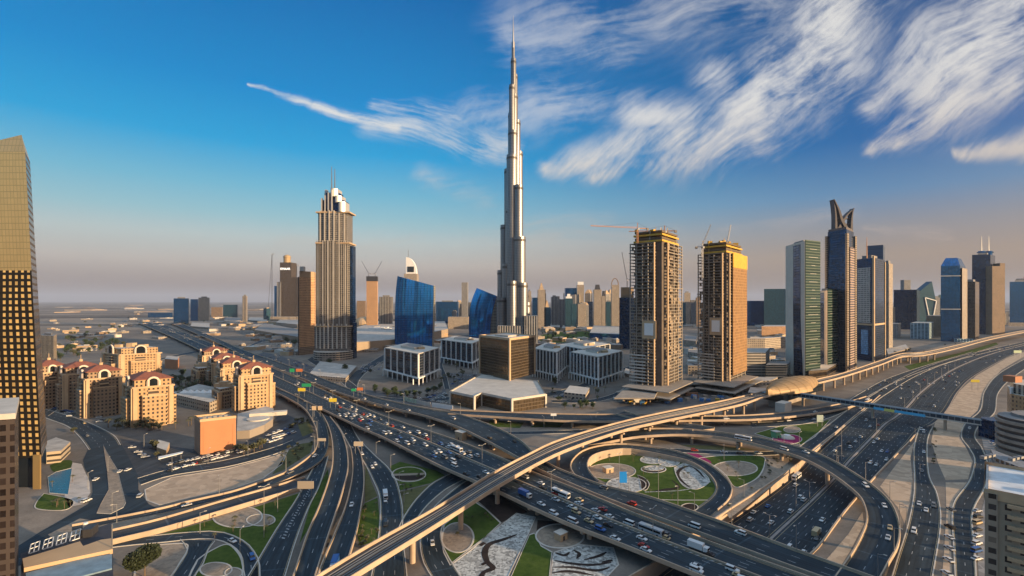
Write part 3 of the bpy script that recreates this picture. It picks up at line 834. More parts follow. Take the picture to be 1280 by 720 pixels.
def patch(name, m, pts, z=0.05, kind='structure', smooth=True, rim=None):
    w = [solve(x, y, z) for x, y in pts]
    if smooth and len(w) > 3:
        w = smooth_line(w + [w[0]], 5)[:-1]
    mb = MB(); mb.poly(w, z, 0)
    o = tag(mb.build(name, m), kind=kind)
    if rim:
        n = len(w); mb = MB()
        c = sum(w, Vector()) / n
        for i in range(n):
            a, b = w[i], w[(i + 1) % n]
            da = (a - c).normalized() * rim; db = (b - c).normalized() * rim
            q = [(a.x, a.y, z + .12), (b.x, b.y, z + .12), (b.x + db.x, b.y + db.y, z + .12), (a.x + da.x, a.y + da.y, z + .12)]
            mb.face(q); mb.face([(a.x, a.y, z), (b.x, b.y, z), q[1], q[0]]); mb.face([(a.x + da.x, a.y + da.y, 0), (b.x + db.x, b.y + db.y, 0), q[2], q[3]])
        tag(mb.build('garden_edging', PALE), kind='structure')
    return o
def stripe(name, m, pts, w, z):
    """curved planted band of varying width: pts (px, py), w widths in metres"""
    L = smooth_line([P(x, y, z) for x, y in pts], 6); n = len(L); mb = MB()
    prev = None
    for i in range(n):
        d = L[min(i + 1, n - 1)] - L[max(i - 1, 0)]; d.z = 0; d.normalize(); e = Vector((-d.y, d.x, 0))
        q = i / (n - 1) * (len(w) - 1); k = min(int(q), len(w) - 2); ww = w[k] + (w[k + 1] - w[k]) * (q - k)
        cur = (L[i] - e * ww / 2, L[i] + e * ww / 2)
        if prev: mb.face([prev[0], cur[0], cur[1], prev[1]])
        prev = cur
    return tag(mb.build(name, m), kind='structure')
patch('lawn', LAWN, [(200, 668), (290, 643), (372, 617), (381, 612), (370, 628), (345, 660), (321, 700), (316, 690), (300, 672), (275, 664.5), (237, 665)], 0.05, smooth=False)
patch('paved_circle', PAVE, ell(297, 646, 30, 13), 0.09, rim=0.7)
patch('paved_circle', PAVE, ell(326, 650, 17, 7), 0.11, rim=0.6)
patch('lawn', LAWN, [(248, 700), (262, 690), (283, 681), (296, 691), (302, 706), (301, 735), (238, 735)], 0.05, rim=0.8)
patch('paved_circle', PAVE, ell(270, 712, 19, 8.5), 0.09, rim=0.6); patch('paved_circle', PAVE, ell(292, 716, 10, 6), 0.11, rim=0.5)
patch('paved_ground', PAVE, [(178, 683), (228, 680), (233, 688), (224, 703), (206, 730), (170, 730)], 0.05, rim=0.8)
patch('lawn', LAWN, [(410, 586), (411, 599), (398, 632), (383, 665), (374, 680), (387, 634), (400, 606)], 0.05, smooth=False)
patch('dry_grass', OLIVE, [(457, 582), (465, 604), (472, 620), (456, 628), (456, 602)], 0.04, smooth=False)
patch('lawn', LAWN, [(456, 629), (472, 622), (474, 645), (472, 676), (450, 682), (446, 668), (453, 634)], 0.05, smooth=False)
patch('lawn', LAWN, [(487, 583), (500, 577), (545, 588), (556, 594), (538, 604), (500, 613), (497, 601)], 0.05, smooth=False)
patch('paved_circle', PAVE, ell(511, 593, 20.5, 9), 0.08, rim=0.6)
patch('lawn', LAWN, ell(511, 592.2, 19, 8, 20, 180, 360), 0.10, smooth=False); patch('planting_bed', BEDD, ell(511, 593.6, 19, 7, 20, 0, 180), 0.10, smooth=False)
patch('dry_grass', OLIVE, [(499, 615), (536, 606), (519, 624), (505, 644), (503, 626)], 0.05, smooth=False)
patch('lawn', LAWN, [(556, 656), (592, 627), (606, 636), (625, 654), (590, 686), (563, 706), (555, 690), (553, 676)], 0.05, smooth=False, rim=0.7)
patch('paved_circle', PAVE, ell(572, 672, 19, 18), 0.09, rim=0.8)
patch('gravel_bed', GRAV, [(566, 703), (590, 685), (645, 642), (669, 647), (660, 667), (628, 735), (585, 735)], 0.05, smooth=False, rim=0.7)
stripe('planting_bed', BEDD, [(646, 668), (630, 674), (612, 680), (606, 690), (609, 702), (616, 710), (604, 716), (600, 728)], [0.7, 2.2, 2.6, 3.0, 2.4, 2.6, 2.0, 2.8], 0.1)
stripe('planting_bed', BEDD, [(600, 682), (606, 678)], [2.0, 2.0], 0.1); stripe('planting_bed', BEDD, [(602, 706), (610, 702)], [1.5, 1.9], 0.11)
patch('lawn', LAWN, [(633, 735), (662, 669), (668, 667), (676, 683), (690, 691), (686, 735)], 0.05, smooth=False, rim=0.7)
patch('paved_circle', PAVE, ell(700, 670, 29, 14.5), 0.09, rim=0.8)
patch('gravel_bed', GRAV, [(691, 692), (722, 681), (766, 685), (772, 706), (744, 735), (686, 735)], 0.05, smooth=False, rim=0.7)
for a in ([(692, 700), (712, 704), (740, 706), (764, 703)], [(690, 709), (715, 709), (745, 713), (762, 709)], [(690, 716), (712, 714), (742, 719)], [(692, 690), (705, 694), (712, 690)], [(716, 687), (724, 692), (721, 698)], [(730, 700), (748, 695), (758, 690)], [(752, 703), (766, 700)]):
    stripe('planting_bed', BEDD, a, [0.4, 1.6, 1.8, 0.5], 0.1)
patch('planting_bed', BEDD, [(592, 622), (622, 617), (660, 640), (645, 645), (627, 653), (607, 634)], 0.04, smooth=False)
patch('planting_bed', BEDD, [(672, 650), (700, 652), (690, 662), (670, 670)], 0.045, smooth=False)
# round garden inside the loop
patch('lawn', LAWN, [(737, 582), (741, 573), (757, 567), (782, 564), (805, 567), (830, 572), (858, 579), (878, 589), (890, 601), (894, 611), (888, 621), (868, 636), (852, 645), (815, 622), (762, 605), (742, 594)], 0.05)
patch('paved_circle', PAVE, ell(764, 589, 30, 9.5), 0.08, rim=0.5)
patch('gravel_bed', GRAV, ell(783, 606, 24, 9.5), 0.10, rim=0.6)
patch('planting_bed', BEDD, [(797, 594), (806, 598), (811, 605), (808, 612), (802, 611), (801, 603)], 0.12, rim=0.5)
patch('gravel_bed', GRAV, ell(817, 574.5, 16, 5.2), 0.09, rim=0.6); patch('gravel_bed', GRAV, ell(836, 577, 13, 6.2), 0.11, rim=0.6)
patch('planting_bed', BEDD, ell(817, 586.5, 14.5, 4.2), 0.09, rim=0.8); patch('gravel_bed', GRAV, ell(817, 585.6, 12, 2.6), 0.13, rim=0.4)
patch('gravel_bed', GRAV, [(843, 585), (862, 577), (876, 588), (886, 601), (872, 611), (856, 608), (848, 598)], 0.09, rim=0.6)
stripe('planting_bed', BEDD, [(862, 582), (851, 586), (847, 593), (852, 601), (862, 609)], [1.2, 2.2, 2.2, 1.8, 0.8], 0.14); stripe('planting_bed', BEDD, [(862, 582), (872, 588), (880, 597)], [0.8, 1.8, 0.8], 0.14)
stripe('planting_bed', BEDD, [(812, 615), (832, 612), (848, 609), (840, 600)], [0.5, 3.0, 1.8, 0.5], 0.1); stripe('garden_path', GRAV, [(806, 615), (850, 613), (872, 608), (888, 602)], [0.8, 0.8, 0.8], 0.15)
stripe('garden_path', PALE, [(812, 624), (845, 625), (885, 625)], [0.8, 0.8], 0.15)
patch('planting_bed', BEDD, ell(862, 634, 10, 4.5), 0.1, rim=0.5)
# garden right of the loop
patch('lawn', LAWN, [(874, 573), (900, 570), (950, 570), (955, 580), (947, 596), (930, 606), (918, 608), (908, 594), (893, 582)], 0.05, rim=0.8)
patch('paved_circle', PAVE, ell(919, 585.5, 27, 9), 0.09, rim=0.7)
patch('flower_bed', PURP, [(858, 566), (872, 567), (888, 576), (890, 581), (876, 574)], 0.12, smooth=False)
patch('paved_ground', PAVE, [(906, 638), (920, 620), (948, 602), (960, 584), (958, 571), (1000, 574), (985, 592), (940, 627), (912, 648)], 0.03, smooth=False)
patch('lawn', LAWN, [(944, 542), (978, 532), (1020, 529), (1038, 524), (1018, 546), (1002, 556), (975, 551)], 0.05, smooth=False, rim=0.7)
patch('flower_bed', PURP, ell(984, 549, 18, 6), 0.12, rim=0.5)
patch('paved_circle', PAVE, ell(990, 537, 10, 4), 0.1, rim=0.5)
patch('lawn', LAWN, [(610, 533), (650, 535), (655, 528), (612, 525)], 0.05, smooth=False); patch('lawn', LAWN, [(664, 534), (700, 534), (706, 528), (668, 527)], 0.05, smooth=False)
patch('lawn', LAWN, [(760, 528.5), (780, 529), (778, 532), (755, 532)], 0.05, smooth=False)
patch('dry_grass', OLIVE, [(730, 563), (745, 566), (732, 575)], 0.05, smooth=False)
patch('dry_grass', OLIVE, [(850, 556), (900, 557), (948, 562), (915, 563), (870, 561)], 0.05, smooth=False)
patch('lawn', LAWN, [(1130, 458), (1165, 449), (1200, 441), (1245, 428), (1248, 430.5), (1205, 445), (1165, 455), (1138, 463)], 0.05, smooth=False)
patch('sand', SANDY, [(1169, 527), (1184, 513), (1199, 489), (1221, 469), (1258, 448), (1285, 438), (1286, 442), (1252, 462), (1230, 487), (1222, 513), (1205, 529), (1199, 545), (1209, 562), (1216, 577), (1210, 599), (1182, 600), (1173, 580), (1164, 552)], 0.04, smooth=False)
patch('sand', SANDY, [(1143, 552), (1138, 572), (1141, 602), (1138, 627), (1131, 655), (1122, 634), (1100, 608), (1117, 585)], 0.04, smooth=False)
patch('sand', SANDY, [(1182, 603), (1209, 603), (1192, 624), (1188, 645), (1190, 735), (1176, 735), (1180, 690), (1183, 640)], 0.04, smooth=False)
patch('sand', SANDY, [(1022, 712), (1060, 668), (1078, 640), (1080, 655), (1062, 690), (1040, 725), (1030, 735)], 0.04, smooth=False)
patch('paved_ground', GREY, [(1224, 535), (1250, 520), (1300, 500), (1400, 740), (1224, 740), (1221, 660), (1236, 606), (1238, 580), (1230, 560)], 0.04, smooth=False)
# streets and forecourts of the middle district
for a_, b_ in (([(470, 498), (520, 503), (560, 500), (600, 492)], [(470, 495), (520, 499.5), (558, 496.5), (598, 489)]), ([(556, 486), (552, 470), (548, 456), (552, 446)], [(562, 486), (558, 470), (553, 456), (556, 446)]), ([(690, 503), (740, 503), (775, 494), (790, 484)], [(690, 500), (738, 499.5), (770, 491), (784, 482)]),
               ([(384, 450), (420, 473), (440, 490)], [(390, 446), (428, 470), (447, 484)]), ([(860, 470), (866, 445), (872, 425)], [(866, 470), (871, 445), (876, 425)]), ([(300, 440), (340, 424), (400, 416)], [(300, 437), (340, 421.5), (400, 414)]), ([(560, 424), (600, 420), (660, 417)], [(560, 421), (600, 417.5), (660, 415)]), ([(60, 520), (120, 480), (180, 455), (250, 440)], [(60, 514), (118, 477), (178, 453), (248, 438)])):
    ground_road(Strip(a_, b_, 0.16), lanes=2, edge=False)
for pts in ([(455, 500), (452, 486), (478, 491), (522, 498), (552, 490), (556, 480), (560, 502), (510, 509)], [(562, 466), (598, 468), (596, 482), (562, 484)], [(676, 484), (712, 486), (712, 478), (700, 474)], [(770, 512), (856, 506), (940, 500), (960, 490), (850, 486), (780, 494)], [(860, 438), (920, 428), (980, 446), (975, 474), (930, 470), (862, 462)], [(300, 452), (345, 462), (420, 480), (432, 474), (370, 450), (330, 440)]):
    patch('paved_ground', mat('dark_forecourt', (0.085, 0.085, 0.088), 0.9, var=0.5, vscale=0.12), pts, 0.03, smooth=False)
# left: car parks, sand lot, plaza
patch('car_park', ASPH2, [(150, 548), (200, 556), (245, 562), (297, 560), (335, 532), (352, 515), (385, 530), (391, 545), (365, 554), (340, 560), (280, 575), (215, 586), (172, 598), (160, 573)], 0.06, smooth=False)
patch('sand', SANDY, [(182, 612), (215, 597), (285, 586), (345, 570), (360, 562), (352, 580), (328, 598), (290, 611), (238, 622), (200, 631), (184, 625)], 0.05, smooth=False, rim=0.6)
patch('dry_grass', OLIVE, [(362, 562), (375, 555), (392, 552), (388, 566), (352, 589), (340, 593)], 0.05, smooth=False)
patch('dry_grass', OLIVE, [(372, 530), (386, 526), (392, 540), (378, 546)], 0.07, smooth=False)
patch('road', ASPH, [(110, 562), (104, 575), (106, 585), (115, 600), (116, 615), (110, 630), (85, 645), (50, 665), (20, 684), (-10, 705), (5, 716), (60, 690), (100, 655), (140, 652), (175, 640), (205, 640), (186, 630), (173, 612), (173, 595), (161, 572), (151, 553), (135, 545), (118, 548)], 0.14, smooth=False)
patch('traffic_island', PAVE, [(129, 556), (134, 566), (147, 588), (157, 628), (154, 634), (138, 642), (121, 641), (126, 630), (136, 612), (134, 590)], 0.25, smooth=False, rim=0.5)
patch('paved_ground', PAVE, [(60, 668), (100, 648), (140, 654), (180, 642), (205, 645), (140, 662), (80, 690)], 0.16, smooth=False)
patch('plaza', stone_mat('plaza_stone', (0.38, 0.34, 0.30), (0.5, 0.45, 0.4), 0.3), [(90, 578), (102, 580), (112, 602), (113, 616), (104, 630), (86, 634), (80, 622), (88, 596)], 0.08, smooth=False)
patch('lawn', LAWN, [(62, 582), (75, 576), (90, 576), (86, 586), (68, 590)], 0.08); patch('lawn', LAWN, [(55, 617), (90, 625), (82, 637), (48, 636), (46, 628)], 0.08, rim=0.5)
patch('pool', mat('blue_pool', (0.008, 0.085, 0.13), 0.25, var=0.5, vscale=0.5), [(60, 596), (70, 590), (90, 585), (85, 618), (62, 616)], 0.12, smooth=False, rim=0.6)
patch('park_lawn', LAWN, [(668, 420), (700, 415), (735, 414), (745, 420), (720, 427), (680, 430)], 0.05, smooth=False)
# ------------------------------------------------------------------ buildings
def q3(pxL, pxM, pxR, pyb, dL, dR):
    """footprint of four corners from the three visible ones: near corner M stands at pixel (pxM, pyb)"""
    Y = F * CAM_H / (pyb - HY)
    g = lambda px, y: Vector(((px - 640) / F * y, y))
    M, L, Rr = g(pxM, Y), g(pxL, Y * (1 + dL)), g(pxR, Y * (1 + dR))
    B = L + Rr - M
    return [tuple(L), tuple(M), tuple(Rr), tuple(B)], Y
def zat(Y, py): return CAM_H - (py - HY) * Y / F
def inset(pts, k):
    n = len(pts); cx = sum(p[0] for p in pts) / n; cy = sum(p[1] for p in pts) / n
    return [(cx + (p[0] - cx) * k, cy + (p[1] - cy) * k) for p in pts]
def lerp2(a, b, t): return (a[0] + (b[0] - a[0]) * t, a[1] + (b[1] - a[1]) * t)
class Bld:
    """a building: an Empty at its base; every part is a mesh of its own in local coordinates"""
    def __init__(s, name, label, pts, cat='building', group=None):
        n = len(pts)
        s.o = (sum(p[0] for p in pts) / n, sum(p[1] for p in pts) / n)
        s.pts = [(p[0] - s.o[0], p[1] - s.o[1]) for p in pts]
        s.root = thing(name, label, cat, (s.o[0], s.o[1], 0), 0, group)
    def loc(s, p): return (p[0] - s.o[0], p[1] - s.o[1])
    def part(s, name, mb, mats, parent=None, smooth=False): return mb.build(name, mats, parent or s.root, smooth)
    def prism(s, name, z0, z1, m, roof=None, k=1.0, pts=None, parent=None, topscale=1.0, u0=0.0):
        mb = MB().prism(inset(pts or s.pts, k), z0, z1, 0, 1, topscale=topscale, u0=u0)
        return s.part(name, mb, [m, roof or ROOFG], parent)
def side_frame(a, b):
    """unit vector along a wall and its outward normal for a counter-clockwise footprint"""
    d = Vector((b[0] - a[0], b[1] - a[1])); L = d.length; d /= L
    return d, Vector((d.y, -d.x)), L

GL_BLUE = facade('blue_curtain_wall', (0.012, 0.05, 0.12), (0.012, 0.13, 0.36), 3.0, 3.8, 0.92, 0.93, 0.85, 0.10, 0.4, blind=0.03, jit=0.03)
GL_DEEP = facade('deep_blue_glass', (0.008, 0.02, 0.045), (0.006, 0.04, 0.12), 3.2, 3.8, 0.88, 0.85, 0.7, 0.1, 0.6, blind=0.04, jit=0.03)
GL_TEAL = facade('teal_glass', (0.03, 0.07, 0.09), (0.015, 0.10, 0.16), 4, 3.8, 0.9, 0.7, 0.6, 0.12, 0.4, blind=0.04)
GL_GREEN = facade('green_glass_bands', (0.062, 0.09, 0.07), (0.03, 0.065, 0.05), 40, 3.9, 0.998, 0.70, 0.5, 0.16, 0.25, blind=0.0)
GL_BROWN = facade('bronze_glass', (0.09, 0.065, 0.04), (0.17, 0.12, 0.07), 1.9, 3.6, 0.84, 0.84, 0.85, 0.16, 0.35, blind=0.02, jit=0.025)
GL_BLACK = facade('black_glass_bands', (0.05, 0.055, 0.065), (0.012, 0.018, 0.028), 14, 3.6, 0.995, 0.72, 0.2, 0.08, 0.3, blind=0.0)
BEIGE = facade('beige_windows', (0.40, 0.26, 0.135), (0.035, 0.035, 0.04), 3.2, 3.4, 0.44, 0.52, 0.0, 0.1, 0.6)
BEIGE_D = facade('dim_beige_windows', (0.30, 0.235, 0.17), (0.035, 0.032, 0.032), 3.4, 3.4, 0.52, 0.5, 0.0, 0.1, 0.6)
CREAM = facade('cream_strips', (0.46, 0.38, 0.29), (0.05, 0.055, 0.06), 4.2, 3.6, 0.5, 0.96, 0.1, 0.12, 0.5, blind=0.05)
GREYT = facade('grey_tower', (0.27, 0.26, 0.25), (0.04, 0.05, 0.06), 3.6, 3.6, 0.62, 0.6, 0.2, 0.12, 0.6)
GREYS = facade('grey_strips', (0.30, 0.285, 0.27), (0.035, 0.05, 0.065), 6.0, 3.6, 0.55, 0.97, 0.3, 0.12, 0.5, blind=0.04)
STONE_B = facade('low_block_stone', (0.36, 0.30, 0.23), (0.04, 0.04, 0.045), 4.5, 4.0, 0.6, 0.42, 0.0, 0.12, 0.6)
ORANGE = facade('orange_cladding', (0.52, 0.30, 0.15), (0.05, 0.04, 0.035), 2.8, 3.4, 0.5, 0.48, 0.0, 0.12, 0.6)
PALEB = facade('pale_blue_block', (0.34, 0.46, 0.52), (0.05, 0.14, 0.20), 8, 4, 0.7, 0.8, 0.4, 0.1, 0.4)
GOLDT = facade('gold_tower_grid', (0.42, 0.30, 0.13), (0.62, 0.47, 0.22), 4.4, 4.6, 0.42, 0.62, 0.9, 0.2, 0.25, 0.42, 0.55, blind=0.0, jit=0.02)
GOLDU = facade('gold_top_painted_reflection', (0.50, 0.35, 0.15), (0.72, 0.50, 0.22), 2.0, 3.7, 0.88, 0.9, 0.75, 0.40, 0.04, 0.42, 0.72, blind=0.0, jit=0.004)  # gold colour stands in for the evening sky mirrored in the panes
DARKW = facade('dark_tower_windows', (0.085, 0.065, 0.05), (0.02, 0.017, 0.016), 3.0, 4.0, 0.7, 0.62, 0.3, 0.12, 0.6, blind=0.06)
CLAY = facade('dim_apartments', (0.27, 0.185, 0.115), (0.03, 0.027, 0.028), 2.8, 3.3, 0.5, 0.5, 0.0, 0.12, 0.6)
RED = mat('red_roof_tiles', (0.19, 0.065, 0.04), 0.85, var=0.3, vscale=0.5)
ORWALL = mat('orange_render', (0.43, 0.185, 0.085), 0.85, var=0.1, vscale=0.06)
CREAMP = mat('cream_plaster', (0.46, 0.325, 0.195), 0.85, var=0.14, vscale=0.1)
GLASSK = mat('dark_glass', (0.012, 0.016, 0.02), 0.08, 0.1)
YEL = mat('yellow_formwork', (0.50, 0.30, 0.03), 0.7, var=0.3, vscale=0.3)
NETO = mat('orange_debris_net', (0.52, 0.27, 0.07), 0.85, var=0.25, vscale=0.2)
SLABM = mat('raw_concrete_slab', (0.28, 0.245, 0.205), 0.9, var=0.25, vscale=0.2)
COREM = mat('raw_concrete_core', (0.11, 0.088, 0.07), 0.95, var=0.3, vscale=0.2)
CRANE_R = mat('crane_paint', (0.42, 0.20, 0.10), 0.6)
CRANE_W = mat('crane_pale', (0.55, 0.52, 0.48), 0.6)
SILVER = mat('silver_trim', (0.55, 0.53, 0.50), 0.3, 0.8)

def simple(name, label, L, M, Rr, pyb, pyt, m, dL=0.02, dR=0.05, roof=None, plant=True, cat='tower', group=None, u0=None, crown=None, mast=0, cornice=False):
    pts, Y = q3(L, M, Rr, pyb, dL, dR)
    b = Bld(name, label, pts, cat, group)
    H = zat(Y, pyt)
    b.prism('walls', 0, H, m, roof or ROOFG, u0=random.uniform(0, 3))
    w = (Vector(pts[0]) - Vector(pts[1])).length
    if cornice:
        mb = MB().prism(inset(b.pts, 1.02), H, H + 1.2, 0, 0, True); b.part('cornice', mb, PALE)
    if plant:
        mb = MB(); hh = max(2.5, min(7, H * 0.05))
        mb.prism(inset(b.pts, 0.5), H, H + hh, 0, 0); b.part('roof_plant', mb, ROOFG)
    if crown:
        mb = MB(); mb.prism(inset(b.pts, crown[0]), H, H + crown[1], 0, 1, topscale=crown[2]); b.part('crown', mb, [crown[3] if len(crown) > 3 else m, ROOFG])
    if mast:
        top = H + (crown[1] if crown else 0)
        b.part('mast', MB().bar((0, 0, top), (0, 0, top + mast), 1.6, 0, 0.5), STEEL)
    return b, Y, H

# ---- the tallest: a cluster of round-nosed bays stepping back to a needle
def stepped_skyscraper():
    Y0 = 1222.0; k = Y0 / F
    X = lambda px: (px - 640) * k
    Z = lambda py: CAM_H + (HY - py) * k
    cx = X(641.5)
    root = thing('stepped_skyscraper', 'immensely tall silver skyscraper stepping back to a thin needle above everything', 'skyscraper', (cx, Y0, 0))
    m = bpy.data.materials.new('silver_fins'); m.use_nodes = True
    t = NT(m.node_tree); out = t.n('ShaderNodeOutputMaterial'); b = t.n('ShaderNodeBsdfPrincipled'); t.link(b.outputs[0], out.inputs[0])
    uv = t.n('ShaderNodeUVMap'); sp = t.n('ShaderNodeSeparateXYZ'); t.link(uv.outputs[0], sp.inputs[0])
    fin = t.m('LESS_THAN', t.m('FRACT', t.m('DIVIDE', sp.outputs[0], 2.8)), 0.26)
    fl = t.m('LESS_THAN', t.m('FRACT', t.m('DIVIDE', sp.outputs[1], 4.0)), 0.22)
    big = t.noise(t.comb(t.m('MULTIPLY', sp.outputs[0], 0.35), t.m('MULTIPLY', sp.outputs[1], 0.012)), 1.0, 4, 0.6)
    g = t.mix(fl, (0.12, 0.135, 0.16, 1), (0.25, 0.25, 0.25, 1))
    g = t.mix(fin, g, (0.38, 0.36, 0.33, 1))
    g2 = t.v('SCALE', g); t.link(t.lin(big, 0.3, 0.7, 0.7, 1.25), g2.node.inputs['Scale'])
    t.link(g2, b.inputs['Base Color'])
    b.inputs['Metallic'].default_value = 0.72
    t.link(t.mix(fin, 0.34, 0.52, 'FLOAT'), b.inputs['Roughness'])
    band = mat('mechanical_band', (0.07, 0.065, 0.06), 0.5, 0.4)
    # (centre px, half width px, top px, distance offset m, depth factor)
    bays = [(641.5, 2.0, 52, 2, 1), (641.8, 3.4, 74, 0, 1.1), (643.2, 3.8, 92, 4, 1), (639.8, 3.6, 108, -4, 1.1),
            (642.0, 5.4, 118, 2, 1.1), (639.5, 4.4, 140, 6, 1.2), (645.8, 4.8, 150, 4, 1.2), (641.0, 6.0, 166, -7, 1.1),
            (634.5, 4.4, 210, 9, 1.4), (640.0, 6.8, 196, -8, 1.0), (648.0, 5.6, 234, -12, 1.1), (648.5, 5.2, 188, 10, 1.4),
            (629.6, 4.4, 280, 14, 1.6), (636.5, 4.0, 262, -8, 1.0), (649.5, 7.2, 298, -17, 1.0), (653.5, 3.5, 298, 12, 1.4),
            (626.0, 4.8, 337, 18, 1.8), (632.5, 4.2, 330, -6, 1.0), (640.0, 6.0, 352, -22, 1.0), (652.5, 6.8, 354, -20, 1.0), (656.0, 5.0, 366, 8, 1.6), (658.5, 4.6, 378, -10, 1.2), (627.5, 6.5, 372, -6, 1.2)]
    for px, hw, top, dy, dp in bays:
        mb = MB(); r = hw * k; x = X(px) - cx
        pts = [(x + r * cos(2 * pi * j / 20), dy * 1.6 + r * dp * sin(2 * pi * j / 20)) for j in range(20)]
        z1 = Z(top)
        mb.prism(pts, 0, z1, 0, 1, u0=random.uniform(0, 9))
        o = mb.build('bay', [m, SILVER], root, True)
        for p in o.data.polygons:
            if abs(p.normal.z) > 0.7: p.use_smooth = False
        if hw > 3:
            bm = MB()
            for zz in (z1 - 12,):
                pp = [(x + (r + .4) * cos(2 * pi * j / 20), dy * 1.6 + (r * dp + .4) * sin(2 * pi * j / 20)) for j in range(20)]
                bm.prism(pp, zz, zz + 5.5, 0, 0, True)
            bm.build('mechanical_band', band, o)
    mb = MB(); mb.cyl(0, 0, 2.6, Z(60), Z(40), 0, 10, 0, 1.6); mb.build('needle_base', SILVER, root, True)
    mb = MB(); mb.cyl(0, 0, 1.5, Z(40), Z(20), 0, 8, 0, 0.35); mb.build('needle', SILVER, root, True)
    # podium wings
    mb = MB()
    for a, b_, top, dy in ((623, 662, 406, -30), (655, 671, 394, -34)):
        mb = MB(); mb.box(((X(a) + X(b_)) / 2 - cx, dy, 0), (X(b_) - X(a), 44, Z(top)), 0, 0, False, 1); mb.build('podium', [GREYS, ROOFP], root)
stepped_skyscraper()

# ---- pale stepped hotel tower with twin masts
def twin_mast_tower():
    Y0 = F * CAM_H / (450 - HY); k = Y0 / F
    X = lambda px: (px - 640) * k
    Z = lambda py: CAM_H + (HY - py) * k
    cx = X(415)
    root = thing('hotel_tower', 'tall ribbed cream hotel tower with stepped white crown and twin masts', 'tower', (cx, Y0 + 28, 0))
    ribs = facade('ribbed_hotel_wall', (0.25, 0.225, 0.195), (0.016, 0.02, 0.026), 2.2, 3.6, 0.74, 0.74, 0.2, 0.12, 0.5, blind=0.1)
    W = mat('white_cladding', (0.46, 0.445, 0.42), 0.4, 0.3, var=0.06, vscale=0.1)
    def tier(name, a, b, z0, z1, dep, dy=0, m=ribs, roof=PALE, n=5):
        """body with a bowed front"""
        x0, x1 = X(a) - cx, X(b) - cx
        pts = [(x0 + (x1 - x0) * i / n, dy - dep / 2 - sin(pi * i / n) * dep * 0.16) for i in range(n + 1)] + [(x1, dy + dep / 2), (x0, dy + dep / 2)]
        mb = MB().prism(pts, Z(z0), Z(z1), 0, 1); return mb.build(name, [m, roof], root), pts
    HR = mat('hotel_rib', (.27, .25, .225), .7, var=.1)
    def fins(a, b, z0, z1, dep, dy, cnt, w=1.5, m=HR):
        for i in range(cnt):
            f = (i + 0.5) / cnt; x = X(a + (b - a) * f) - cx
            y = dy - dep / 2 - sin(pi * f) * dep * 0.16
            MB().box((x, y - 0.5, Z(z0)), (w, 1.6, Z(z1) - Z(z0)), 0, 0).build('fin', m, root)
    tier('shaft', 392, 433, 450, 303, 36)
    fins(392, 433, 436, 300, 36, 0, 6, 1.9, mat('hotel_pier', (.40, .37, .33), .7, var=.1)); fins(392, 433, 436, 300, 36.5, 0, 19, .5)
    tier('lower_tier', 390.5, 435, 449, 408, 42, 2); fins(391, 434, 436, 405, 42, 2, 8, 2.0, PALE)
    tier('middle_tier', 394.5, 431, 303, 264, 32); fins(394.5, 431, 302, 262, 32, 0, 6, 1.9, mat('hotel_pier', (.40, .37, .33), .7, var=.1))
    tier('upper_tier', 397, 426, 264, 248, 28, 2, GL_DEEP); fins(397, 414, 264, 246, 28, 2, 4, 1.6, W)
    tier('upper_tier', 400, 419, 248, 238, 22, 4, GL_DEEP, W)
    for a, b, t0, t1, dy in ((421, 429.5, 264, 251, -8), (416, 424, 252, 243, -5), (409, 418, 244, 233.5, 0)):
        x0, x1 = X(a) - cx, X(b) - cx; n = 8
        pts = [(x0, dy + 12)] + [(x0 + (x1 - x0) * i / n, dy - 12 - 5 * sin(pi * (i / n) ** .7)) for i in range(n + 1)] + [(x1, dy + 12)]
        MB().prism(pts, Z(t0), Z(t1), 0, 0).build('crown_step', W, root)
    for q_, px in enumerate((399, 403.5, 408, 412.5)):
        MB().box((X(px) - cx, -15 - q_, Z(264)), (2.0, 5, Z(246 - 3.4 * q_) - Z(264)), 0, 0).build('crown_fin', W, root)
    MB().box((X(402) - cx, -4, Z(252)), (4, 8, Z(234) - Z(252)), 0, 0).build('crown_blade', W, root)
    for px, top in ((407.5, 203), (411.5, 206)):
        MB().bar((X(px) - cx, 0, Z(236)), (X(px) - cx, 0, Z(top)), 2.0, 0, 0.8).build('mast', STEEL, root)
    # dark glass flank
    for a, b, t0 in ((431, 436.5, 306), (434, 438, 404)):
        MB().box(((X(a) + X(b)) / 2 - cx, 0, 0), (X(b) - X(a), 18, Z(t0)), 0, 0, False, 1).build('glass_flank', [GL_DEEP, PALE], root)
    for z0, w in ((303, 40), (264, 36), (408, 46)):
        MB().box((X(414) - cx, -3, Z(z0) - 1.5), (X(436 if z0 > 400 else 434) - X(391), w, 2.4), 0, 0, True).build('belt_course', CREAMP, root)
    pm = MB().cyl(X(413) - cx, -10, (X(437) - X(391)) / 2 + 2, 0, 16, 0, 28, 1); pm.build('podium', [facade('podium_bands', (0.34, 0.28, 0.22), (0.04, 0.04, 0.04), 6, 4, 0.9, 0.5, 0, .1, .4), PALE], root)
twin_mast_tower()

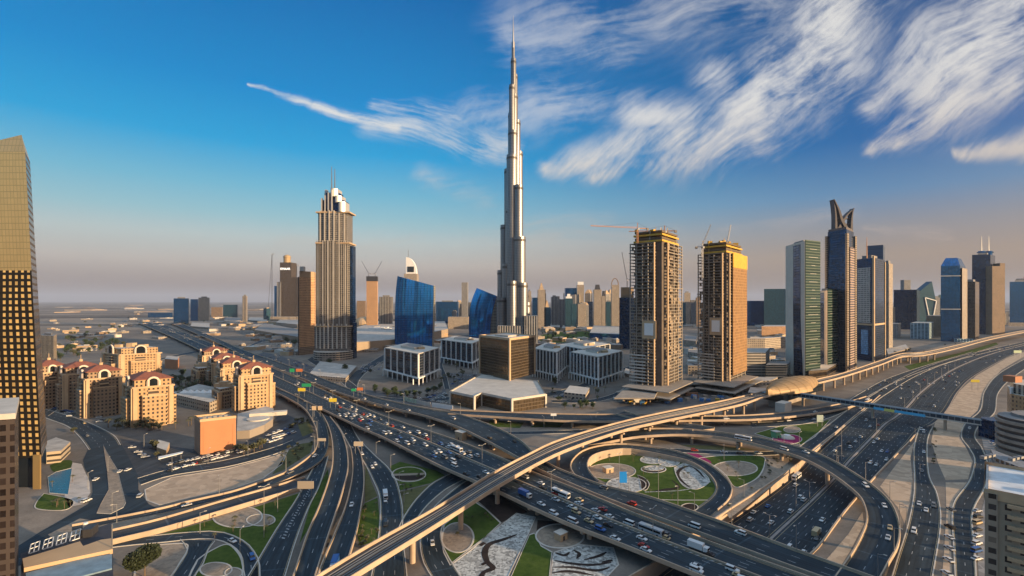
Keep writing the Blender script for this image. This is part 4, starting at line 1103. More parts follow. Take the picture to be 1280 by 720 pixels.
# ---- blue office blades with slanting tops
def blade(name, label, front, side, pyb, m_front, m_side, depth):
    """front and side are outlines in pixels; extruded backward over the real depth"""
    Y0 = F * CAM_H / (pyb - HY)
    pts = [PY(x, Y0, y) for x, y in front]
    cx = sum(p.x for p in pts) / len(pts)
    root = thing(name, label, 'office tower', (cx, Y0, 0))
    n = len(pts)
    mb = MB(); rows = 14
    # front skin bowed forward, as vertical strips between left and right outline
    half = n // 2
    left = pts[:half]; right = list(reversed(pts[half:]))
    L = resample(smooth_line(left, 6), rows); Rr = resample(smooth_line(right, 6), rows)
    cols = 12
    G = []
    for i in range(rows):
        row = []
        for j in range(cols + 1):
            f = j / cols; p = L[i].lerp(Rr[i], f)
            row.append(Vector((p.x - cx, -sin(pi * f) * depth * 0.13, max(p.z, 0))))
        G.append(row)
    for i in range(rows - 1):
        for j in range(cols):
            a, b, c, d = G[i][j], G[i][j + 1], G[i + 1][j + 1], G[i + 1][j]
            mb.face([a, b, c, d], 0, [(a.x + 500, a.z), (b.x + 500, b.z), (c.x + 500, c.z), (d.x + 500, d.z)])
    mb.build('glass_front', m_front, root, True)
    mb = MB()
    for j in range(0, cols + 1):
        for i in range(rows - 1):
            mb.bar(G[i][j] + Vector((0, -.1, 0)), G[i + 1][j] + Vector((0, -.1, 0)), 0.5)
    tag(mb.build('mullion', GL_DEEP, root), kind='stuff')
    mb = MB()
    for E, flip in ((0, 1), (cols, 0)):
        for i in range(rows - 1):
            a, d = G[i][E], G[i + 1][E]
            b = a + Vector((0, depth, 0)); c = d + Vector((0, depth, 0))
            q = [a, b, c, d] if not flip else [b, a, d, c]
            mb.face(q, 0, [(0, q[0].z), (depth, q[1].z), (depth, q[2].z), (0, q[3].z)])
    for j in range(cols):
        a, b = G[-1][j], G[-1][j + 1]
        mb.face([a, b, b + Vector((0, depth, 0)), a + Vector((0, depth, 0))], 1)
        a, b = G[0][j], G[0][j + 1]
    for i in range(rows - 1):
        mb.face([G[i][cols] + Vector((0, depth, 0)), G[i][0] + Vector((0, depth, 0)), G[i + 1][0] + Vector((0, depth, 0)), G[i + 1][cols] + Vector((0, depth, 0))], 0)
    mb.build('side_wall', [m_side, ROOFP], root)
    return root, cx, Y0
GL_BLADE = facade('blade_glass', (0.01, 0.12, 0.40), (0.015, 0.32, 1.0), 2.6, 4.0, 0.84, 0.90, 0.92, 0.06, 0.14, blind=0.0, jit=0.004)
BLADE_SIDE = facade('blade_side', (0.26, 0.24, 0.20), (0.04, 0.05, 0.05), 3, 4, 0.6, 0.6, 0.2, 0.12, 0.4)
blade('blade_office', 'left and larger blue glass blade office with top slanting down to the right',
      [(494, 437), (493.5, 410), (494.5, 370), (497, 345), (542, 357), (542, 375), (541, 405), (540, 437)], None, 437, GL_BLADE, BLADE_SIDE, 26)
r, cx, Y0 = blade('blade_office', 'smaller blue glass blade office whose curved stone back bulges right',
      [(587, 428), (586, 405), (588.5, 380), (596, 360), (621, 370), (616, 388), (613, 408), (613, 428)], None, 428, GL_BLADE, BLADE_SIDE, 20)
pts = [PY(x, Y0 + 1.2, y) for x, y in [(613, 428), (613, 408), (616, 388), (621, 370.5), (626, 380), (629, 394), (630, 410), (630, 428)]]
mb = MB(); b0 = len(pts)
mb.face([(p.x - cx, 1.2, p.z) for p in pts], 0, [(p.x, p.z) for p in pts])
for a, b in zip(pts, pts[1:]):
    mb.face([(a.x - cx, 1.2, a.z), (a.x - cx, 34, a.z), (b.x - cx, 34, b.z), (b.x - cx, 1.2, b.z)], 0, [(0, a.z), (30, a.z), (30, b.z), (0, b.z)])
mb.build('curved_back', facade('curved_back', (0.30, 0.26, 0.21), (0.05, 0.045, 0.04), 50, 4, 0.98, 0.5, 0.2, 0.15, 0.3, blind=0), r)

# ---- bronze cube office on its podium
def cube_office():
    pts, Y = q3(600, 637, 668, 489, 0.10, 0.09)
    b = Bld('cube_office', 'square bronze glass office cube on a wide low podium', pts, 'office block')
    H = zat(Y, 424)
    pod_px = [(563, 505), (593, 512), (602, 507), (640, 516), (682, 509), (672, 490), (600, 481)]
    pp = [b.loc(P(x, y, 0).xy) for x, y in pod_px]
    hp = 13.0
    mb = MB().prism(pp, 0, hp, 0, 1); po = b.part('podium', mb, [GL_BROWN, PALE])
    ppc = pp if sum(pp[i][0] * pp[(i + 1) % 7][1] - pp[(i + 1) % 7][0] * pp[i][1] for i in range(7)) > 0 else list(reversed(pp))
    b.part('parapet', MB().prism(inset(ppc, 1.012), hp - 1.2, hp + 0.9, 0, None).prism(inset(ppc, 0.985), hp - .5, hp + 0.9, 0, None), PALE, po)
    for q in ppc[:]:
        b.part('pilaster', MB().box((q[0], q[1], 0), (2.0, 2.0, hp + 0.6), 0.5), PALE, po)
    b.prism('walls', hp, H, GL_BROWN, PALE)
    for q in b.pts:
        b.part('corner_pier', MB().box((q[0], q[1], hp), (2.2, 2.2, H - hp + 1.2), 0.75), CREAMP)
    b.part('parapet', MB().prism(inset(b.pts, 1.01), H - 1.4, H + 1.2, 0, None).prism(inset(b.pts, 0.98), H - .5, H + 1.2, 0, None), CREAMP)
    b.part('roof_plant', MB().prism(inset(b.pts, 0.45), H, H + 2.2, 0, 0), ROOFP)
cube_office()

# ---- white framed office blocks round the square
def framed_block(label, L, M, Rr, pyb, pyt, dL, dR, nl, nr, solid=0.25):
    pts, Y = q3(L, M, Rr, pyb, dL, dR)
    b = Bld('office_block', label, pts, 'office block', 'white framed office blocks round the square')
    H = zat(Y, pyt); g = H * 0.24
    b.prism('walls', g, H, GL_BLACK, ROOFP, k=0.97)
    b.prism('lobby', 0, g, GLASSK, ROOFG, k=0.86)
    b.part('roof_edge', MB().prism(b.pts, H, H + 1.0, 0, 0, True), PALE)
    b.part('colonnade_beam', MB().prism(inset(b.pts, 1.06), g - 0.8, g + 0.6, 0, 0, True), WHITE)
    ccw = b.pts if sum(b.pts[i][0] * b.pts[(i + 1) % 4][1] - b.pts[(i + 1) % 4][0] * b.pts[i][1] for i in range(4)) > 0 else list(reversed(b.pts))
    for i in range(4):
        a, c = ccw[i], ccw[(i + 1) % 4]
        d, nrm, Ln = side_frame(a, c)
        mid = Vector(((a[0] + c[0]) / 2 + b.o[0], (a[1] + c[1]) / 2 + b.o[1]))
        if nrm.dot(mid) > 0: continue
        n = nl if i % 2 == 0 else nr
        for k in range(n + 1):
            f = (k + 0.0) / n
            p = lerp2(a, c, f); rz = math.atan2(d.y, d.x)
            w = 2.2 if k in (0, n) else 1.3
            b.part('pilaster', MB().box((p[0], p[1], g), (w, 1.6, H - g), rz), WHITE)
        n2 = n + 2
        for k in range(n2 + 1):
            p = lerp2(a, c, k / n2); p = (p[0] * 1.06, p[1] * 1.06)
            b.part('column', MB().box((p[0], p[1], 0), (1.2, 1.2, g), math.atan2(d.y, d.x)), WHITE)
    mb = MB().prism(inset(b.pts, 0.42), H + 1, H + 4.2, 0, 1); b.part('roof_plant', mb, [PALE, ROOFG])
    u = lerp2(b.pts[1], b.pts[2], 0.5); mb = MB().box((u[0] * 0.55, u[1] * 0.55, H + 1), (9, 5, 3), 0.4); b.part('stair_head', mb, CREAMP)
    return b
framed_block('white framed dark office block left of the square, between blade office and flyover', 481, 523, 549, 482, 443, 0.13, 0.13, 5, 4)
framed_block('white framed office block half hidden behind the bronze cube on its left', 552, 590, 604, 461, 430, 0.10, 0.12, 6, 3)
framed_block('white framed office block just right of the bronze cube', 667, 696, 708, 478, 441, 0.08, 0.14, 7, 4)
framed_block('white framed office block rearmost of the square right of the cube', 698, 728, 762, 470, 437, 0.10, 0.12, 6, 5)
framed_block('white framed office block beside the taller building site tower', 713, 748, 778, 483, 447, 0.10, 0.12, 8, 6)

# ---- two towers under construction
def site_tower(label, L, M, Rr, pyb, pyt, dL, dR, notch, panel, nets):
    pts, Y = q3(L, M, Rr, pyb, dL, dR)
    b = Bld('construction_tower', label, pts, 'construction tower')
    H = zat(Y, pyt)
    Lc, Mc, Rc, Bc = b.pts
    nfl = 47; fh = H / nfl
    core = inset(b.pts, 0.80)
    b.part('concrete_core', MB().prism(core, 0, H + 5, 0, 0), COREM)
    # dark recess running full height at the near corner; balcony slabs cut back around it
    def P2(f, g): # f along M->L, g along M->R
        return (Mc[0] + (Lc[0] - Mc[0]) * f + (Rc[0] - Mc[0]) * g, Mc[1] + (Lc[1] - Mc[1]) * f + (Rc[1] - Mc[1]) * g)
    a, c = notch
    shape = [P2(a, 0), P2(a, 0.2), P2(0, 0.2), P2(0, 0.99)] if False else None
    foot = [P2(1, 0), P2(a, 0), P2(a, c), P2(0, c), P2(0, 1), P2(1, 1)]
    sm = MB().prism(foot, 0, 0.55, 0, 0, True).build('floor_slab', SLABM, b.root)
    me = sm.data; sm.location = (0, 0, fh * 4)
    for i in range(5, nfl + 1):
        o = sm.copy(); COL.objects.link(o); o.location = (0, 0, fh * i)
        s = 1.03 if i % 11 == 0 else 1.0
        o.scale = (s, s, 1.6 if i % 11 == 0 else 1)
    # columns and partition walls between the slabs
    for f, g in [(1, 0), (0.8, 0), (0.62, 0), (0.45, 0), (a, 0), (0, c), (0, 0.55), (0, 0.78), (0, 1), (1, 0.5), (0.5, 1), (1, 1)]:
        q = P2(f, g); q = (q[0] * 0.975, q[1] * 0.975)
        b.part('column', MB().box((q[0], q[1], 0), (1.0, 1.0, H), 0.6), SLABM)
    rng = random.Random(L)
    mb = MB()
    for i in range(8, nfl):
        for side in (0, 1):
            for k in range(10):
                if rng.random() < (0.5 if i < 30 else 0.25):
                    f0 = k / 10; f1 = f0 + 0.09
                    if side == 0: p, q = P2(a + (1 - a) * f0, 0), P2(a + (1 - a) * f1, 0)
                    else: p, q = P2(0, c + (1 - c) * f0), P2(0, c + (1 - c) * f1)
                    p = (p[0] * 0.93, p[1] * 0.93); q = (q[0] * 0.93, q[1] * 0.93)
                    d, nrm, ln = side_frame(p, q)
                    mb.box(((p[0] + q[0]) / 2, (p[1] + q[1]) / 2, fh * i + .55), (ln, 0.3, fh - .55), math.atan2(d.y, d.x))
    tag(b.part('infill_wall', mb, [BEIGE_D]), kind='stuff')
    # pale edge walls either side of the recess
    for f, g in ((a, 0.0), (0.0, c)):
        q = P2(f, g); b.part('shear_wall', MB().box((q[0], q[1], 0), (1.6, 1.6, H), 0.4), CREAMP)
    # finished lower floors: bands
    for i in range(4, 13):
        for (p, q) in ((P2(1, 0), P2(a + 0.25, 0)),):
            d, nrm, ln = side_frame(p, q); z = fh * i
            b.part('balustrade', MB().box(((p[0] + q[0]) / 2 * 1.01, (p[1] + q[1]) / 2 * 1.01, z), (ln, 0.3, fh * 0.42), math.atan2(d.y, d.x)), PALE)
    # square cloth panel on the face
    d, nrm, ln = side_frame(Lc, Mc)
    if nrm.dot(Vector(b.o)) > 0: nrm = -nrm
    fx, z0, z1, w = panel
    q = P2(fx, 0); q = (q[0] + nrm.x * 0.9, q[1] + nrm.y * 0.9)
    b.part('panel_frame', MB().box((q[0], q[1], z0 - 4), (w + 6, 0.6, z1 - z0 + 7), math.atan2(d.y, d.x), 0, True), CREAMP)
    q2 = (q[0] + nrm.x * 0.6, q[1] + nrm.y * 0.6)
    b.part('white_panel', MB().box((q2[0], q2[1], z0), (w, 0.5, z1 - z0), math.atan2(d.y, d.x), 0, True), WHITE)
    # yellow formwork on top
    for k in range(4):
        b.part('formwork', MB().prism(inset(b.pts, 0.86 - 0.05 * (k % 2)), H + 1.5 + k * 3.6, H + 3.6 + k * 3.6, 0, 0, True), YEL if k % 2 == 0 else mat('dark_scaffold', (0.12, 0.085, 0.05), 0.8))
    rs = random.Random(int(Y))
    for q in range(16):
        u = P2(rs.random(), rs.random()); b.part('scaffold_pole', MB().bar((u[0] * .9, u[1] * .9, H), (u[0] * .9 + rs.uniform(-1, 1), u[1] * .9, H + rs.uniform(8, 22)), .5), YEL if q % 3 else CRANE_W)
    for q in range(6):
        u = P2(rs.random() * .8 + .1, rs.random() * .8 + .1); b.part('formwork_panel', MB().box((u[0], u[1], H + 14), (rs.uniform(3, 7), rs.uniform(2, 5), rs.uniform(2, 5)), rs.uniform(0, 3)), YEL)
    b.part('scaffold_mast', MB().box((P2(.9, .1)[0] * .9, P2(.9, .1)[1] * .9, H), (1.2, 1.2, 12), 0), CRANE_W)
    if nets:
        d, nrm, ln = side_frame(Mc, Rc)
        if nrm.dot(Vector(b.o)) > 0: nrm = -nrm
        p, q = P2(0, c + 0.1), P2(0, 1.0)
        rz = math.atan2(d.y, d.x); ln2 = sqrt((p[0] - q[0]) ** 2 + (p[1] - q[1]) ** 2)
        m_ = ((p[0] + q[0]) / 2 + nrm.x * 1.2, (p[1] + q[1]) / 2 + nrm.y * 1.2)
        b.part('debris_net', MB().box((m_[0], m_[1], fh * 5), (ln2, 1.2, H * 0.9 - fh * 5), rz, 0, True), facade('net_panels', (0.29, 0.165, 0.065), (0.20, 0.11, 0.045), 3, fh, 0.86, 0.8, 0, 0.9, 0.25, blind=0))
        b.part('yellow_sheet', MB().box((m_[0] + nrm.x * .2, m_[1] + nrm.y * .2, H * 0.9), (ln2 + 0.4, 1.6, H * 0.105), rz, 0, True), YEL)
    # low podium on props
    for k, (z, s) in enumerate(((5.5, 1.55), (11, 1.35))):
        b.part('podium_slab', MB().prism([(x + nrm.x * 0 - (b.o[0]) * 0.012, y - (b.o[1]) * 0.03) for x, y in inset(b.pts, s)], z, z + 0.8, 0, 0, True), SLABM)
    return b, Y, H
T1, Y1, H1 = site_tower('taller concrete tower under construction, yellow formwork on top, no netting', 787, 829, 853, 497, 302, 0.05, 0.10, (0.26, 0.22), (0.40, 70, 84, 11), False)
T2, Y2, H2 = site_tower('concrete tower under construction with orange netting and yellow sheet on its right face', 872, 909, 932, 490, 316, 0.05, 0.10, (0.16, 0.12), (0.36, 72, 86, 10), True)

def crane(label, px, Y, zb, zt, jib, jz, cj=12, hammer=True, m=None, w=1.5, group='cranes on the building sites'):
    m = m or CRANE_R
    x = (px - 640) / F * Y
    root = thing('tower_crane', label, 'crane', (x, Y, zb), 0, group)
    h = zt - zb
    mb = MB(); n = max(3, int(h / 4))
    for sx in (-1, 1):
        for sy in (-1, 1): mb.bar((sx * w / 2, sy * w / 2, 0), (sx * w / 2, sy * w / 2, h), 0.32)
    for i in range(n):
        a, b = h * i / n, h * (i + 1) / n; s = 1 if i % 2 else -1
        mb.bar((-s * w / 2, -w / 2, a), (s * w / 2, -w / 2, b), 0.22); mb.bar((w / 2, -s * w / 2, a), (w / 2, s * w / 2, b), 0.22)
    mb.build('mast', m, root)
    MB().box((0.9, -1.2, h - 1), (1.8, 1.8, 2.4)).build('cab', CRANE_W, root)
    tip = Vector(jib); st = Vector((0, 0, h + 1.2))
    mb = MB(); e = tip - st; L = e.length; n = max(4, int(L / 4)); e.normalize()
    up = Vector((0, 0, 1)) if hammer else Vector((-e.z, 0, e.x)) if abs(e.x) > abs(e.y) else Vector((0, -e.z, e.y))
    side = e.cross(up).normalized() * 0.7
    pts = [st + e * (L * i / n) for i in range(n + 1)]
    mb.bar(st + side, tip + side, 0.3); mb.bar(st - side, tip - side, 0.3); mb.bar(st + up * 1.5, tip + up * 0.5, 0.3)
    for p, q in zip(pts, pts[1:]):
        mb.bar(p + side, (p + q) / 2 + up * 1.2, 0.18); mb.bar((p + q) / 2 + up * 1.2, q - side, 0.18)
    mb.build('jib', m, root)
    back = Vector((-e.x, -e.y, 0)); back = back.normalized() * cj if back.length > 0.01 else Vector((cj, 0, 0))
    mb = MB().bar(st, st + back, 1.0); mb.build('counter_jib', m, root)
    b = st + back
    MB().box((b.x, b.y, b.z - 2.2), (2.4, 2.4, 2.6)).build('counterweight', CONC_D, root)
    ap = st + Vector((0, 0, 6.5 if hammer else 4))
    mb = MB().bar(st, ap, 0.6); mb.build('tower_head', m, root)
    mb = MB().bar(ap, st + (tip - st) * 0.7 + up, 0.16).bar(ap, b, 0.16); mb.build('tie_rod', DARK, root)
    return root
crane('hammerhead crane left of two on the taller construction tower', 797, Y1 + 16, H1, zat(Y1, 284), (-56, -6, zat(Y1, 284) - H1 + 3), 0)
crane('hammerhead crane right of two on the taller construction tower', 831, Y1 + 20, H1, zat(Y1, 287), (-40, 10, zat(Y1, 287) - H1 + 2), 0)
crane('pale luffing crane on the left of the netted tower', 878, Y2 + 14, H2 - 30, zat(Y2, 308), (9, -4, zat(Y2, 279) - H2 + 30), 0, 7, False, CRANE_W)
crane('pale luffing crane in the middle of the netted tower', 909, Y2 + 22, H2, zat(Y2, 305), (6, 3, zat(Y2, 277) - H2), 0, 7, False, CRANE_W)
# ------------------------------------------------------------------ right-hand towers along the highway
S = simple
# green and white office tower: pale left flank, dark glass slot, green banded face
def slot_tower(label, L, M, Rr, pyb, pyt, slot, wedge):
    pts, Y = q3(L, M, Rr, pyb, 0.10, 0.03)
    b = Bld('office_tower', label, pts, 'office tower')
    H = zat(Y, pyt)
    b.prism('walls', 0, H, mat('pale_stone_flank', (0.62, 0.54, 0.44), 0.8, var=0.12, vscale=0.05), PALE)
    Lc, Mc, Rc, Bc = b.pts
    d, nrm, ln = side_frame(Lc, Mc)
    if nrm.dot(Vector(b.o)) > 0: nrm = -nrm
    # dark slot on the left flank that leans towards the foot
    f0, f1 = slot
    mb = MB()
    def pt(f, z): return (Lc[0] + (Mc[0] - Lc[0]) * f + nrm.x * 0.25, Lc[1] + (Mc[1] - Lc[1]) * f + nrm.y * 0.25, z)
    zs = [0, H * 0.45, H - 3]
    offs = [wedge, 0.0, 0.0]
    for i in range(2):
        q = [pt(f0 + offs[i] * .3, zs[i]), pt(f1 + offs[i], zs[i]), pt(f1 + offs[i + 1], zs[i + 1]), pt(f0 + offs[i + 1] * .3, zs[i + 1])]
        mb.face(q, 0, [(0, q[0][2]), (8, q[1][2]), (8, q[2][2]), (0, q[3][2])])
    b.part('glass_slot', mb, GL_DEEP)
    d2, n2, l2 = side_frame(Mc, Rc)
    if n2.dot(Vector(b.o)) > 0: n2 = -n2
    mm = ((Mc[0] + Rc[0]) / 2 + n2.x * 0.3, (Mc[1] + Rc[1]) / 2 + n2.y * 0.3)
    b.part('glass_face', MB().box((mm[0], mm[1], 4), (l2 * 0.97, 1.0, H - 2.5), math.atan2(d2.y, d2.x), 0, True, 1), [GL_GREEN, PALE])
    for i in range(int(H / 12)):
        if i % 1 == 0:
            b.part('ledge', MB().box((mm[0] + n2.x * .7, mm[1] + n2.y * .7, 9 + i * 11.6), (l2 * (0.2 + 0.5 * ((i * 37) % 10) / 10), 0.5, 0.5), math.atan2(d2.y, d2.x), 0, True), SILVER)
    b.part('roof_plant', MB().prism(inset(b.pts, 0.5), H, H + 4, 0, 0), ROOFG)
    return b
slot_tower('tall tower with green banded glass and pale flank split by a dark slot', 982, 1006, 1025, 474, 301, (0.42, 0.80), 0.12)
slot_tower('shorter twin of the green banded tower, standing just right of it', 1020, 1034, 1050, 466, 363, (0.3, 0.75), 0.0)
b, Y, H = S('low_annex', 'long low dark annex with pale bands at the foot of the green tower', 1011, 1034, 1047, 473, 462, GL_BROWN, -0.02, 0.10, ROOFP, False, 'annex')
# dark blue tower with two curved horns on top
def horned_tower():
    pts, Y = q3(1033, 1059, 1069, 466, 0.05, 0.05)
    b = Bld('horned_tower', 'dark blue glass tower crowned with two curved horns', pts, 'tower')
    H = zat(Y, 286)
    b.prism('walls', 0, H * 0.55, GL_DEEP, k=1.0); b.prism('upper_walls', H * 0.55, H, GL_DEEP, topscale=0.9)
    Lc, Mc, Rc, Bc = b.pts
    for q, w in ((Mc, 3.2), (Rc, 3.0), (Lc, 3.0)):
        b.part('stone_pier', MB().box((q[0], q[1], 0), (w, w, H * 0.97), 0.3), BEIGE_D)
    d2, n2, l2 = side_frame(Mc, Rc)
    if n2.dot(Vector(b.o)) > 0: n2 = -n2
    mm = ((Mc[0] + Rc[0]) / 2 + n2.x * .5, (Mc[1] + Rc[1]) / 2 + n2.y * .5)
    b.part('balcony_stack', MB().box((mm[0], mm[1], 4), (l2 * .55, 2.2, H * .86), math.atan2(d2.y, d2.x), 0, True), facade('balcony_stack', (0.30, 0.22, 0.18), (0.03, 0.03, 0.04), 6, 3.8, 0.9, 0.5, 0, .15, .4))
    hm = mat('crown_stone', (0.085, 0.075, 0.08), 0.7, var=0.15, vscale=.1)
    Y = b.o[1]; k = Y / F
    X = lambda px: (px - 640) * k - b.o[0]
    zz = lambda py: zat(Y, py)
    def blade2(line, w0, w1, dep, name='horn'):
        L = resample(smooth_line([Vector((X(x), 0, zz(y))) for x, y in line], 6), 16); mb = MB(); prev = None
        for i, p in enumerate(L):
            t_ = i / 15; w = (w0 + (w1 - w0) * t_) / 2
            cur = [(p.x - w, -dep / 2, p.z), (p.x + w, -dep / 2, p.z), (p.x + w, dep / 2, p.z), (p.x - w, dep / 2, p.z)]
            if prev:
                for j in range(4): mb.quad(prev[j], prev[(j + 1) % 4], cur[(j + 1) % 4], cur[j])
            prev = cur
        mb.face(prev); return b.part(name, mb, hm)
    blade2([(1043, 288), (1042.5, 270), (1041, 257), (1040, 251)], 3.6, 1.0, 10)
    blade2([(1057, 288), (1050, 276), (1046, 263), (1040, 250)], 6, 1.0, 12)
    blade2([(1046, 288), (1052, 277), (1058, 268), (1066, 261)], 5.5, 1.0, 9)
    blade2([(1062, 288), (1062.5, 275), (1063.5, 266), (1065, 261)], 3.6, 1.0, 10)
    for py, xa, xb in ((281, 1043, 1062), (274, 1043, 1062), (267, 1042.5, 1048), (268, 1058, 1063)):
        b.part('crown_rail', MB().box(((X(xa) + X(xb)) / 2, 0, zz(py)), (X(xb) - X(xa), 5, 1.6), 0, 0, True), hm)
    b.part('crown_base', MB().prism(inset(b.pts, .86), H, H + 4, 0, 0), hm)
horned_tower()
b, Y, H = S('office_tower', 'black glass tower with a white window grid above a bright blue panel', 1068, 1092, 1106, 452, 322, GL_DEEP, 0.05, 0.06)
Lc, Mc, Rc, Bc = b.pts
d, nrm, ln = side_frame(Lc, Mc)
if nrm.dot(Vector(b.o)) > 0: nrm = -nrm
def on_face(f, off): return (Lc[0] + (Mc[0] - Lc[0]) * f + nrm.x * off, Lc[1] + (Mc[1] - Lc[1]) * f + nrm.y * off)
q = on_face(0.52, 0.2); b.part('window_grid', MB().box((q[0], q[1], H * .37), (ln * .66, 1.0, H * .54), math.atan2(d.y, d.x), 0, True), facade('white_grid', (0.46, 0.43, 0.39), (0.03, 0.04, 0.05), 3.4, 3.7, 0.55, 0.6, .2, .1, .4))
q = on_face(0.55, 0.3); b.part('blue_panel', MB().box((q[0], q[1], H * .06), (ln * .36, 1.0, H * .24), math.atan2(d.y, d.x), 0, True), facade('bright_blue_panel', (0.06, 0.12, 0.2), (0.22, 0.48, 0.80), 3.0, 3.7, 0.62, 0.8, .2, .1, .3))
b.part('corner_pier', MB().box((Mc[0], Mc[1], 0), (3, 3, H + 3), .5), CREAMP); b.part('corner_pier', MB().box((Rc[0], Rc[1], 0), (2.4, 2.4, H * .98), .5), CREAMP)
b.part('belt_course', MB().prism(inset(b.pts, 1.02), H * .345, H * .362, 0, 0, True), CREAMP)
q = on_face(.4, -10); b.part('spire', MB().bar((q[0], q[1], H), (q[0], q[1], zat(Y, 294)), 1.6, 0, .5), CRANE_R)
S('slab_tower', 'plain grey blue slab rising behind the black grid tower', 1083, 1104, 1106, 440, 306, facade('blue_grey_slab', (0.08, 0.11, 0.17), (0.04, 0.07, 0.13), 50, 4, .99, .8, .3, .3, .2), 0.02, 0.03, plant=False)
S('thin_tower', 'thin pale balcony tower just right of the black grid tower', 1104, 1111, 1116, 438, 329, CREAM, 0.02, 0.02, mast=4)
# angular dark pair
b, Y, H = S('angular_office', 'wide dark glass office with a slanting top and white zigzag end', 1117, 1146, 1153, 412, 362, GL_DEEP, 0.02, 0.05, plant=False, cat='office tower')
Y = b.o[1]; k = Y / F
mb = MB(); X = lambda px: (px - 640) * k - b.o[0]
for pl, mi in (([(1136, 412), (1160, 412), (1166, 376), (1161, 352), (1146, 364), (1136, 362)], 0),):
    f = [(X(x), -14, max(0, zat(Y, y))) for x, y in pl]; bk = [(x, 12, z) for x, _, z in f]
    mb.face(f, 0, [(p[0], p[2]) for p in f]); mb.face(list(reversed(bk)), 0)
    for i in range(len(f)): mb.quad(f[i], f[(i + 1) % len(f)], bk[(i + 1) % len(f)], bk[i], 0)
b.part('slanted_wing', mb, [GL_TEAL])
mb = MB()
for p, q_ in (((1152, 372), (1166, 376)), ((1166, 376), (1160, 408)), ((1152, 372), (1157, 396)), ((1157, 396), (1152, 410))):
    mb.bar((X(p[0]), -15.5, zat(Y, p[1])), (X(q_[0]), -15.5, max(1, zat(Y, q_[1]))), 3.2)
b.part('zigzag_frame', mb, WHITE); b.part('roof_box', MB().box((X(1133), 4, H), (26, 18, zat(Y, 350) - H), 0), GREYT)
S('low_office', 'low pale blue office with square bays beside the highway', 1138, 1161, 1167, 424, 404, PALEB, 0.02, 0.06, PALE, False, 'office block')
S('low_office', 'low dark grey office left of the pale blue one', 1104, 1122, 1126, 423, 405, GREYT, 0.02, 0.05, ROOFG, False, 'office block')
S('service_block', 'flat dim block between pale blue office and blue rounded tower', 1158, 1176, 1179, 421, 395, CLAY, 0.02, 0.05, ROOFG, False, 'building')
b, Y, H = S('glass_tower', 'bright blue glass tower with chamfered top and pale belts', 1176, 1200, 1207, 427, 332, GL_BLUE, 0.01, 0.04, crown=(1.0, 22, 0.62))
for z in (0.42, 0.86): b.part('belt_course', MB().prism(inset(b.pts, 1.02), H * z, H * z + 2.4, 0, 0, True), PALE)
b.part('stone_end', MB().prism([lerp2(b.pts[1], b.pts[2], 0.25), b.pts[2], (b.pts[2][0] + 5, b.pts[2][1]), (b.pts[1][0] + 6, b.pts[1][1])], 0, H - 6, 0, 1), [CREAM, PALE])
b.part('entrance', MB().box((b.pts[0][0] * .1, min(p[1] for p in b.pts) - 5, 0), (46, 10, 8)), PALEB)
S('slab_tower', 'dark brown tower leaning against the right side of the blue rounded tower', 1204, 1219, 1224, 424, 352, DARKW, 0.01, 0.03)
b, Y, H = S('twin_top_tower', 'tallest far right tower with twin knobbed tops, brown lower wing in front', 1215, 1238, 1244, 418, 318, GL_DEEP, 0.01, 0.03)
Y = b.o[1]; k = Y / F
for px in (1227, 1236):
    x = (px - 640) * k - b.o[0]
    b.part('top_drum', MB().cyl(x, 0, 9, H, H + 14, 0, 14, 1).cyl(x, 0, 12, H + 8, H + 11, 0, 14, 1), GL_BLUE); b.part('mast', MB().bar((x, 0, H + 14), (x, 0, zat(Y, 295)), 1.8, 0, .4), STEEL)
x0 = (1222 - 640) * k - b.o[0]; x1 = (1236 - 640) * k - b.o[0]
b.part('stone_wing', MB().box(((x0 + x1) / 2, -34, 0), (x1 - x0, 30, zat(Y, 334)), 0, 0, False, 1), [CLAY, ROOFG])
b.part('stone_wing', MB().box((x1 + 9, -24, 0), (16, 24, zat(Y, 330)), 0, 0, False, 1), [CLAY, ROOFG])
S('slab_tower', 'dim brown block right of the twin topped tower', 1240, 1247, 1249, 412, 380, CLAY, 0.01, 0.03)
b, Y, H = S('glass_tower', 'blue glass tower cut by the right picture edge with a red topped crown', 1262, 1296, 1300, 408, 352, GL_BLUE, 0.01, 0.03, crown=(.7, 14, .8, GREYT))
b.part('red_sign', MB().box((0, min(p[1] for p in b.pts) * .7, H + 14), (70, 2, 7)), mat('red_sign', (.5, .03, .03), .5)); b.part('colonnade', MB().prism(inset(b.pts, 1.06), 0, 16, 0, 1), [CREAM, PALE])
S('office_slab', 'teal glass slab office left of the green banded tower', 955, 984, 990, 409, 361, GL_TEAL, 0.01, 0.05, plant=False, cat='office tower')
S('office_slab', 'deep blue office block between netted tower and teal slab', 928, 955, 958, 407, 376, GL_BLUE, 0.01, 0.05, plant=False, cat='office tower')
S('low_block', 'orange lit low block at the foot of the teal slab office', 952, 990, 992, 423, 408, ORANGE, 0.0, 0.06, ROOFP, False, 'building')
S('low_block', 'flat pale block right of the netted tower', 930, 956, 985, 437, 423, STONE_B, 0.0, 0.05, ROOFP, False, 'building')
S('car_park_block', 'striped concrete car park block right of the netted tower', 927, 957, 962, 471, 441, facade('car_park_bands', (0.36, 0.32, 0.27), (0.03, 0.03, 0.03), 30, 4, .99, .46, 0, .6, .3, blind=0), 0.0, 0.10, ROOFP, False, 'car park')
S('low_block', 'dark trussed low block left of the green tower', 957, 983, 988, 474, 456, GL_BLACK, 0.0, 0.06, ROOFG, False, 'building')
S('low_shed', 'pale flat shed behind the station shell', 930, 962, 972, 482, 476, STONE_B, 0.0, 0.05, ROOFP, False, 'shed')

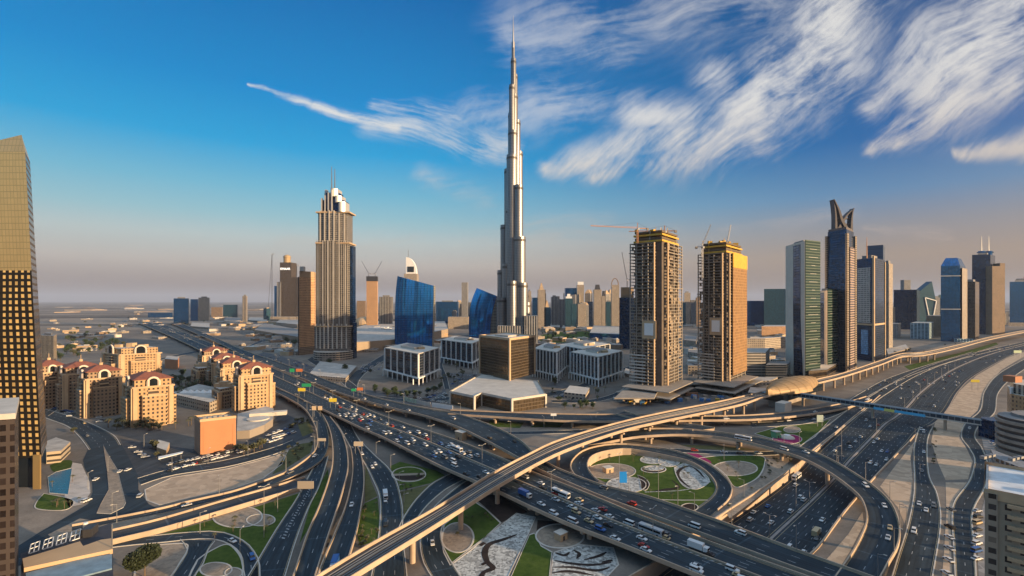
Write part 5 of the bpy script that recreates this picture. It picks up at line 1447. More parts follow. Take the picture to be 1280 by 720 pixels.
# ------------------------------------------------------------------ far skyline
b, Y, H = S('dark_tower', 'dark blue tower under scaffold with crane just left of the taller building site tower', 774, 789, 794, 436, 372, GL_DEEP, 0.01, 0.03)
b.part('scaffold_top', MB().prism(inset(b.pts, .8), H, H + 24, 0, 0), mat('scaffold_brown', (0.17, 0.12, 0.07), .9))
crane('luffing crane leaning left on the dark scaffolded tower', 784, Y + 8, H + 20, H + 40, (-12, 0, 85), 7, 7, False, m=DARK, w=1.6)
far = [
 (660, 664, 412, 364, CREAM, 'thin cream tower touching the right side of the tallest skyscraper'),
 (665, 672, 410, 372, GL_BLUE, 'low blue glass tower right of the tallest skyscraper'),
 (672, 682, 412, 362, CREAM, 'cream tower with lit peaked top left in the far cluster'),
 (680, 688, 412, 384, GL_TEAL, 'short teal tower in front of the lit peaked tower'),
 (689, 697, 409, 371, GREYS, 'grey striped tower fourth in the far cluster'),
 (697, 706, 409, 374, GREYS, 'pale grey striped tower beside the white stepped one in the far cluster'),
 (706, 716, 411, 373, GL_TEAL, 'teal tower with white stepped roof in the far cluster'),
 (706, 723, 405, 360, GL_BLUE, 'broad blue tower joined to the brightest far tower'),
 (721, 730, 406, 356, CREAM, 'brightest far tower with a glowing white top'),
 (714, 721, 413, 380, GL_TEAL, 'low teal tower before the broad blue tower'),
 (722, 733, 411, 380, CREAM, 'cream block before the brightest far tower'),
 (733, 741, 408, 377, GL_DEEP, 'dark low tower between two cream towers of the far cluster'),
 (742, 752, 411, 362, CREAM, 'tall cream tower with a dark lantern top'),
 (752, 757, 411, 370, CREAM, 'slim cream companion against the tower with the lantern top'),
 (757, 765, 408, 377, GL_TEAL, 'low teal tower before the arch topped tower'),
 (764, 774, 411, 356, CREAM, 'tower with an arched top beside the scaffolded dark tower'),
 (855, 863, 405, 366, CREAM, 'pale tower seen in the gap between the two building site towers'),
 (863, 871, 405, 375, GREYS, 'grey tower half hidden by the netted building site tower'),
 (851, 857, 408, 378, GL_TEAL, 'small teal tower touching the taller building site tower'),
 (577, 585, 410, 353, GREYT, 'slim grey tower standing alone between the blue blades'),
 (545, 573, 404, 377, GL_BLUE, 'wide low blue office behind the larger blue blade'),
 (458, 472, 414, 346, ORANGE, 'unfinished brown tower with two cranes right of the hotel tower'),
 (474, 491, 412, 371, GREYS, 'white and grey striped block right of the unfinished brown tower'),
 (446, 457, 409, 376, CLAY, 'dim brown block just right of the hotel tower'),
 (217, 236, 405, 373, GL_BLUE, 'blue tower with pale flank leftmost on the far horizon'),
 (238, 248, 401, 374, GL_BLUE, 'smaller blue tower right of the leftmost blue tower'),
 (248, 262, 401, 372, CREAM, 'pale tower joined to the smaller blue tower on the left horizon'),
 (279, 297, 399, 381, GL_TEAL, 'short teal block on the left horizon beside a thin tower'),
 (303, 309, 404, 370, CREAM, 'thin pale tower alone on the left horizon'),
 (264, 278, 396, 384, CLAY, 'dim brown block between blue towers on the left horizon'),
 (185, 216, 397, 391, GL_BLUE, 'long low blue shed at the far left end of the flyover'),
 (1249, 1258, 406, 392, CREAM, 'low pale block between the twin topped and the red crowned towers'),
 (1167, 1175, 408, 372, GREYT, 'grey tower peeking out behind the blue rounded tower'),
 (1111, 1119, 414, 384, CREAM, 'pale low block behind the thin balcony tower'),
 (870, 876, 408, 372, CLAY, 'dim tower right behind the netted tower'),
 (914, 930, 410, 398, STONE_B, 'low stone block behind the orange netting'),
 (499, 512, 413, 390, CLAY, 'low brown block left behind the larger blue blade'),
 (560, 586, 411, 396, STONE_B, 'flat stone block between the two blue blades'),
 (630, 640, 413, 399, GREYT, 'low grey block in front of the tallest skyscraper'),
]
for i, (a, c, yb, yt, m, lab) in enumerate(far):
    Rr = c + (2 if (a + c) / 2 < 640 else 0)
    if (a + c) / 2 < 640: b, Y, H = S('distant_tower' if yb - yt > 14 else 'distant_block', lab, a, c - 0.6, c + 0.5, yb, yt, m, 0.0, 0.02, plant=(i % 2 == 0))
    else: b, Y, H = S('distant_tower' if yb - yt > 14 else 'distant_block', lab, a - 0.5, a + 0.6, c, yb, yt, m, 0.02, 0.0, plant=(i % 2 == 0))
    k = Y / F
    if 'peaked' in lab: b.part('peaked_top', MB().prism(inset(b.pts, .6), H, H + 26, 0, 0, topscale=.2), CREAMP)
    if 'glowing' in lab: b.part('white_top', MB().prism(inset(b.pts, .9), H, H + 14, 0, 0), WHITE)
    if 'lantern' in lab: b.part('lantern', MB().prism(inset(b.pts, .7), H, H + 20, 0, 0, topscale=.7), DARK)
    if 'arched' in lab:
        pts = [(6.5 * k / 1.5 * cos(pi * j / 10), H + 26 * sin(pi * j / 10)) for j in range(11)]
        mb = MB()
        for p, q in zip(pts, pts[1:]): mb.bar((p[0], 0, p[1]), (q[0], 0, q[1]), 3)
        b.part('arch_top', mb, CLAY)
    if 'stepped roof' in lab: b.part('stepped_roof', MB().prism(inset(b.pts, .8), H, H + 8, 0, 0).prism(inset(b.pts, .4), H + 8, H + 18, 0, 0), WHITE)
    if 'two cranes' in lab:
        crane('left luffing crane on the unfinished brown tower', 461, Y, H, H + 10, (-26, 0, 58), 0, 8, False, DARK)
        crane('right luffing crane on the unfinished brown tower', 469, Y, H, H + 10, (24, 0, 56), 0, 8, False, DARK)
        b.part('dark_top', MB().prism(inset(b.pts, 1.03), H - 16, H + 2, 0, 0, True), DARK)
# towers left of the hotel tower
pts, Y = q3(338, 362, 371, 405, 0.02, 0.05)
b = Bld('unfinished_tower', 'dark unfinished tower with white lettering near its rounded top', pts, 'tower')
k = Y / F; Z = lambda y: zat(Y, y); X = lambda px: (px - 640) * k - b.o[0]
def bx(name, a, c, top, dy, dep, m, roof=ROOFG): return b.part(name, MB().box(((X(a) + X(c)) / 2, dy, 0), (X(c) - X(a), dep, Z(top)), 0, 0, False, 1), [m, roof])
bx('main_shaft', 343.5, 358, 327, 0, 60, DARKW); bx('side_wing', 358, 368, 346, -4, 50, DARKW); bx('side_wing', 340, 345, 352, -8, 50, GREYT); bx('blue_wing', 336.5, 340, 357, -6, 50, GL_BLUE)
b.part('top_dome', MB().cyl(X(349), 0, 16, Z(327), Z(320), 0, 16, 1).dome(X(349), 0, Z(320), 18, 14), mat('dome_gold', (.34, .24, .12), .6))
b.part('podium', MB().box((X(354), -20, 0), (X(374) - X(338), 90, Z(396)), 0, 0, False, 1), [STONE_B, ROOFP])
tx = bpy.data.curves.new('sign_lettering', 'FONT'); tx.body = 'EMAAR'; tx.size = 15; tx.extrude = 0.4; tx.align_x = 'CENTER'
tmp = bpy.data.objects.new('tmp_text', tx); COL.objects.link(tmp); bpy.context.view_layer.update()
tme = bpy.data.meshes.new_from_object(tmp.evaluated_get(bpy.context.evaluated_depsgraph_get())); bpy.data.objects.remove(tmp)
to = bpy.data.objects.new('sign_lettering', tme); COL.objects.link(to); to.parent = b.root
to.location = (X(350.5), -31, Z(336.5)); to.rotation_euler = (R(90), 0, 0); tme.materials.clear(); tme.materials.append(mat('lit_lettering', (.8, .8, .8), .5, emit=(1, .97, .9, 0.9)))
crane('pale mast crane beside the lettered unfinished tower', 340, Y - 10, 0, Z(318), (-20, 0, Z(310) - Z(318) + 20), 0, 10, False, DARK, 2.2)
crane('thin crane right of the lettered unfinished tower', 371, Y - 10, 0, Z(332), (-12, 4, 40), 0, 10, False, DARK, 2.0)
b, Y, H = S('orange_tower', 'orange lit hotel slab with a white fin roof left of the ribbed hotel tower', 374, 393, 396, 442, 347, ORANGE, -0.03, 0.05, plant=False)
k = Y / F
b.part('dark_flank', MB().box((b.pts[0][0] - 1.0, b.pts[0][1] + 6, 0), (2, 14, H)), DARKW)
b.part('attic', MB().prism(inset(b.pts, .98), H, H + 12, 0, 0), mat('attic_brown', (.38, .26, .15), .7))
b.part('roof_fin', MB().box((b.pts[0][0] + 5, b.pts[0][1] + 4, H + 12), (8, 8, 9)), PALE)
b.part('base', MB().prism(inset(b.pts, 1.04), 0, 16, 0, 0), CLAY)
# curved white tower behind the blue blade
Y = F * CAM_H / (405 - HY); k = Y / F
b = Bld('curved_tower', 'white tower with a quarter round sail top behind the larger blue blade', [((x - 640) * k, y) for x, y in ((504, Y), (521, Y), (521, Y + 50), (504, Y + 50))], 'tower')
X = lambda px: (px - 640) * k - b.o[0]
b.part('walls', MB().box((X(513), 0, 0), (X(521) - X(505), 46, zat(Y, 342)), 0, 0, False, 1), [CREAM, PALE])
pr = [(X(507), zat(Y, 342)), (X(507), zat(Y, 321))] + [(X(507) + (X(520) - X(507)) * sin(pi / 2 * j / 6), zat(Y, 342) + (zat(Y, 321) - zat(Y, 342)) * cos(pi / 2 * j / 6)) for j in range(1, 7)]
mb = MB(); mb.face([(x, -16, z) for x, z in pr]); mb.face([(x, 12, z) for x, z in reversed(pr)])
for p, q in zip(pr, pr[1:] + pr[:1]): mb.quad((p[0], -16, p[1]), (q[0], -16, q[1]), (q[0], 12, q[1]), (p[0], 12, p[1]))
b.part('sail_top', mb, WHITE); b.part('dark_opening', MB().box((X(513), -17, zat(Y, 340)), (X(517) - X(509), 2, zat(Y, 333) - zat(Y, 340)), 0, 0, True), GLASSK); b.part('mast', MB().bar((X(509), 0, zat(Y, 321)), (X(509), 0, zat(Y, 312)), 2), STEEL)

# ------------------------------------------------------------------ shopping centre and low roofs in the middle
def slab_px(name, label, px, z0, z1, m, roof, cat='building', extra=None):
    w = [P(x, y, 0).xy for x, y in px]
    b = Bld(name, label, [tuple(q) for q in w], cat)
    b.part('walls', MB().prism(b.pts, z0, z1, 0, 1), [m, roof])
    return b
b = slab_px('shopping_centre', 'huge flat pale roofed shopping centre right of the hotel tower', [(445, 441), (496, 436), (560, 420), (556, 408), (470, 408), (444, 418)], 0, 22, mat('mall_wall', (.30, .23, .16), .8, var=.1), ROOFP)
rng = random.Random(3)
for i in range(26):
    u = (rng.uniform(-.75, .75), rng.uniform(-.75, .75)); q = ((b.pts[0][0] + b.pts[3][0]) / 2 * 0 + u[0] * 130, u[1] * 190)
    inside = False; n = len(b.pts); j = n - 1
    for i2 in range(n):
        if ((b.pts[i2][1] > q[1]) != (b.pts[j][1] > q[1])) and q[0] < (b.pts[j][0] - b.pts[i2][0]) * (q[1] - b.pts[i2][1]) / (b.pts[j][1] - b.pts[i2][1]) + b.pts[i2][0]: inside = not inside
        j = i2
    if inside: b.part('roof_light', MB().box((q[0], q[1], 22), (rng.uniform(14, 44), rng.uniform(6, 12), rng.uniform(1.5, 4)), rng.uniform(-.3, .3)), rng.choice([WHITE, PALE, ROOFG]))
b = Bld('domed_hall', 'pale domed hall beyond the shopping centre roof', [tuple(P(x, y, 0).xy) for x, y in ((446, 413), (466, 413), (464, 409), (448, 409))], 'hall')
b.part('dome', MB().dome(0, 0, 22, 38, 26, 0, 20, 5).cyl(0, 0, 38, 0, 22, 0, 20, 1), CREAMP)
slab_px('market_hall', 'low blue roofed hall left of the scaffolded dark tower', [(737, 423), (776, 425), (780, 414), (742, 412)], 0, 16, GL_BLUE, ROOFP, 'hall')
slab_px('exhibition_hall', 'long low hall with brown roofs in front of the lettered tower', [(318, 418), (372, 428), (376, 418), (330, 408)], 0, 15, CLAY, ROOFG, 'hall')
slab_px('exhibition_hall', 'pale roofed low hall left of the orange lit hotel slab', [(345, 409), (372, 412), (374, 405), (352, 403)], 0, 20, STONE_B, ROOFP, 'hall')
slab_px('gatehouse', 'small pale flat building right of the bronze cube podium', [(705, 498), (732, 501), (737, 492), (712, 489)], 0, 7, STONE_B, PALE, 'building')
slab_px('site_canopy', 'pale concrete canopy deck in front of the taller building site tower', [(768, 508), (818, 508), (822, 499), (778, 498)], 7.5, 9, SLABM, SLABM, 'canopy').part('props', MB().box((-14, 0, 0), (1, 1, 7.5)).box((14, 0, 0), (1, 1, 7.5)).box((0, 3, 0), (9, 5, 7.5)), CREAMP)
b = slab_px('drum_podium', 'pale flat podium at the foot of the hotel tower', [(385, 474), (432, 478), (446, 462), (400, 456)], 0, 6, STONE_B, ROOFP, 'podium')
low = [
 ([(620, 424), (660, 428), (664, 420), (628, 416)], 12, 'low pale block between smaller blue blade and bronze cube'),
 ([(548, 442), (560, 446), (562, 438), (551, 436)], 9, 'small low block tucked behind the left framed office block'),
 ([(860, 446), (872, 448), (872, 440), (862, 438)], 10, 'small pale block in the gap between the building site towers'),
 ([(855, 432), (870, 434), (871, 427), (857, 425)], 14, 'flat block higher up in the gap between the building site towers'),
 ([(780, 470), (786, 472), (788, 466), (782, 464)], 5, 'tiny site cabin left of the taller building site tower'),
 ([(935, 497), (960, 499), (962, 492), (938, 490)], 6, 'low dark roofed shed left of the station shell'),
 ([(480, 430), (494, 434), (494, 428), (482, 425)], 10, 'low block between hotel tower flank and larger blue blade'),
 ([(670, 410), (700, 412), (700, 407), (674, 406)], 9, 'low pale houses under the cream far towers'),
 ([(702, 413), (734, 414), (732, 409), (704, 408)], 9, 'second row of low pale houses under the far towers'),
 ([(1110, 446), (1136, 438), (1132, 433), (1108, 439)], 5, 'low dark canopy on the bare plot behind the rail viaduct'),
 ([(380, 437), (394, 440), (396, 433), (383, 431)], 7, 'low block at the foot of the orange lit hotel slab'),
 ([(280, 405), (300, 407), (300, 400), (282, 399)], 14, 'white low building with teal front on the left horizon'),
 ([(238, 410), (262, 412), (262, 406), (240, 405)], 8, 'low sandy block beyond the far end of the flyover'),
 ([(310, 402), (334, 404), (334, 399), (312, 398)], 8, 'low block between thin tower and lettered tower'),
]
for px, h, lab in low: slab_px('low_block', lab, px, 0, h, random.choice([STONE_B, CLAY, BEIGE_D, CREAM]), random.choice([ROOFP, ROOFG]))
# scattered little houses of the far left and the hazy middle: look-alikes
rng = random.Random(11)
def scatter_houses(n, x0, x1, y0, y1, label, group, hs=(4, 9), sz=(12, 34), mats=None):
    for i in range(n):
        px = rng.uniform(x0, x1); py = y0 + (y1 - y0) * rng.random()
        p = P(px, py)
        w, d, h = rng.uniform(*sz), rng.uniform(*sz), rng.uniform(*hs)
        mb = MB().box((0, 0, 0), (w, d, h), rng.uniform(-.8, .8), 0, False, 1)
        mb.box((w * .15, 0, h), (w * .3, d * .3, 2.2), 0, 1)
        o = mb.build('low_house', [rng.choice(mats or [STONE_B, CREAMP, CLAY, PALE]), rng.choice([ROOFP, ROOFG, PALE])], None, loc=(p.x, p.y, 0))
        tag(o, label, 'house', group)
scatter_houses(26, 62, 185, 401, 440, 'low flat roofed pale building among the villas behind the red roofed apartments', 'low buildings of the far left villas')
scatter_houses(24, 270, 372, 396, 414, 'low flat roofed building on the hazy plain left of the hotel tower', 'low buildings on the left plain', (5, 14), (25, 90))
scatter_houses(22, 660, 780, 404, 418, 'low pale building at the foot of the far tower cluster', 'low buildings under the far cluster', (5, 14), (18, 50))
scatter_houses(12, 850, 990, 400, 432, 'low pale building behind the netted building site tower', 'low buildings right of the site towers', (6, 14), (18, 60))
scatter_houses(12, 1100, 1276, 396, 411, 'low pale building on the plain between the right hand towers', 'low buildings on the right plain', (6, 14), (20, 60))
scatter_houses(12, 440, 640, 398, 412, 'low building on the plain behind the blue blades', 'low buildings in the middle plain', (6, 16), (25, 80))
scatter_houses(18, 60, 330, 381, 392, 'long low building on the empty desert plain', 'low buildings on the desert plain', (5, 9), (60, 240))

scatter_houses(28, 60, 330, 392, 424, 'low flat roofed building on the sandy edge of the left plain', 'low buildings on the sandy edge', (4, 9), (16, 50))
# ------------------------------------------------------------------ left side: gold tower, red roofed apartments, orange block
def gold_tower():
    Yb = 281.0
    g = lambda px, y: ((px - 640) / F * y, y)
    bot = [g(-60, Yb * 1.0), g(52, Yb), g(59, Yb * 1.10), g(-40, Yb * 1.12)]
    top = [g(-60, Yb), g(31, Yb), g(37, Yb * 1.07), g(-40, Yb * 1.12)]
    o = ((bot[0][0] + bot[2][0]) / 2, (bot[0][1] + bot[2][1]) / 2)
    root = thing('gold_tower', 'tall tapering gold tower at the left picture edge with a slanted top', 'tower', (o[0], o[1], 0))
    L = lambda p: (p[0] - o[0], p[1] - o[1])
    bot = [L(p) for p in bot]; top = [L(p) for p in top]
    zb, zs, zt = 18.0, zat(Yb, 338), zat(Yb, 181)
    lv = lambda z: [lerp2(a, b, (z - zb) / (zt - zb)) for a, b in zip(bot, top)]
    def ring(a, b, za, zb_, mb, faces=(0, 1, 2, 3), mi=0):
        for i in faces:
            j = (i + 1) % 4
            w = sqrt((a[i][0] - a[j][0]) ** 2 + (a[i][1] - a[j][1]) ** 2)
            mb.face([(*a[i], za), (*a[j], za), (*b[j], zb_), (*b[i], zb_)], mi, [(-w, za), (0, za), (0, zb_), (-w, zb_)])
    low = facade('gold_grid_painted_shadow', (0.03, 0.022, 0.014), (0.85, 0.56, 0.20), 4.0, 3.7, 0.45, 0.58, 0.45, 0.3, 0.22, 0.4, 0.6, blind=0.0, jit=0.02)  # dark wall colour stands in for a cast shadow; gold panes for reflected sunset
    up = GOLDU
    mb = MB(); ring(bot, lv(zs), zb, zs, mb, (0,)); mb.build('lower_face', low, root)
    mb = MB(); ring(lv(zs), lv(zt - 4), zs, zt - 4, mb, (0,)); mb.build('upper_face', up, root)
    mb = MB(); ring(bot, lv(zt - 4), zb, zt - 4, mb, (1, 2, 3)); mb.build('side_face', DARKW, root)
    c = lv(zt - 4)
    pk = Vector((top[1][0] - 4, top[1][1] + 2, zat(Yb, 167)))
    mb = MB()
    q = [Vector((*p, zt - 4)) for p in c]
    lft = Vector((q[0].x, q[0].y, zt - 16)) 
    mb.face([q[0], q[1], pk], 0, [(0, 0), (40, 0), (36, 10)]); mb.face([q[1], q[2], pk], 0); mb.face([q[2], q[3], pk], 0); mb.face([q[3], q[0], pk], 0)
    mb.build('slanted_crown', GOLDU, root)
    mb = MB(); mb.poly(bot, zb, 0, True); mb.build('soffit', CONC_D, root)
    for k in range(5):
        p = lerp2(bot[1], bot[0], 0.01 + k * 0.016)
        MB().bar((p[0], p[1] - .5, 0), (p[0], p[1] - .5, zb + 2), 0.8).build('gold_column', mat('gold_column', (.6, .4, .16), .35, .7), root)
    mb = MB().prism(inset(bot, 0.86), 0, zb, 0, 0); mb.build('lobby', GLASSK, root)
gold_tower()
b = Bld('dark_tower', 'near dark tower in the lower left corner with a gold corner strip', [(-200, 136), (-158.5, 153), (-183, 178), (-224, 161)], 'tower')
b.prism('walls', 0, 73, facade('near_dark_grid', (0.045, 0.033, 0.028), (0.03, 0.022, 0.02), 2.4, 3.4, .6, .6, .3, .15, .5), ROOFP)
b.part('gold_strip', MB().box((b.pts[1][0] - 4, b.pts[1][1] - 1.2, 0), (0.7, 0.7, 66), 0), mat('gold_column', (.6, .4, .16), .35, .7))
b.part('roof_edge', MB().prism(inset(b.pts, 1.01), 72.4, 74.2, 0, 1, True), PALE)
b = slab_px('terraced_block', 'low banded terrace block at the foot of the gold tower', [(58, 580), (76, 578), (88, 566), (70, 560), (56, 566)], 0, 8, facade('terrace_bands', (.42, .34, .24), (.05, .045, .04), 30, 3.6, .99, .4, 0, .2, .3, blind=0), ROOFP)
# office at the lower edge: dark roof with white frames, pale lit walls
pz = 20.0
px = [(26, 692), (100, 668), (140, 653), (142, 745), (26, 760)]
b = Bld('low_office', 'low office at the lower edge with a dark roof, white frames and pale blue terrace', [tuple(P(x, y, pz).xy) for x, y in px], 'office block')
b.part('walls', MB().prism(b.pts, 0, pz, 0, 1), [mat('pale_office_wall', (.42, .38, .33), .8, var=.1), mat('dark_roof', (.035, .035, .045), .7, var=.3, vscale=.3)])
lp = lambda x, y, z=pz: Vector((*b.loc(P(x, y, z).xy), z))
for t in range(4):
    for (x, y) in ((36 + t * 17, 694 - t * 5.2),):
        mb = MB(); a = lp(x, y); c = lp(x + 12, y - 4); e = lp(x + 14, y - 16); g_ = lp(x + 3, y - 12)
        for p, q in ((a, c), (c, e), (e, g_), (g_, a), ((a + c) / 2, (e + g_) / 2), ((a + g_) / 2, (c + e) / 2)): mb.bar(p + Vector((0, 0, .5)), q + Vector((0, 0, .5)), .25)
        b.part('roof_frame', mb, WHITE)
pol = [lp(28, 704), lp(100, 682), lp(104, 688), lp(126, 680), lp(141, 678), lp(141, 692), lp(30, 716)]
mb = MB().prism([(p.x, p.y) for p in pol], pz, pz + 1.6, 0, 0); b.part('terrace_wall', mb, CREAMP)
pol = [lp(32, 718), lp(104, 700), lp(140, 694), lp(140, 712), lp(34, 740)]
mb = MB().prism([(p.x, p.y) for p in pol], pz, pz + .5, 0, 0); b.part('terrace', mb, mat('blue_terrace', (.16, .24, .30), .6, var=.3, vscale=.3))
b.part('roof_hut', MB().box((*lp(112, 668).xy, pz), (3.4, 5, 3), .3), DARK); b.part('water_tank', MB().cyl(*lp(107, 664).xy, .8, pz, pz + 3.4, 0, 10, 0), WHITE); b.part('flagpole', MB().bar(lp(140, 690), lp(140, 690) + Vector((0, 0, 10)), .25), STEEL)

def apartment(label, L, M, Rr, pyb, pyt, dL, dR, m=None, red=True, arch=True):
    m = m or BEIGE
    pts, Y = q3(L, M, Rr, pyb, dL, dR)
    b = Bld('apartment_block', label, pts, 'apartment block', 'sandy apartment blocks')
    H = zat(Y, pyt); c = H * 0.84
    b.prism('walls', 0, c, m, ROOFP)
    b.part('cornice', MB().prism(inset(b.pts, 1.05), c - 0.5, c + 0.9, 0, 0, True), CREAMP)
    b.prism('attic_storey', c + 0.9, H, m, ROOFP, k=0.9)
    b.part('arcade', MB().prism(inset(b.pts, 1.04), 0, 1.0, 0, 0), CREAMP)
    ccw = b.pts if sum(b.pts[i][0] * b.pts[(i + 1) % 4][1] - b.pts[(i + 1) % 4][0] * b.pts[i][1] for i in range(4)) > 0 else list(reversed(b.pts))
    nfl = max(4, int(c / 3.4))
    Lc, Mc, Rc, Bc = [Vector(p) for p in b.pts]
    ex, ey = (Rc - Mc) / 2, (Lc - Mc) / 2
    for sx, sy, hz in ((1.24, .62, .70), (.60, 1.28, .78)):
        wp = [tuple(ex * x * sx + ey * y * sy) for x, y in ((-1, 1), (-1, -1), (1, -1), (1, 1))]
        b.part('side_wing', MB().prism(wp, 0, c * hz, 0, 1, u0=1.3), [m, ROOFP])
        b.part('wing_parapet', MB().prism(inset(wp if wp else [], 1.015), c * hz - .4, c * hz + .9, 0, None), CREAMP)
    for q in range(4):
        u = ex * (-.5 + .33 * q) + ey * (.55 if q % 2 else -.5)
        b.part('roof_unit', MB().box((u.x * 1.9, u.y * .8, c + .9), (1.8, 1.4, 1.2), .4), STEEL)
    for i in range(4):
        p, q = ccw[i], ccw[(i + 1) % 4]
        d, nrm, ln = side_frame(p, q); rz = math.atan2(d.y, d.x)
        mid = Vector(((p[0] + q[0]) / 2 + b.o[0], (p[1] + q[1]) / 2 + b.o[1]))
        if nrm.dot(mid) > 0: continue
        # corner piers and central balcony stack
        for f in (0.06, 0.94):
            u = lerp2(p, q, f); b.part('corner_pier', MB().box((u[0] + nrm.x * .5, u[1] + nrm.y * .5, 0), (ln * .1, 1.4, c), rz), CREAMP)
        u = lerp2(p, q, .5)
        for k in range(1, nfl):
            b.part('balcony', MB().box((u[0] + nrm.x * .9, u[1] + nrm.y * .9, k * 3.4), (ln * .26, 1.9, 1.15), rz, 0, True), CREAMP)
        b.part('balcony_shade_strip', MB().box((u[0] - nrm.x * .1, u[1] - nrm.y * .1, 3.4), (ln * .24, .6, c - 6), rz), mat('recess_shade_colour', (.06, .045, .035), .8))  # flat dark box: its colour stands in for the shade of a recess
        if arch:
            # round headed gable over the balconies
            mb = MB(); r = ln * .135; base = c + .9
            ctr = (u[0] * 1.0 + nrm.x * .3, u[1] + nrm.y * .3)
            A = [(r * cos(pi * j / 12), r * 1.0 * sin(pi * j / 12)) for j in range(13)]
            def at(x, z, off): return (ctr[0] + d.x * x + nrm.x * off, ctr[1] + d.y * x + nrm.y * off, base + z)
            h0 = (H - base) * .62
            for (x0, z0), (x1, z1) in zip(A, A[1:]):
                mb.bar(at(x0, z0 + h0, 0), at(x1, z1 + h0, 0), 1.5)
            mb.bar(at(r, 0, 0), at(r, h0, 0), 1.5); mb.bar(at(-r, 0, 0), at(-r, h0, 0), 1.5)
            ar = b.part('arch_gable', mb, mat('cream_arch', (.62, .52, .42), .8))
            mb = MB(); mb.face([at(x, z + h0, -.2) for x, z in A] + [at(-r, 0, -.2), at(r, 0, -.2)])
            b.part('arch_window', mb, GLASSK, ar)
    if red:
        rp = inset(b.pts, 1.0); rr = MB()
        rr.prism(rp, H, H + 0.6, 0, 0, True); rr.prism(inset(b.pts, .97), H + .6, H + 5.2, 0, 0, topscale=.28)
        ro = b.part('roof', rr, RED)
        b.part('roof_lantern', MB().cyl(0, 0, 1.6, H + 5, H + 7.4, 0, 8, 0).bar((0, 0, H + 7), (0, 0, H + 12), .35), CREAMP, ro)
    else:
        for k in range(3):
            u = lerp2(b.pts[0], b.pts[2], .3 + .2 * k); b.part('roof_turret', MB().prism([(u[0] + x, u[1] + y) for x, y in ((-4, -4), (4, -4), (4, 4), (-4, 4))], H, H + 3.5 + 2 * (k == 1), 0, 0), CREAMP)
    return b
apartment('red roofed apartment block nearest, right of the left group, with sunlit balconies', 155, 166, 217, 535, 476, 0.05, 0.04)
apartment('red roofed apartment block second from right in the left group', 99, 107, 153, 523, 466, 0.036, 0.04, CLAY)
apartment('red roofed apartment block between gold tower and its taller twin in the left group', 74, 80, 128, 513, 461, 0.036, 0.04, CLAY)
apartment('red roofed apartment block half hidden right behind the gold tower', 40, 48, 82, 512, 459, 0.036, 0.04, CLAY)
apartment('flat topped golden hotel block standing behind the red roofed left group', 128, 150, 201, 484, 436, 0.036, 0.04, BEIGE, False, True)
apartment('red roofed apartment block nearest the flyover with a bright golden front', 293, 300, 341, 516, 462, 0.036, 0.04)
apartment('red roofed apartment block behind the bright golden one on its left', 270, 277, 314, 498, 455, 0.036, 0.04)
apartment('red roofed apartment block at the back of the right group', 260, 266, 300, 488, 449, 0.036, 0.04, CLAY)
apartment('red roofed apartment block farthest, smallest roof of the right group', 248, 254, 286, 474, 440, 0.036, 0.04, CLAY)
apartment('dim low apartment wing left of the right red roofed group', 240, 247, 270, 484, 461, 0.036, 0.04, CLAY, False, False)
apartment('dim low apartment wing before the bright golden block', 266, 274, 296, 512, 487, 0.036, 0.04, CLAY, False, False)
S('slab_tower', 'striped sandy slab tower just right of the gold tower', 50, 67, 71, 470, 420, facade('sandy_stripes', (.46, .35, .22), (.06, .045, .035), 3.4, 3.5, .45, .97, 0, .2, .4), 0.02, .06)
b, Y, H = S('long_terrace', 'long low arcaded row between the two red roofed groups', 212, 262, 296, 516, 503, STONE_B, 0.10, .12, ROOFP, False, 'building')
for k in range(7): b.part('roof_tent', MB().prism([(x + (k - 3) * 7, y) for x, y in ((-3, -3), (3, -3), (3, 3), (-3, 3))], H, H + 3, 0, 0, topscale=.05), WHITE)
S('low_shop', 'small sunlit orange box building right of the golden hotel block', 206, 222, 224, 462, 450, ORWALL, .02, .06, ROOFP, False, 'building')
# orange block
pts, Y = q3(243, 250, 295, 569, 0.035, 0.035)
b = Bld('orange_block', 'windowless block with a plain bright orange front beside the car park', pts, 'building')
H = zat(Y, 527)
b.prism('walls', 0, H, mat('side_render', (.30, .21, .15), .85, var=.12, vscale=.08), ROOFP)
Lc, Mc, Rc, Bc = b.pts
d, nrm, ln = side_frame(Mc, Rc)
if nrm.dot(Vector(b.o)) > 0: nrm = -nrm
rz = math.atan2(d.y, d.x); mm = lerp2(Mc, Rc, .5)
b.part('front_panel', MB().box((mm[0] + nrm.x * .3, mm[1] + nrm.y * .3, 0.6), (ln * .98, .8, H - 1), rz, 0, True), ORWALL)
for f in (0.09, 0.91): u = lerp2(Mc, Rc, f); b.part('panel_groove', MB().box((u[0] + nrm.x * .75, u[1] + nrm.y * .75, 2), (.35, .2, H - 6), rz, 0, True), mat('groove', (.34, .17, .08), .9))
b.part('parapet', MB().prism(inset(b.pts, 1.01), H - .6, H + 1.4, 0, None).prism(inset(b.pts, .94), H - .3, H + 1.4, 0, None), CREAMP)
for k in range(5): u = lerp2(lerp2(Lc, Mc, .5), lerp2(Bc, Rc, .5), .2 + .15 * k); b.part('roof_unit', MB().box((u[0], u[1], H), (2.2, 2.6, 1.4), rz), ROOFG)
b = slab_px('round_hall', 'low white hall with a rounded oval roof right of the orange block', [(296, 549), (312, 548), (330, 541), (341, 533), (342, 519), (332, 516), (297, 526)], 0, 6.5, mat('hall_wall', (.26, .22, .18), .8, var=.1), ROOFP)
b.part('oval_roof', MB().cyl(2, -3, 9, 6.5, 7.4, 0, 24, 0), PALE); b.part('upper_slab', MB().box((4, 11, 6.5), (30, 7, 3.2), .35), PALE)
b = slab_px('site_office', 'pale flat shed beside the left car park', [(196, 566), (208, 570), (212, 560), (198, 556)], 0, 4, CREAMP, PALE, 'shed')
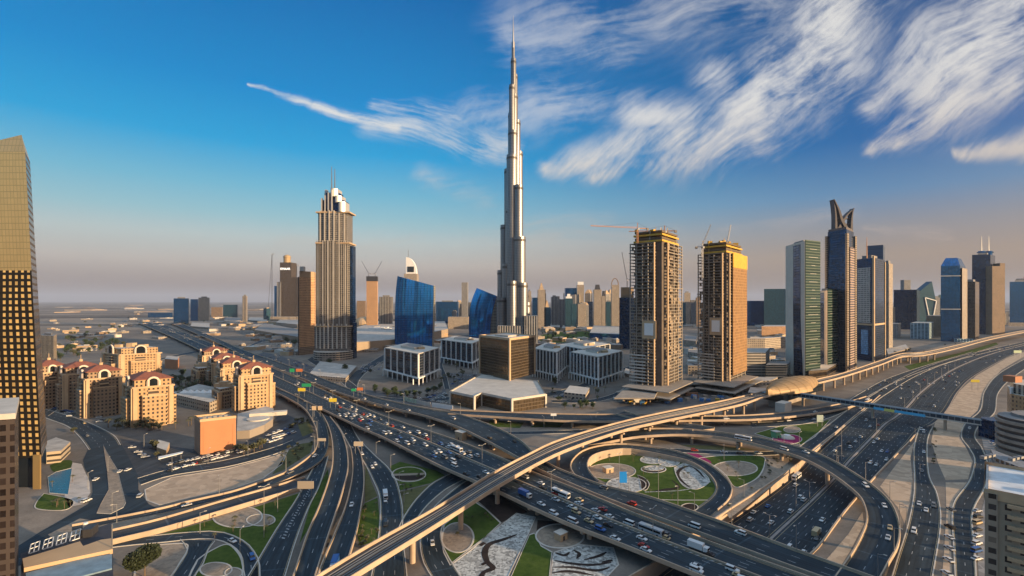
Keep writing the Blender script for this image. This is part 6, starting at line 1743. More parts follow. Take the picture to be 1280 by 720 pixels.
b = slab_px('car_park_canopy', 'long thin white shade roof in the left car park', [(198, 580), (228, 572), (229, 570), (198, 577)], 3, 3.4, WHITE, WHITE, 'canopy'); b.part('post', MB().box((-6, -1.5, 0), (.3, .3, 3)).box((6, 1.5, 0), (.3, .3, 3)), STEEL)

# ------------------------------------------------------------------ right edge
b = Bld('hotel_block', 'near beige hotel block in the lower right corner with a white roof', [(149, 151), (178, 122), (203, 147), (174, 176)], 'building')
b.prism('walls', 0, 50, facade('near_hotel', (.34, .27, .19), (.03, .028, .03), 3.3, 3.2, .45, .55, 0, .12, .6, blind=.2), mat('white_roof', (.55, .58, .60), .8, var=.25, vscale=.2))
d, nrm, ln = side_frame(b.pts[0], b.pts[1]); rz = math.atan2(d.y, d.x)
if nrm.dot(Vector(b.o)) > 0: nrm = -nrm
for k in range(15):
    for f in (.16, .42, .68, .94):
        u = lerp2(b.pts[0], b.pts[1], f); b.part('balcony', MB().box((u[0] + nrm.x * .6, u[1] + nrm.y * .6, 1.8 + k * 3.2), (ln * .09, 1.2, 1.0), rz, 0, True), CREAMP)
for f in (.03, .29, .55, .81): u = lerp2(b.pts[0], b.pts[1], f); b.part('wall_rib', MB().box((u[0] + nrm.x * .4, u[1] + nrm.y * .4, 0), (ln * .07, 1.0, 50), rz), BEIGE_D)
b.part('roof_edge', MB().prism(inset(b.pts, 1.02), 48, 51, 0, None).prism(inset(b.pts, .97), 49.5, 51, 0, None), CREAMP)
b.part('stair_head', MB().box((4, 8, 50), (13, 8, 5.5), rz), mat('stair_grey', (.3, .32, .34), .8, var=.2)); b.part('roof_unit', MB().box((-6, -2, 50), (4, 3, 2), rz), STEEL); b.part('roof_unit', MB().box((9, -8, 50), (4, 3, 2), rz), STEEL)
pc = P(1298, 578, 0)
b = Bld('round_car_park', 'round banded concrete building at the right edge below the footbridge', [(pc.x - 19, pc.y - 19), (pc.x + 19, pc.y - 19), (pc.x + 19, pc.y + 19), (pc.x - 19, pc.y + 19)], 'car park')
for k in range(7): b.part('deck_band', MB().cyl(0, 0, 21, 1 + k * 4.2, 3.0 + k * 4.2, 0, 32, 0), CONC_D)
b.part('drum', MB().cyl(0, 0, 19.6, 0, 30, 0, 32, 1), [DARK, ROOFG]); b.part('roof_slab', MB().cyl(2, 2, 13, 30, 32, 0, 24, 0), ROOFG)
b, Y, H = S('stepped_block', 'cluttered pale stepped block at the right edge above the round car park', 1259, 1264, 1300, 545, 492, BEIGE, .10, -.06, PALE, True, 'building')
b.part('roof_terrace', MB().prism(inset(b.pts, .8), H, H + 8, 0, 1), [CREAM, PALE]); b.part('orange_shed', MB().box((-6, 2, H + 8), (9, 8, 5), .3), mat('shed_red', (.36, .15, .07), .8)); b.part('white_panel', MB().box((b.pts[1][0] * .9, b.pts[1][1] * .9, H), (8, .8, 5), .5), WHITE)
b, Y, H = S('flat_block', 'flat grey roofed block between round car park and corner hotel', 1238, 1244, 1300, 600, 572, GREYT, .06, -.1, mat('plant_roof', (.2, .21, .22), .8, var=.5, vscale=.5), False, 'building')
for k in range(8): b.part('roof_unit', MB().box((-14 + k * 4.5, 4 - k * 1.2 + (k % 3) * 3, H), (3, 2.2, 1.6), .4), STEEL)
# ---- rail station and footbridge
def station():
    a, c = Vector((254, 484, 0)), Vector((366, 574, 0)); ax = (c - a); Ln = ax.length; ax.normalize(); sd_ = Vector((ax.y, -ax.x, 0))
    mid = (a + c) / 2
    root = thing('rail_station', 'rail station under a golden shell shaped roof beside the highway', 'station', (mid.x, mid.y, 0))
    gold = mat('gold_shell', (.30, .20, .10), .6, .25, var=.2, vscale=.12)
    mb = MB(); N, Mm = 30, 14; G = []
    for i in range(N + 1):
        t = i / N; w = 19 * (sin(pi * min(1, t * 0.5 + .5)) ** .55 if t > .5 else (sin(pi * t) ** .85)) + .4
        h = 2.5 + 8.5 * sin(pi * min(max(t * .9 + .05, 0), 1)) ** .8
        row = []
        for j in range(Mm + 1):
            an = pi * (j / Mm); s = cos(an)
            p = a + ax * (Ln * (.06 + .88 * t)) - mid + sd_ * (w * s); p.z = 14.0 + h * sin(an) ** .9 - 1.5 * abs(s) ** 3 + 1
            row.append(p)
        G.append(row)
    for i in range(N):
        for j in range(Mm): mb.quad(G[i][j], G[i + 1][j], G[i + 1][j + 1], G[i][j + 1])
    mb.build('shell_roof', gold, root, True)
    mb = MB()
    for i in range(0, N + 1, 3):
        for j in range(Mm): mb.bar(G[i][j], G[i][j + 1], .35)
    tag(mb.build('roof_seam', mat('gold_seam', (.34, .22, .09), .5, .4), root), kind='stuff')
    mb = MB(); rz = math.atan2(ax.y, ax.x); mb.box((0, 0, 7), (Ln * .74, 22, 7), rz, 0, True); mb.build('concourse', GLASSK, root)
    mb = MB(); mb.box((0, 0, 0), (Ln * .7, 10, 7), rz); mb.build('base', CONC_D, root)
    e = a - mid + sd_ * 17; MB().box((e.x + 6, e.y + 8, 0), (16, 9, 9), rz).build('entrance_box', PALE, root)
station()
def footbridge():
    a, c = P(988, 494, 9.5), P(1246, 533.5, 9.5)
    d = c - a; Ln = d.length; rz = math.atan2(d.y, d.x); mid = (a + c) / 2
    root = thing('footbridge', 'enclosed dark blue footbridge spanning the whole highway with lit blue panels', 'footbridge', (mid.x, mid.y, 0), rz)
    MB().box((0, 0, 9), (Ln, 5.5, 0.9), 0, 0, True).build('floor_beam', PALE, root)
    MB().box((0, 0, 9.9), (Ln, 5.0, 3.0), 0, 0, True).build('glazed_sides', facade('bridge_glass', (.16, .18, .2), (.03, .06, .09), 4, 9, .86, .9, .3, .12, .3), root)
    mb = MB(); n = 8
    pr = [(2.8 * cos(pi * j / n), 12.9 + 1.0 * sin(pi * j / n)) for j in range(n + 1)]
    for p, q in zip(pr, pr[1:]): mb.quad((-Ln / 2, p[0], p[1]), (Ln / 2, p[0], p[1]), (Ln / 2, q[0], q[1]), (-Ln / 2, q[0], q[1]))
    mb.build('curved_roof', mat('bridge_roof', (.16, .19, .21), .5, .3), root, True)
    for x0, x1, m in ((-.02, .03, mat('cyan_panel', (.02, .16, .34), .3, emit=(.05, .45, .85, .08))), (.032, .08, mat('yellow_panel', (.4, .42, .12), .3, emit=(.5, .6, .2, .05))), (.082, .22, mat('cyan_panel', (.02, .16, .34), .3))):
        MB().box((Ln * (x0 + x1) / 2, -3.0, 8.9), (Ln * (x1 - x0), .5, 2.2), 0, 0, True).build('lit_panel', m, root)
    for f in (-.42, -.03, .3, .48):
        p = a.lerp(c, .5 + f); MB().box((Ln * f, 0, szr_z(p.y) - .2 if SZR.inside(p.x, p.y) else 0), (1.6, 2.6, 9.2), 0).build('pier', CONC, root)
    rootb = Bld('bridge_stair_block', 'dark blue stair block where the footbridge ends on the right', [tuple((c + Vector(v)).xy) for v in ((-7, -6, 0), (9, -6, 0), (9, 8, 0), (-7, 8, 0))], 'building')
    rootb.prism('walls', 0, 13, GL_DEEP, ROOFG); rootb.part('curved_roof', MB().cyl(0, 0, 9, 13, 15, 0, 20, 0), GL_DEEP); rootb.part('blue_sign', MB().box((-1, -7.4, 9), (9, .5, 2.2)), mat('cyan_panel', (.02, .16, .34), .3))
footbridge()
# garden huts and boards
def px_box(name, label, x, y, sz, m, rz=.5, roof=None, cat='hut', zg=0.0):
    p = P(x, y, zg); b = Bld(name, label, [(p.x - 1, p.y - 1), (p.x + 1, p.y - 1), (p.x + 1, p.y + 1), (p.x - 1, p.y + 1)], cat)
    b.part('walls', MB().box((0, 0, zg), sz, rz), m); b.part('roof', MB().box((0, 0, zg + sz[2]), (sz[0] * 1.12, sz[1] * 1.12, .35), rz, 0, True), roof or PALE)
    d = Vector((sin(rz), -cos(rz))); b.part('door', MB().box((d.x * (sz[1] / 2 + .05), d.y * (sz[1] / 2 + .05), zg), (1.0, .12, min(2.1, sz[2] * .8)), rz), DARK)
    return b
px_box('garden_hut', 'small beige utility hut on the paved circle inside the loop', 760, 590, (5.4, 4.4, 3.0), CREAMP, .4)
px_box('garden_hut', 'small beige utility hut on the paved circle below the broad flyover', 701, 674, (4.6, 4.0, 3.2), CREAMP, .7)
px_box('garden_kiosk', 'small green and white kiosk beside the magenta flower bed', 970, 547, (5, 5, 5), mat('kiosk_green', (.10, .32, .16), .6), .3)
px_box('control_cabin', 'pale cabin on struts beyond the broad flyover left of the viaduct', 576, 549, (8, 5, 6), CREAMP, -.7)
b = Bld('sculpture_mound', 'pale mound in the middle of the magenta flower bed', [tuple(P(x, y, 0).xy) for x, y in ((978, 550), (990, 550), (990, 545), (978, 545))], 'mound')
b.part('mound', MB().dome(0, 0, .1, 5.5, 2.2, 0, 18, 4), PALE); b.part('top_ring', MB().cyl(0, 0, 2.4, 1.8, 2.6, 0, 16, 0), WHITE)
# ------------------------------------------------------------------ trees and shrubs
def leaf_mat(name, c0, c1):
    m = bpy.data.materials.new(name); m.use_nodes = True
    t = NT(m.node_tree); out = t.n('ShaderNodeOutputMaterial'); b = t.n('ShaderNodeBsdfPrincipled'); t.link(b.outputs[0], out.inputs[0])
    g = t.n('ShaderNodeNewGeometry'); oi = t.n('ShaderNodeObjectInfo')
    n = t.noise(g.outputs['Position'], 0.7, 4, 0.6)
    f = t.m('ADD', t.m('MULTIPLY', n, 0.7), t.m('MULTIPLY', oi.outputs['Random'], 0.3))
    t.link(t.ramp(f, [(0.3, (*c0, 1)), (0.7, (*c1, 1))]), b.inputs['Base Color'])
    b.inputs['Roughness'].default_value = 0.7
    return m
LEAF = leaf_mat('leaves_dark', (0.018, 0.035, 0.010), (0.055, 0.085, 0.025))
LEAF2 = leaf_mat('leaves_olive', (0.05, 0.055, 0.02), (0.11, 0.105, 0.045))
BARK = mat('bark', (0.12, 0.085, 0.055), 0.9, var=0.3, vscale=2)
def tree_proto(seed, h, rad, n, lm, label, palm=False, ls=0.55):
    rng = random.Random(seed)
    root = thing('palm_tree' if palm else 'tree', label, 'tree', (0, 0, -500))
    mb = MB()
    if palm:
        mb.bar((0, 0, 0), (.2, .1, h), .55, 0, .34, 7); mb.build('trunk', BARK, root)
        mb = MB()
        for k in range(18):
            a = 2 * pi * k / 18 + rng.uniform(-.2, .2); L = rad * rng.uniform(.8, 1.1); up = rng.uniform(.1, .9)
            pv = None
            for i in range(6):
                t = i / 5; r = L * t; z = h + up * L * .6 * t - L * .75 * t * t
                w = .55 * (1 - abs(t - .4)); c = Vector((.2 + cos(a) * r, .1 + sin(a) * r, z)); sdv = Vector((-sin(a), cos(a), -.25)) * w
                cur = (c - sdv, c, c + Vector((sin(a), -cos(a), -.25)) * w)
                if pv: mb.face([pv[0], cur[0], cur[1], pv[1]]); mb.face([pv[1], cur[1], cur[2], pv[2]])
                pv = cur
        mb.build('crown', lm, root); return root
    mb.bar((0, 0, 0), (0, 0, h * .45), .5, 0, .3, 7)
    cl = []
    for k in range(7):
        a = rng.uniform(0, 2 * pi); r = rad * rng.uniform(.2, .65); z = h * rng.uniform(.45, .85)
        c = Vector((cos(a) * r, sin(a) * r, z)); cl.append((c, rad * rng.uniform(.35, .6)))
        mb.bar((0, 0, h * .35), c, .22, 0, .08, 5)
    cl.append((Vector((0, 0, h * .72)), rad * .6))
    mb.build('trunk', BARK, root)
    mb = MB()
    for _ in range(n):
        c, r = rng.choice(cl)
        while True:
            v = Vector((rng.uniform(-1, 1), rng.uniform(-1, 1), rng.uniform(-1, 1)))
            if .3 < v.length < 1: break
        p = c + Vector((v.x * r, v.y * r, v.z * r * .75))
        e1 = Vector((rng.uniform(-1, 1), rng.uniform(-1, 1), rng.uniform(-.6, .6))).normalized() * ls * rng.uniform(.6, 1.2)
        e2 = e1.cross(Vector((rng.uniform(-1, 1), rng.uniform(-1, 1), 1))).normalized() * ls * rng.uniform(.5, .9)
        mb.face([p - e1, p + e2, p + e1, p - e2])
    mb.build('crown', lm, root); return root
TREES = []
def plant(proto, x, y, s, label, group, used=[]):
    p = P(x, y, 0)
    if proto not in used:
        used.append(proto); proto.location = p; proto.scale = (s, s, s); proto['label'] = label; proto['group'] = group; proto.rotation_euler = (0, 0, random.uniform(0, 6)); return proto
    return copy_thing(proto, p, random.uniform(0, 6), label, group, (s, s, s * random.uniform(.85, 1.15)))
TP = [tree_proto(1, 7, 3.4, 420, LEAF, 'x'), tree_proto(2, 6, 3.0, 380, LEAF2, 'x'), tree_proto(3, 8, 4.0, 460, LEAF, 'x')]
PALM = tree_proto(5, 8, 3.2, 0, LEAF2, 'x', True)
big = tree_proto(9, 9, 5.6, 9000, leaf_mat('leaves_shade_darkened', (0.008, 0.017, 0.006), (0.026, 0.038, 0.013)), 'big dense dark tree at the lower left edge beside the low office', ls=.42)  # leaf colour darkened to stand in for shade on this tree
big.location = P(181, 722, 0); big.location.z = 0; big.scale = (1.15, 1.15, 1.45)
rng = random.Random(21)
def grove(n, poly, label, group, protos, s=(.7, 1.2)):
    xs = [p[0] for p in poly]; ys = [p[1] for p in poly]; k = 0; guard = 0
    while k < n and guard < 5000:
        guard += 1
        x, y = rng.uniform(min(xs), max(xs)), rng.uniform(min(ys), max(ys)); c = False; j = len(poly) - 1
        for i in range(len(poly)):
            if ((poly[i][1] > y) != (poly[j][1] > y)) and x < (poly[j][0] - poly[i][0]) * (y - poly[i][1]) / (poly[j][1] - poly[i][1]) + poly[i][0]: c = not c
            j = i
        w = P(x, y)
        if c and not any(g.inside(w.x, w.y) for g in GROUND_ROADS):
            plant(rng.choice(protos), x, y, rng.uniform(*s), label, group); k += 1
grove(46, [(203, 480), (248, 466), (262, 478), (262, 500), (215, 505), (203, 500)], 'dark tree in the courtyard between the two red roofed groups', 'courtyard trees', [TP[0], TP[2], PALM], (1.1, 1.9))
grove(34, [(60, 445), (130, 425), (190, 440), (205, 452), (160, 432), (120, 445), (70, 452)], 'dark tree among the villas behind the left apartments', 'villa trees', TP, (1.3, 2.2))
grove(22, [(62, 545), (150, 530), (215, 537), (240, 530), (240, 536), (150, 540)], 'small tree along the street in front of the red roofed left group', 'street trees left', [TP[1], PALM], (.8, 1.2))
grove(6, [(296, 562), (330, 556), (328, 563), (298, 570)], 'olive tree by the car park right of the orange block', 'car park trees', [TP[1]], (.9, 1.3))
grove(6, [(188, 560), (198, 556), (200, 572), (192, 575)], 'bushy olive tree beside the pale flat shed', 'shed trees', [TP[1]], (.7, 1.0))
grove(30, [(455, 478), (480, 490), (520, 494), (552, 484), (556, 488), (520, 499), (478, 496), (452, 483)], 'dark shrubby tree hedging the left framed office block', 'hedge trees of the office block', [TP[0], TP[2]], (.6, 1.1))
grove(34, [(670, 415), (740, 412), (752, 421), (720, 429), (672, 430)], 'dark tree in the park under the far tower cluster', 'park trees', [TP[0], TP[2]], (1.0, 1.8))
grove(14, [(556, 470), (600, 476), (598, 486), (556, 480)], 'small tree between left framed office block and bronze cube', 'square trees', [TP[1], PALM], (.5, .9))
grove(12, [(684, 490), (705, 484), (760, 488), (768, 500), (740, 503), (690, 503)], 'small tree on the street right of the bronze cube', 'street trees right of the cube', [TP[0], PALM], (.5, .9))
grove(8, [(706, 506), (745, 505), (745, 512), (706, 513)], 'bushy tree clump beyond the level flyover branch', 'clump beyond the branch', [TP[0], TP[2]], (.7, 1.1))
grove(8, [(355, 532), (378, 520), (385, 528), (362, 540)], 'dark shrub on the slope under the exit ramp', 'slope shrubs', [TP[1]], (.5, .8))
grove(10, [(1162, 530), (1172, 540), (1168, 590), (1162, 560)], 'low shrub on the verge of the sandy strip', 'verge shrubs', [TP[1]], (.25, .5))
grove(8, [(1118, 442), (1140, 436), (1142, 439), (1120, 445)], 'shrub on the bare plot behind the rail viaduct', 'plot shrubs', [TP[0]], (.5, .9))
grove(10, [(65, 592), (108, 600), (112, 615), (95, 640), (60, 642)], 'little palm around the blue pool', 'pool palms', [PALM], (.35, .6))

# ------------------------------------------------------------------ cars
CARC = {'white': (.60, .60, .59), 'silver': (.42, .43, .44), 'black': (.02, .02, .022), 'blue': (.03, .10, .30), 'red': (.35, .03, .02), 'beige': (.48, .36, .20), 'grey': (.14, .145, .15)}
CM = {k: mat('paint_' + k.replace(' ', '_'), v, .28, 0.0) for k, v in CARC.items()}
TYRE = mat('tyre', (.02, .02, .02), .85); LAMPW = mat('headlight', (.8, .8, .75), .2); LAMPR = mat('tail_light', (.5, .02, .01), .3)
def loft(secs, mb, mi=0, cap=True):
    """closed cross-sections joined into one skin"""
    for u, v in zip(secs, secs[1:]):
        n = len(u)
        for j in range(n): mb.quad(u[j], u[(j + 1) % n], v[(j + 1) % n], v[j], mi)
    if cap: mb.face(list(reversed(secs[0])), mi); mb.face(secs[-1], mi)
def car_proto(kind):
    W = {'saloon car': 1.85, 'off-roader': 2.0, 'van': 2.05}[kind]; L = {'saloon car': 4.8, 'off-roader': 5.0, 'van': 5.4}[kind]
    root = thing('car' if kind != 'van' else 'van', 'x', 'car' if kind != 'van' else 'van', (0, 0, -400))
    prof = {'saloon car': [(-.5, .42, .80), (-.47, .30, .92), (-.2, .28, .98), (.15, .28, .95), (.42, .28, .80), (.5, .40, .66)],
            'off-roader': [(-.5, .45, 1.0), (-.48, .35, 1.12), (-.1, .33, 1.14), (.22, .33, 1.12), (.44, .33, 1.0), (.5, .45, .8)],
            'van': [(-.5, .4, 1.1), (-.48, .32, 1.2), (0, .3, 1.2), (.3, .3, 1.15), (.45, .3, 1.0), (.5, .4, .8)]}[kind]
    mb = MB(); secs = []
    for x, z0, z1 in prof:
        w = W / 2 * (.9 if abs(x) > .48 else 1.0)
        secs.append([(x * L, -w, z0), (x * L, w, z0), (x * L, w, (z0 + z1) / 2), (x * L, w * .93, z1), (x * L, -w * .93, z1), (x * L, -w, (z0 + z1) / 2)])
    loft(secs, mb)
    cab = {'saloon car': [(-.40, .93), (-.24, 1.42), (.04, 1.46), (.22, .95)], 'off-roader': [(-.49, 1.12), (-.45, 1.80), (.10, 1.85), (.24, 1.12)], 'van': [(-.49, 1.2), (-.48, 2.1), (.28, 2.12), (.42, 1.1)]}[kind]
    # roof panel
    (xa, za), (xb, zb) = cab[1], cab[2]
    w = W / 2 * .74
    mb.box(((xa + xb) / 2 * L, 0, zb - .05), ((xb - xa) * L + .1, w * 2, .1), 0)
    body = mb.build('body', CM['white'], root)
    mb = MB(); lo, hi = W / 2 * .88, W / 2 * .74
    A = [(cab[0][0] * L, cab[0][1] - .02), (cab[1][0] * L, cab[1][1] - .04), (cab[2][0] * L, cab[2][1] - .04), (cab[3][0] * L, cab[3][1] - .02)]
    V = lambda i, s: (A[i][0], s * (lo if i in (0, 3) else hi), A[i][1])
    mb.face([V(0, -1), V(3, -1), V(2, -1), V(1, -1)]); mb.face([V(0, 1), V(1, 1), V(2, 1), V(3, 1)]); mb.face([V(0, -1), V(1, -1), V(1, 1), V(0, 1)]); mb.face([V(3, -1), V(3, 1), V(2, 1), V(2, -1)])
    mb.build('window', GLASSK, root)
    for sx in (-.31, .31):
        for sy in (-1, 1):
            mb = MB(); n = 10; r = .34; y0, y1 = sy * (W / 2 - .18), sy * (W / 2 + .02)
            c0 = [(sx * L + r * cos(2 * pi * k / n), y0, r + r * sin(2 * pi * k / n)) for k in range(n)]; c1 = [(p[0], y1, p[2]) for p in c0]
            for k in range(n): mb.quad(c0[k], c0[(k + 1) % n], c1[(k + 1) % n], c1[k])
            mb.face(c1); mb.build('wheel', TYRE, root)
    return root
def long_proto(kind):
    root = thing('bus' if kind == 'bus' else 'truck', 'x', kind, (0, 0, -400))
    if kind == 'bus':
        MB().prism([(-5.8, -1.25), (5.8, -1.25), (5.8, 1.25), (-5.8, 1.25)], .45, 3.1, 0, 0, True, topscale=.985).build('body', CM['white'], root)
        mb = MB()
        for s in (-1, 1): mb.box((-.2, s * 1.25, 1.6), (10.6, .08, .95), 0, 0, True)
        mb.box((5.81, 0, 1.3), (.08, 2.1, 1.4), 0, 0, True); mb.box((-5.81, 0, 1.7), (.08, 1.9, .9), 0, 0, True); mb.build('window', GLASSK, root)
        MB().box((-1, 0, 3.1), (3, 1.6, .25)).build('roof_unit', PALE, root)
        wx = (-3.6, 3.6)
    else:
        MB().box((-1.2, 0, 1.0), (6.4, 2.4, 2.5), 0, 0, True).build('load_box', CM['white'], root); MB().box((3.2, 0, .7), (1.9, 2.3, 2.0), 0, 0, True).build('cab', CM['white'], root)
        MB().box((4.16, 0, 1.6), (.08, 2.0, .9), 0, 0, True).build('windscreen', GLASSK, root); MB().box((0, 0, .55), (8.2, 1.0, .4), 0, 0, True).build('chassis', DARK, root)
        wx = (-3.0, 3.0)
    for sx in wx:
        for sy in (-1, 1):
            mb = MB(); n = 10; r = .5; y0, y1 = sy * .95, sy * 1.27
            c0 = [(sx + r * cos(2 * pi * k / n), y0, r + r * sin(2 * pi * k / n)) for k in range(n)]; c1 = [(p[0], y1, p[2]) for p in c0]
            for k in range(n): mb.quad(c0[k], c0[(k + 1) % n], c1[(k + 1) % n], c1[k])
            mb.face(c1); mb.build('wheel', TYRE, root)
    return root
PROTO = {}
def painted(kind, color):
    """first call for a kind and colour builds the thing; later calls copy it"""
    key = (kind, color)
    if key not in PROTO:
        r = car_proto(kind) if kind in ('saloon car', 'off-roader', 'van') else long_proto(kind)
        for ch in r.children:
            if ch.name.split('.')[0] in ('body', 'load_box'): ch.data.materials[0] = CM[color]
        PROTO[key] = [r, False]
    return PROTO[key]
NCAR = [0]
def put(kind, color, p, rz, label, group, deep=True):
    e = painted(kind, color); NCAR[0] += 1
    label = label.replace('%', f'{color} {kind}')
    if not e[1]:
        e[1] = True; r = e[0]; r.location = p; r.rotation_euler = (0, 0, rz); r['label'] = label; r['group'] = group; return r
    return copy_thing(e[0], p, rz, label, group, deep=True)
def dY(s, Y):
    """distance along the strip where its middle passes the depth Y"""
    best = min(range(s.n), key=lambda i: abs((s.a[i].y + s.b[i].y) / 2 - Y)); return s.L[best] / s.len
def rY(s, y0, y1):
    a, b = dY(s, y0), dY(s, y1); return (min(a, b), max(a, b))
rng = random.Random(5)
def pick(white=.55): 
    r = rng.random()
    if r < white: c = 'white'
    else: c = rng.choice(['silver', 'black', 'grey', 'silver', 'blue', 'red', 'beige', 'black', 'grey'])
    k = rng.choices(['saloon car', 'off-roader', 'van'], [.55, .36, .09])[0]
    return k, c
def traffic(s, where, group, n, d0, d1, f0, f1, lanes, dirn=1, dz=0.02, white=.62, mind=9.0):
    used = []; tries = 0; k = 0
    while k < n and tries < 900:
        tries += 1
        d = s.len * rng.uniform(d0, d1); ln = rng.randrange(lanes); f = f0 + (f1 - f0) * (ln + .5) / lanes
        if any(u == ln and abs(v - d) < mind for u, v in used): continue
        used.append((ln, d)); k += 1
        kd, c = pick(white)
        put(kd, c, s.at(d, f + rng.uniform(-.01, .01), dz), s.heading(d, f) + (0 if dirn > 0 else pi), '% ' + where, group)
# broad flyover: A edge is nearest; the jam fills both inner halves
traffic(F1, 'in the jam on the near carriageway, left of the rail viaduct', 'jam, near carriageway left', 36, *rY(F1, 470, 285), .04, .53, 5, 1, white=.56, mind=7.5)
traffic(F1, 'on the near carriageway of the broad flyover, right of the rail viaduct', 'jam, near carriageway right', 20, *rY(F1, 250, 178), .05, .50, 5, 1, white=.56, mind=7.5)
traffic(F1, 'in the jam on the middle carriageway, left of the rail viaduct', 'jam, middle carriageway left', 34, *rY(F1, 520, 300), .58, .82, 2, -1, white=.56, mind=7.5)
traffic(F1, 'on the middle carriageway of the broad flyover, right of the rail viaduct', 'jam, middle carriageway right', 14, *rY(F1, 275, 190), .58, .80, 2, -1, white=.56, mind=7.5)
traffic(F1, 'far up the broad flyover towards the hotel tower', 'cars far up the flyover', 24, *rY(F1, 1000, 540), .05, .95, 8, 1, white=.6)
traffic(F2, 'on the slim far flyover behind the jam', 'cars on the slim flyover', 8, *rY(F2, 700, 330), .1, .9, 3, -1)
traffic(F2, 'on the far carriageway beside the loop ramp', 'cars by the loop', 4, *rY(F2, 260, 205), .1, .9, 3, -1)
traffic(F2A, 'on the level flyover branch before the bronze cube', 'cars on the branch', 3, .1, .9, .1, .9, 2, 1)
traffic(F3, 'on the exit ramp bending left', 'cars on the exit ramp', 4, .1, .9, .15, .85, 2, 1)
traffic(F4, 'on the curved flyover over the sunken highway', 'cars on the curved flyover', 6, .35, .95, .1, .9, 2, 1)
traffic(RC, 'on the ramp bridge right of the dark gap', 'car on the ramp bridge', 1, .5, .6, .2, .8, 2, 1)
traffic(RD, 'on the ground road curving under the rail viaduct', 'cars on the curving ground road', 6, .03, .8, .1, .9, 3, 1)
traffic(RG, 'on the slip road beside the brown paved circle', 'cars on the slip road', 5, .1, .95, .2, .9, 3, 1)
traffic(RH, 'on the looping road at the lower left', 'cars on the left loop road', 2, .55, .9, .2, .8, 2, 1)
traffic(SZR, "on the highway's left carriageway before the curved flyover", 'highway left near', 10, *rY(SZR, 225, 300), .05, .46, 6, 1, mind=10)
traffic(SZR, "on the highway's right carriageway before the curved flyover", 'highway right near', 9, *rY(SZR, 215, 285), .55, .96, 6, -1, mind=10)
traffic(SZR, 'on the left carriageway between curved flyover and footbridge', 'highway left middle', 8, *rY(SZR, 345, 440), .05, .46, 6, 1, mind=12)
traffic(SZR, 'on the right carriageway between curved flyover and footbridge', 'highway right middle', 8, *rY(SZR, 320, 400), .55, .94, 6, -1, mind=12)
traffic(SZR, 'on the highway beyond the footbridge', 'highway beyond the footbridge', 36, *rY(SZR, 470, 800), .05, .95, 12, 1, mind=14, white=.75)
traffic(RQ, 'queueing on the service road left of the highway', 'service road queue', 8, .05, .35, .2, .8, 2, 1)
traffic(RG2, 'on the low road behind the loop garden', 'cars behind the garden', 4, .1, .8, .2, .8, 2, 1)
traffic(RR, 'on the service road beside the bare sand triangle', 'cars on the right service road', 8, .05, .95, .08, .92, 3, 1, mind=14)
traffic(RU, 'on the junction below the red roofed left group', 'cars at the left junction', 2, .1, .6, .1, .9, 3, 1)
for x, y in ((150, 590), (160, 588), (108, 627), (120, 600), (175, 621)):
    kd, c = pick(); put(kd, c, P(x, y, .16) + Vector((0, 0, .02)), rng.uniform(1, 2), '% on the wide junction beside the traffic island', 'cars on the junction')
def parked(pts0, pts1, n, rz, where, group, skip=.15, jitter=.4):
    a, c = P(*pts0), P(*pts1)
    for i in range(n):
        if rng.random() < skip: continue
        p = a.lerp(c, i / max(1, n - 1)) + Vector((rng.uniform(-jitter, jitter), rng.uniform(-jitter, jitter), .09)); kd, c_ = pick(.5); put(kd, c_, p, rz + rng.uniform(-.06, .06), '% ' + where, group)
parked((214, 588), (282, 571), 14, 1.2, 'parked in the front row of the left car park', 'front row of the left car park')
parked((214, 581), (292, 565), 13, 1.2, 'parked in the second row of the left car park', 'second row of the left car park')
parked((300, 566), (350, 549), 8, 1.1, 'parked right of the olive trees in the left car park', 'right end of the left car park')
parked((325, 553), (372, 540), 9, 1.1, 'parked near the slope below the exit ramp', 'upper rows of the left car park', .2)
parked((336, 545), (376, 530), 7, 1.1, 'parked behind the round roofed hall', 'cars behind the hall', .25)
parked((165, 560), (182, 572), 5, .3, 'parked beside the pale flat shed', 'cars by the shed')
parked((1190, 628), (1184, 718), 8, 1.5, 'parked along the verge of the local road', 'verge parking', .1)
parked((1222, 640), (1221, 700), 8, 0.3, 'parked in the row beside the corner hotel', 'hotel parking', .05)
put('saloon car', 'white', RS.at(RS.len * .72, .5, .02), RS.heading(RS.len * .72), '% alone on the local road by the right hand car park', 'local road car')
# named large vehicles
def veh(s, d, f, kind, color, label): return put(kind, color, s.at(s.len * d, f, .02), s.heading(s.len * d, f), label, kind + 's')
veh(F1, dY(F1, 250), .64, 'bus', 'white', 'long white bus just right of the viaduct on the middle carriageway')
veh(F1, dY(F1, 330), .66, 'bus', 'white', 'white bus in the jam left of the rail viaduct')
veh(F1, dY(F1, 214), .64, 'bus', 'silver', 'silver minibus further down the middle carriageway')
veh(F1, dY(F1, 198), .66, 'truck', 'white', 'white box truck near the lower right end of the broad flyover')
veh(F4, .35, .3, 'bus', 'white', 'white bus on the curved flyover above the flower bed')
veh(SZR, dY(SZR, 300), .07, 'bus', 'white', 'white bus by the sunlit wall just below the curved flyover')
veh(SZR, dY(SZR, 250), .84, 'truck', 'beige', 'yellowish truck on the right carriageway of the sunken highway')
veh(RD, .55, .25, 'truck', 'white', 'white truck on the ground road just above the rail viaduct')
veh(RC, .9, .55, 'truck', 'blue', 'blue topped truck at the lower end of the ramp bridge')
veh(RCD, .2, .4, 'bus', 'white', 'white coach passing under the broad flyover')
veh(F1, dY(F1, 258), .2, 'truck', 'blue', 'small blue truck on the near carriageway right of the viaduct')
veh(RQ, .18, .5, 'bus', 'white', 'white minibus in the service road queue')
scene['n_cars'] = NCAR[0]

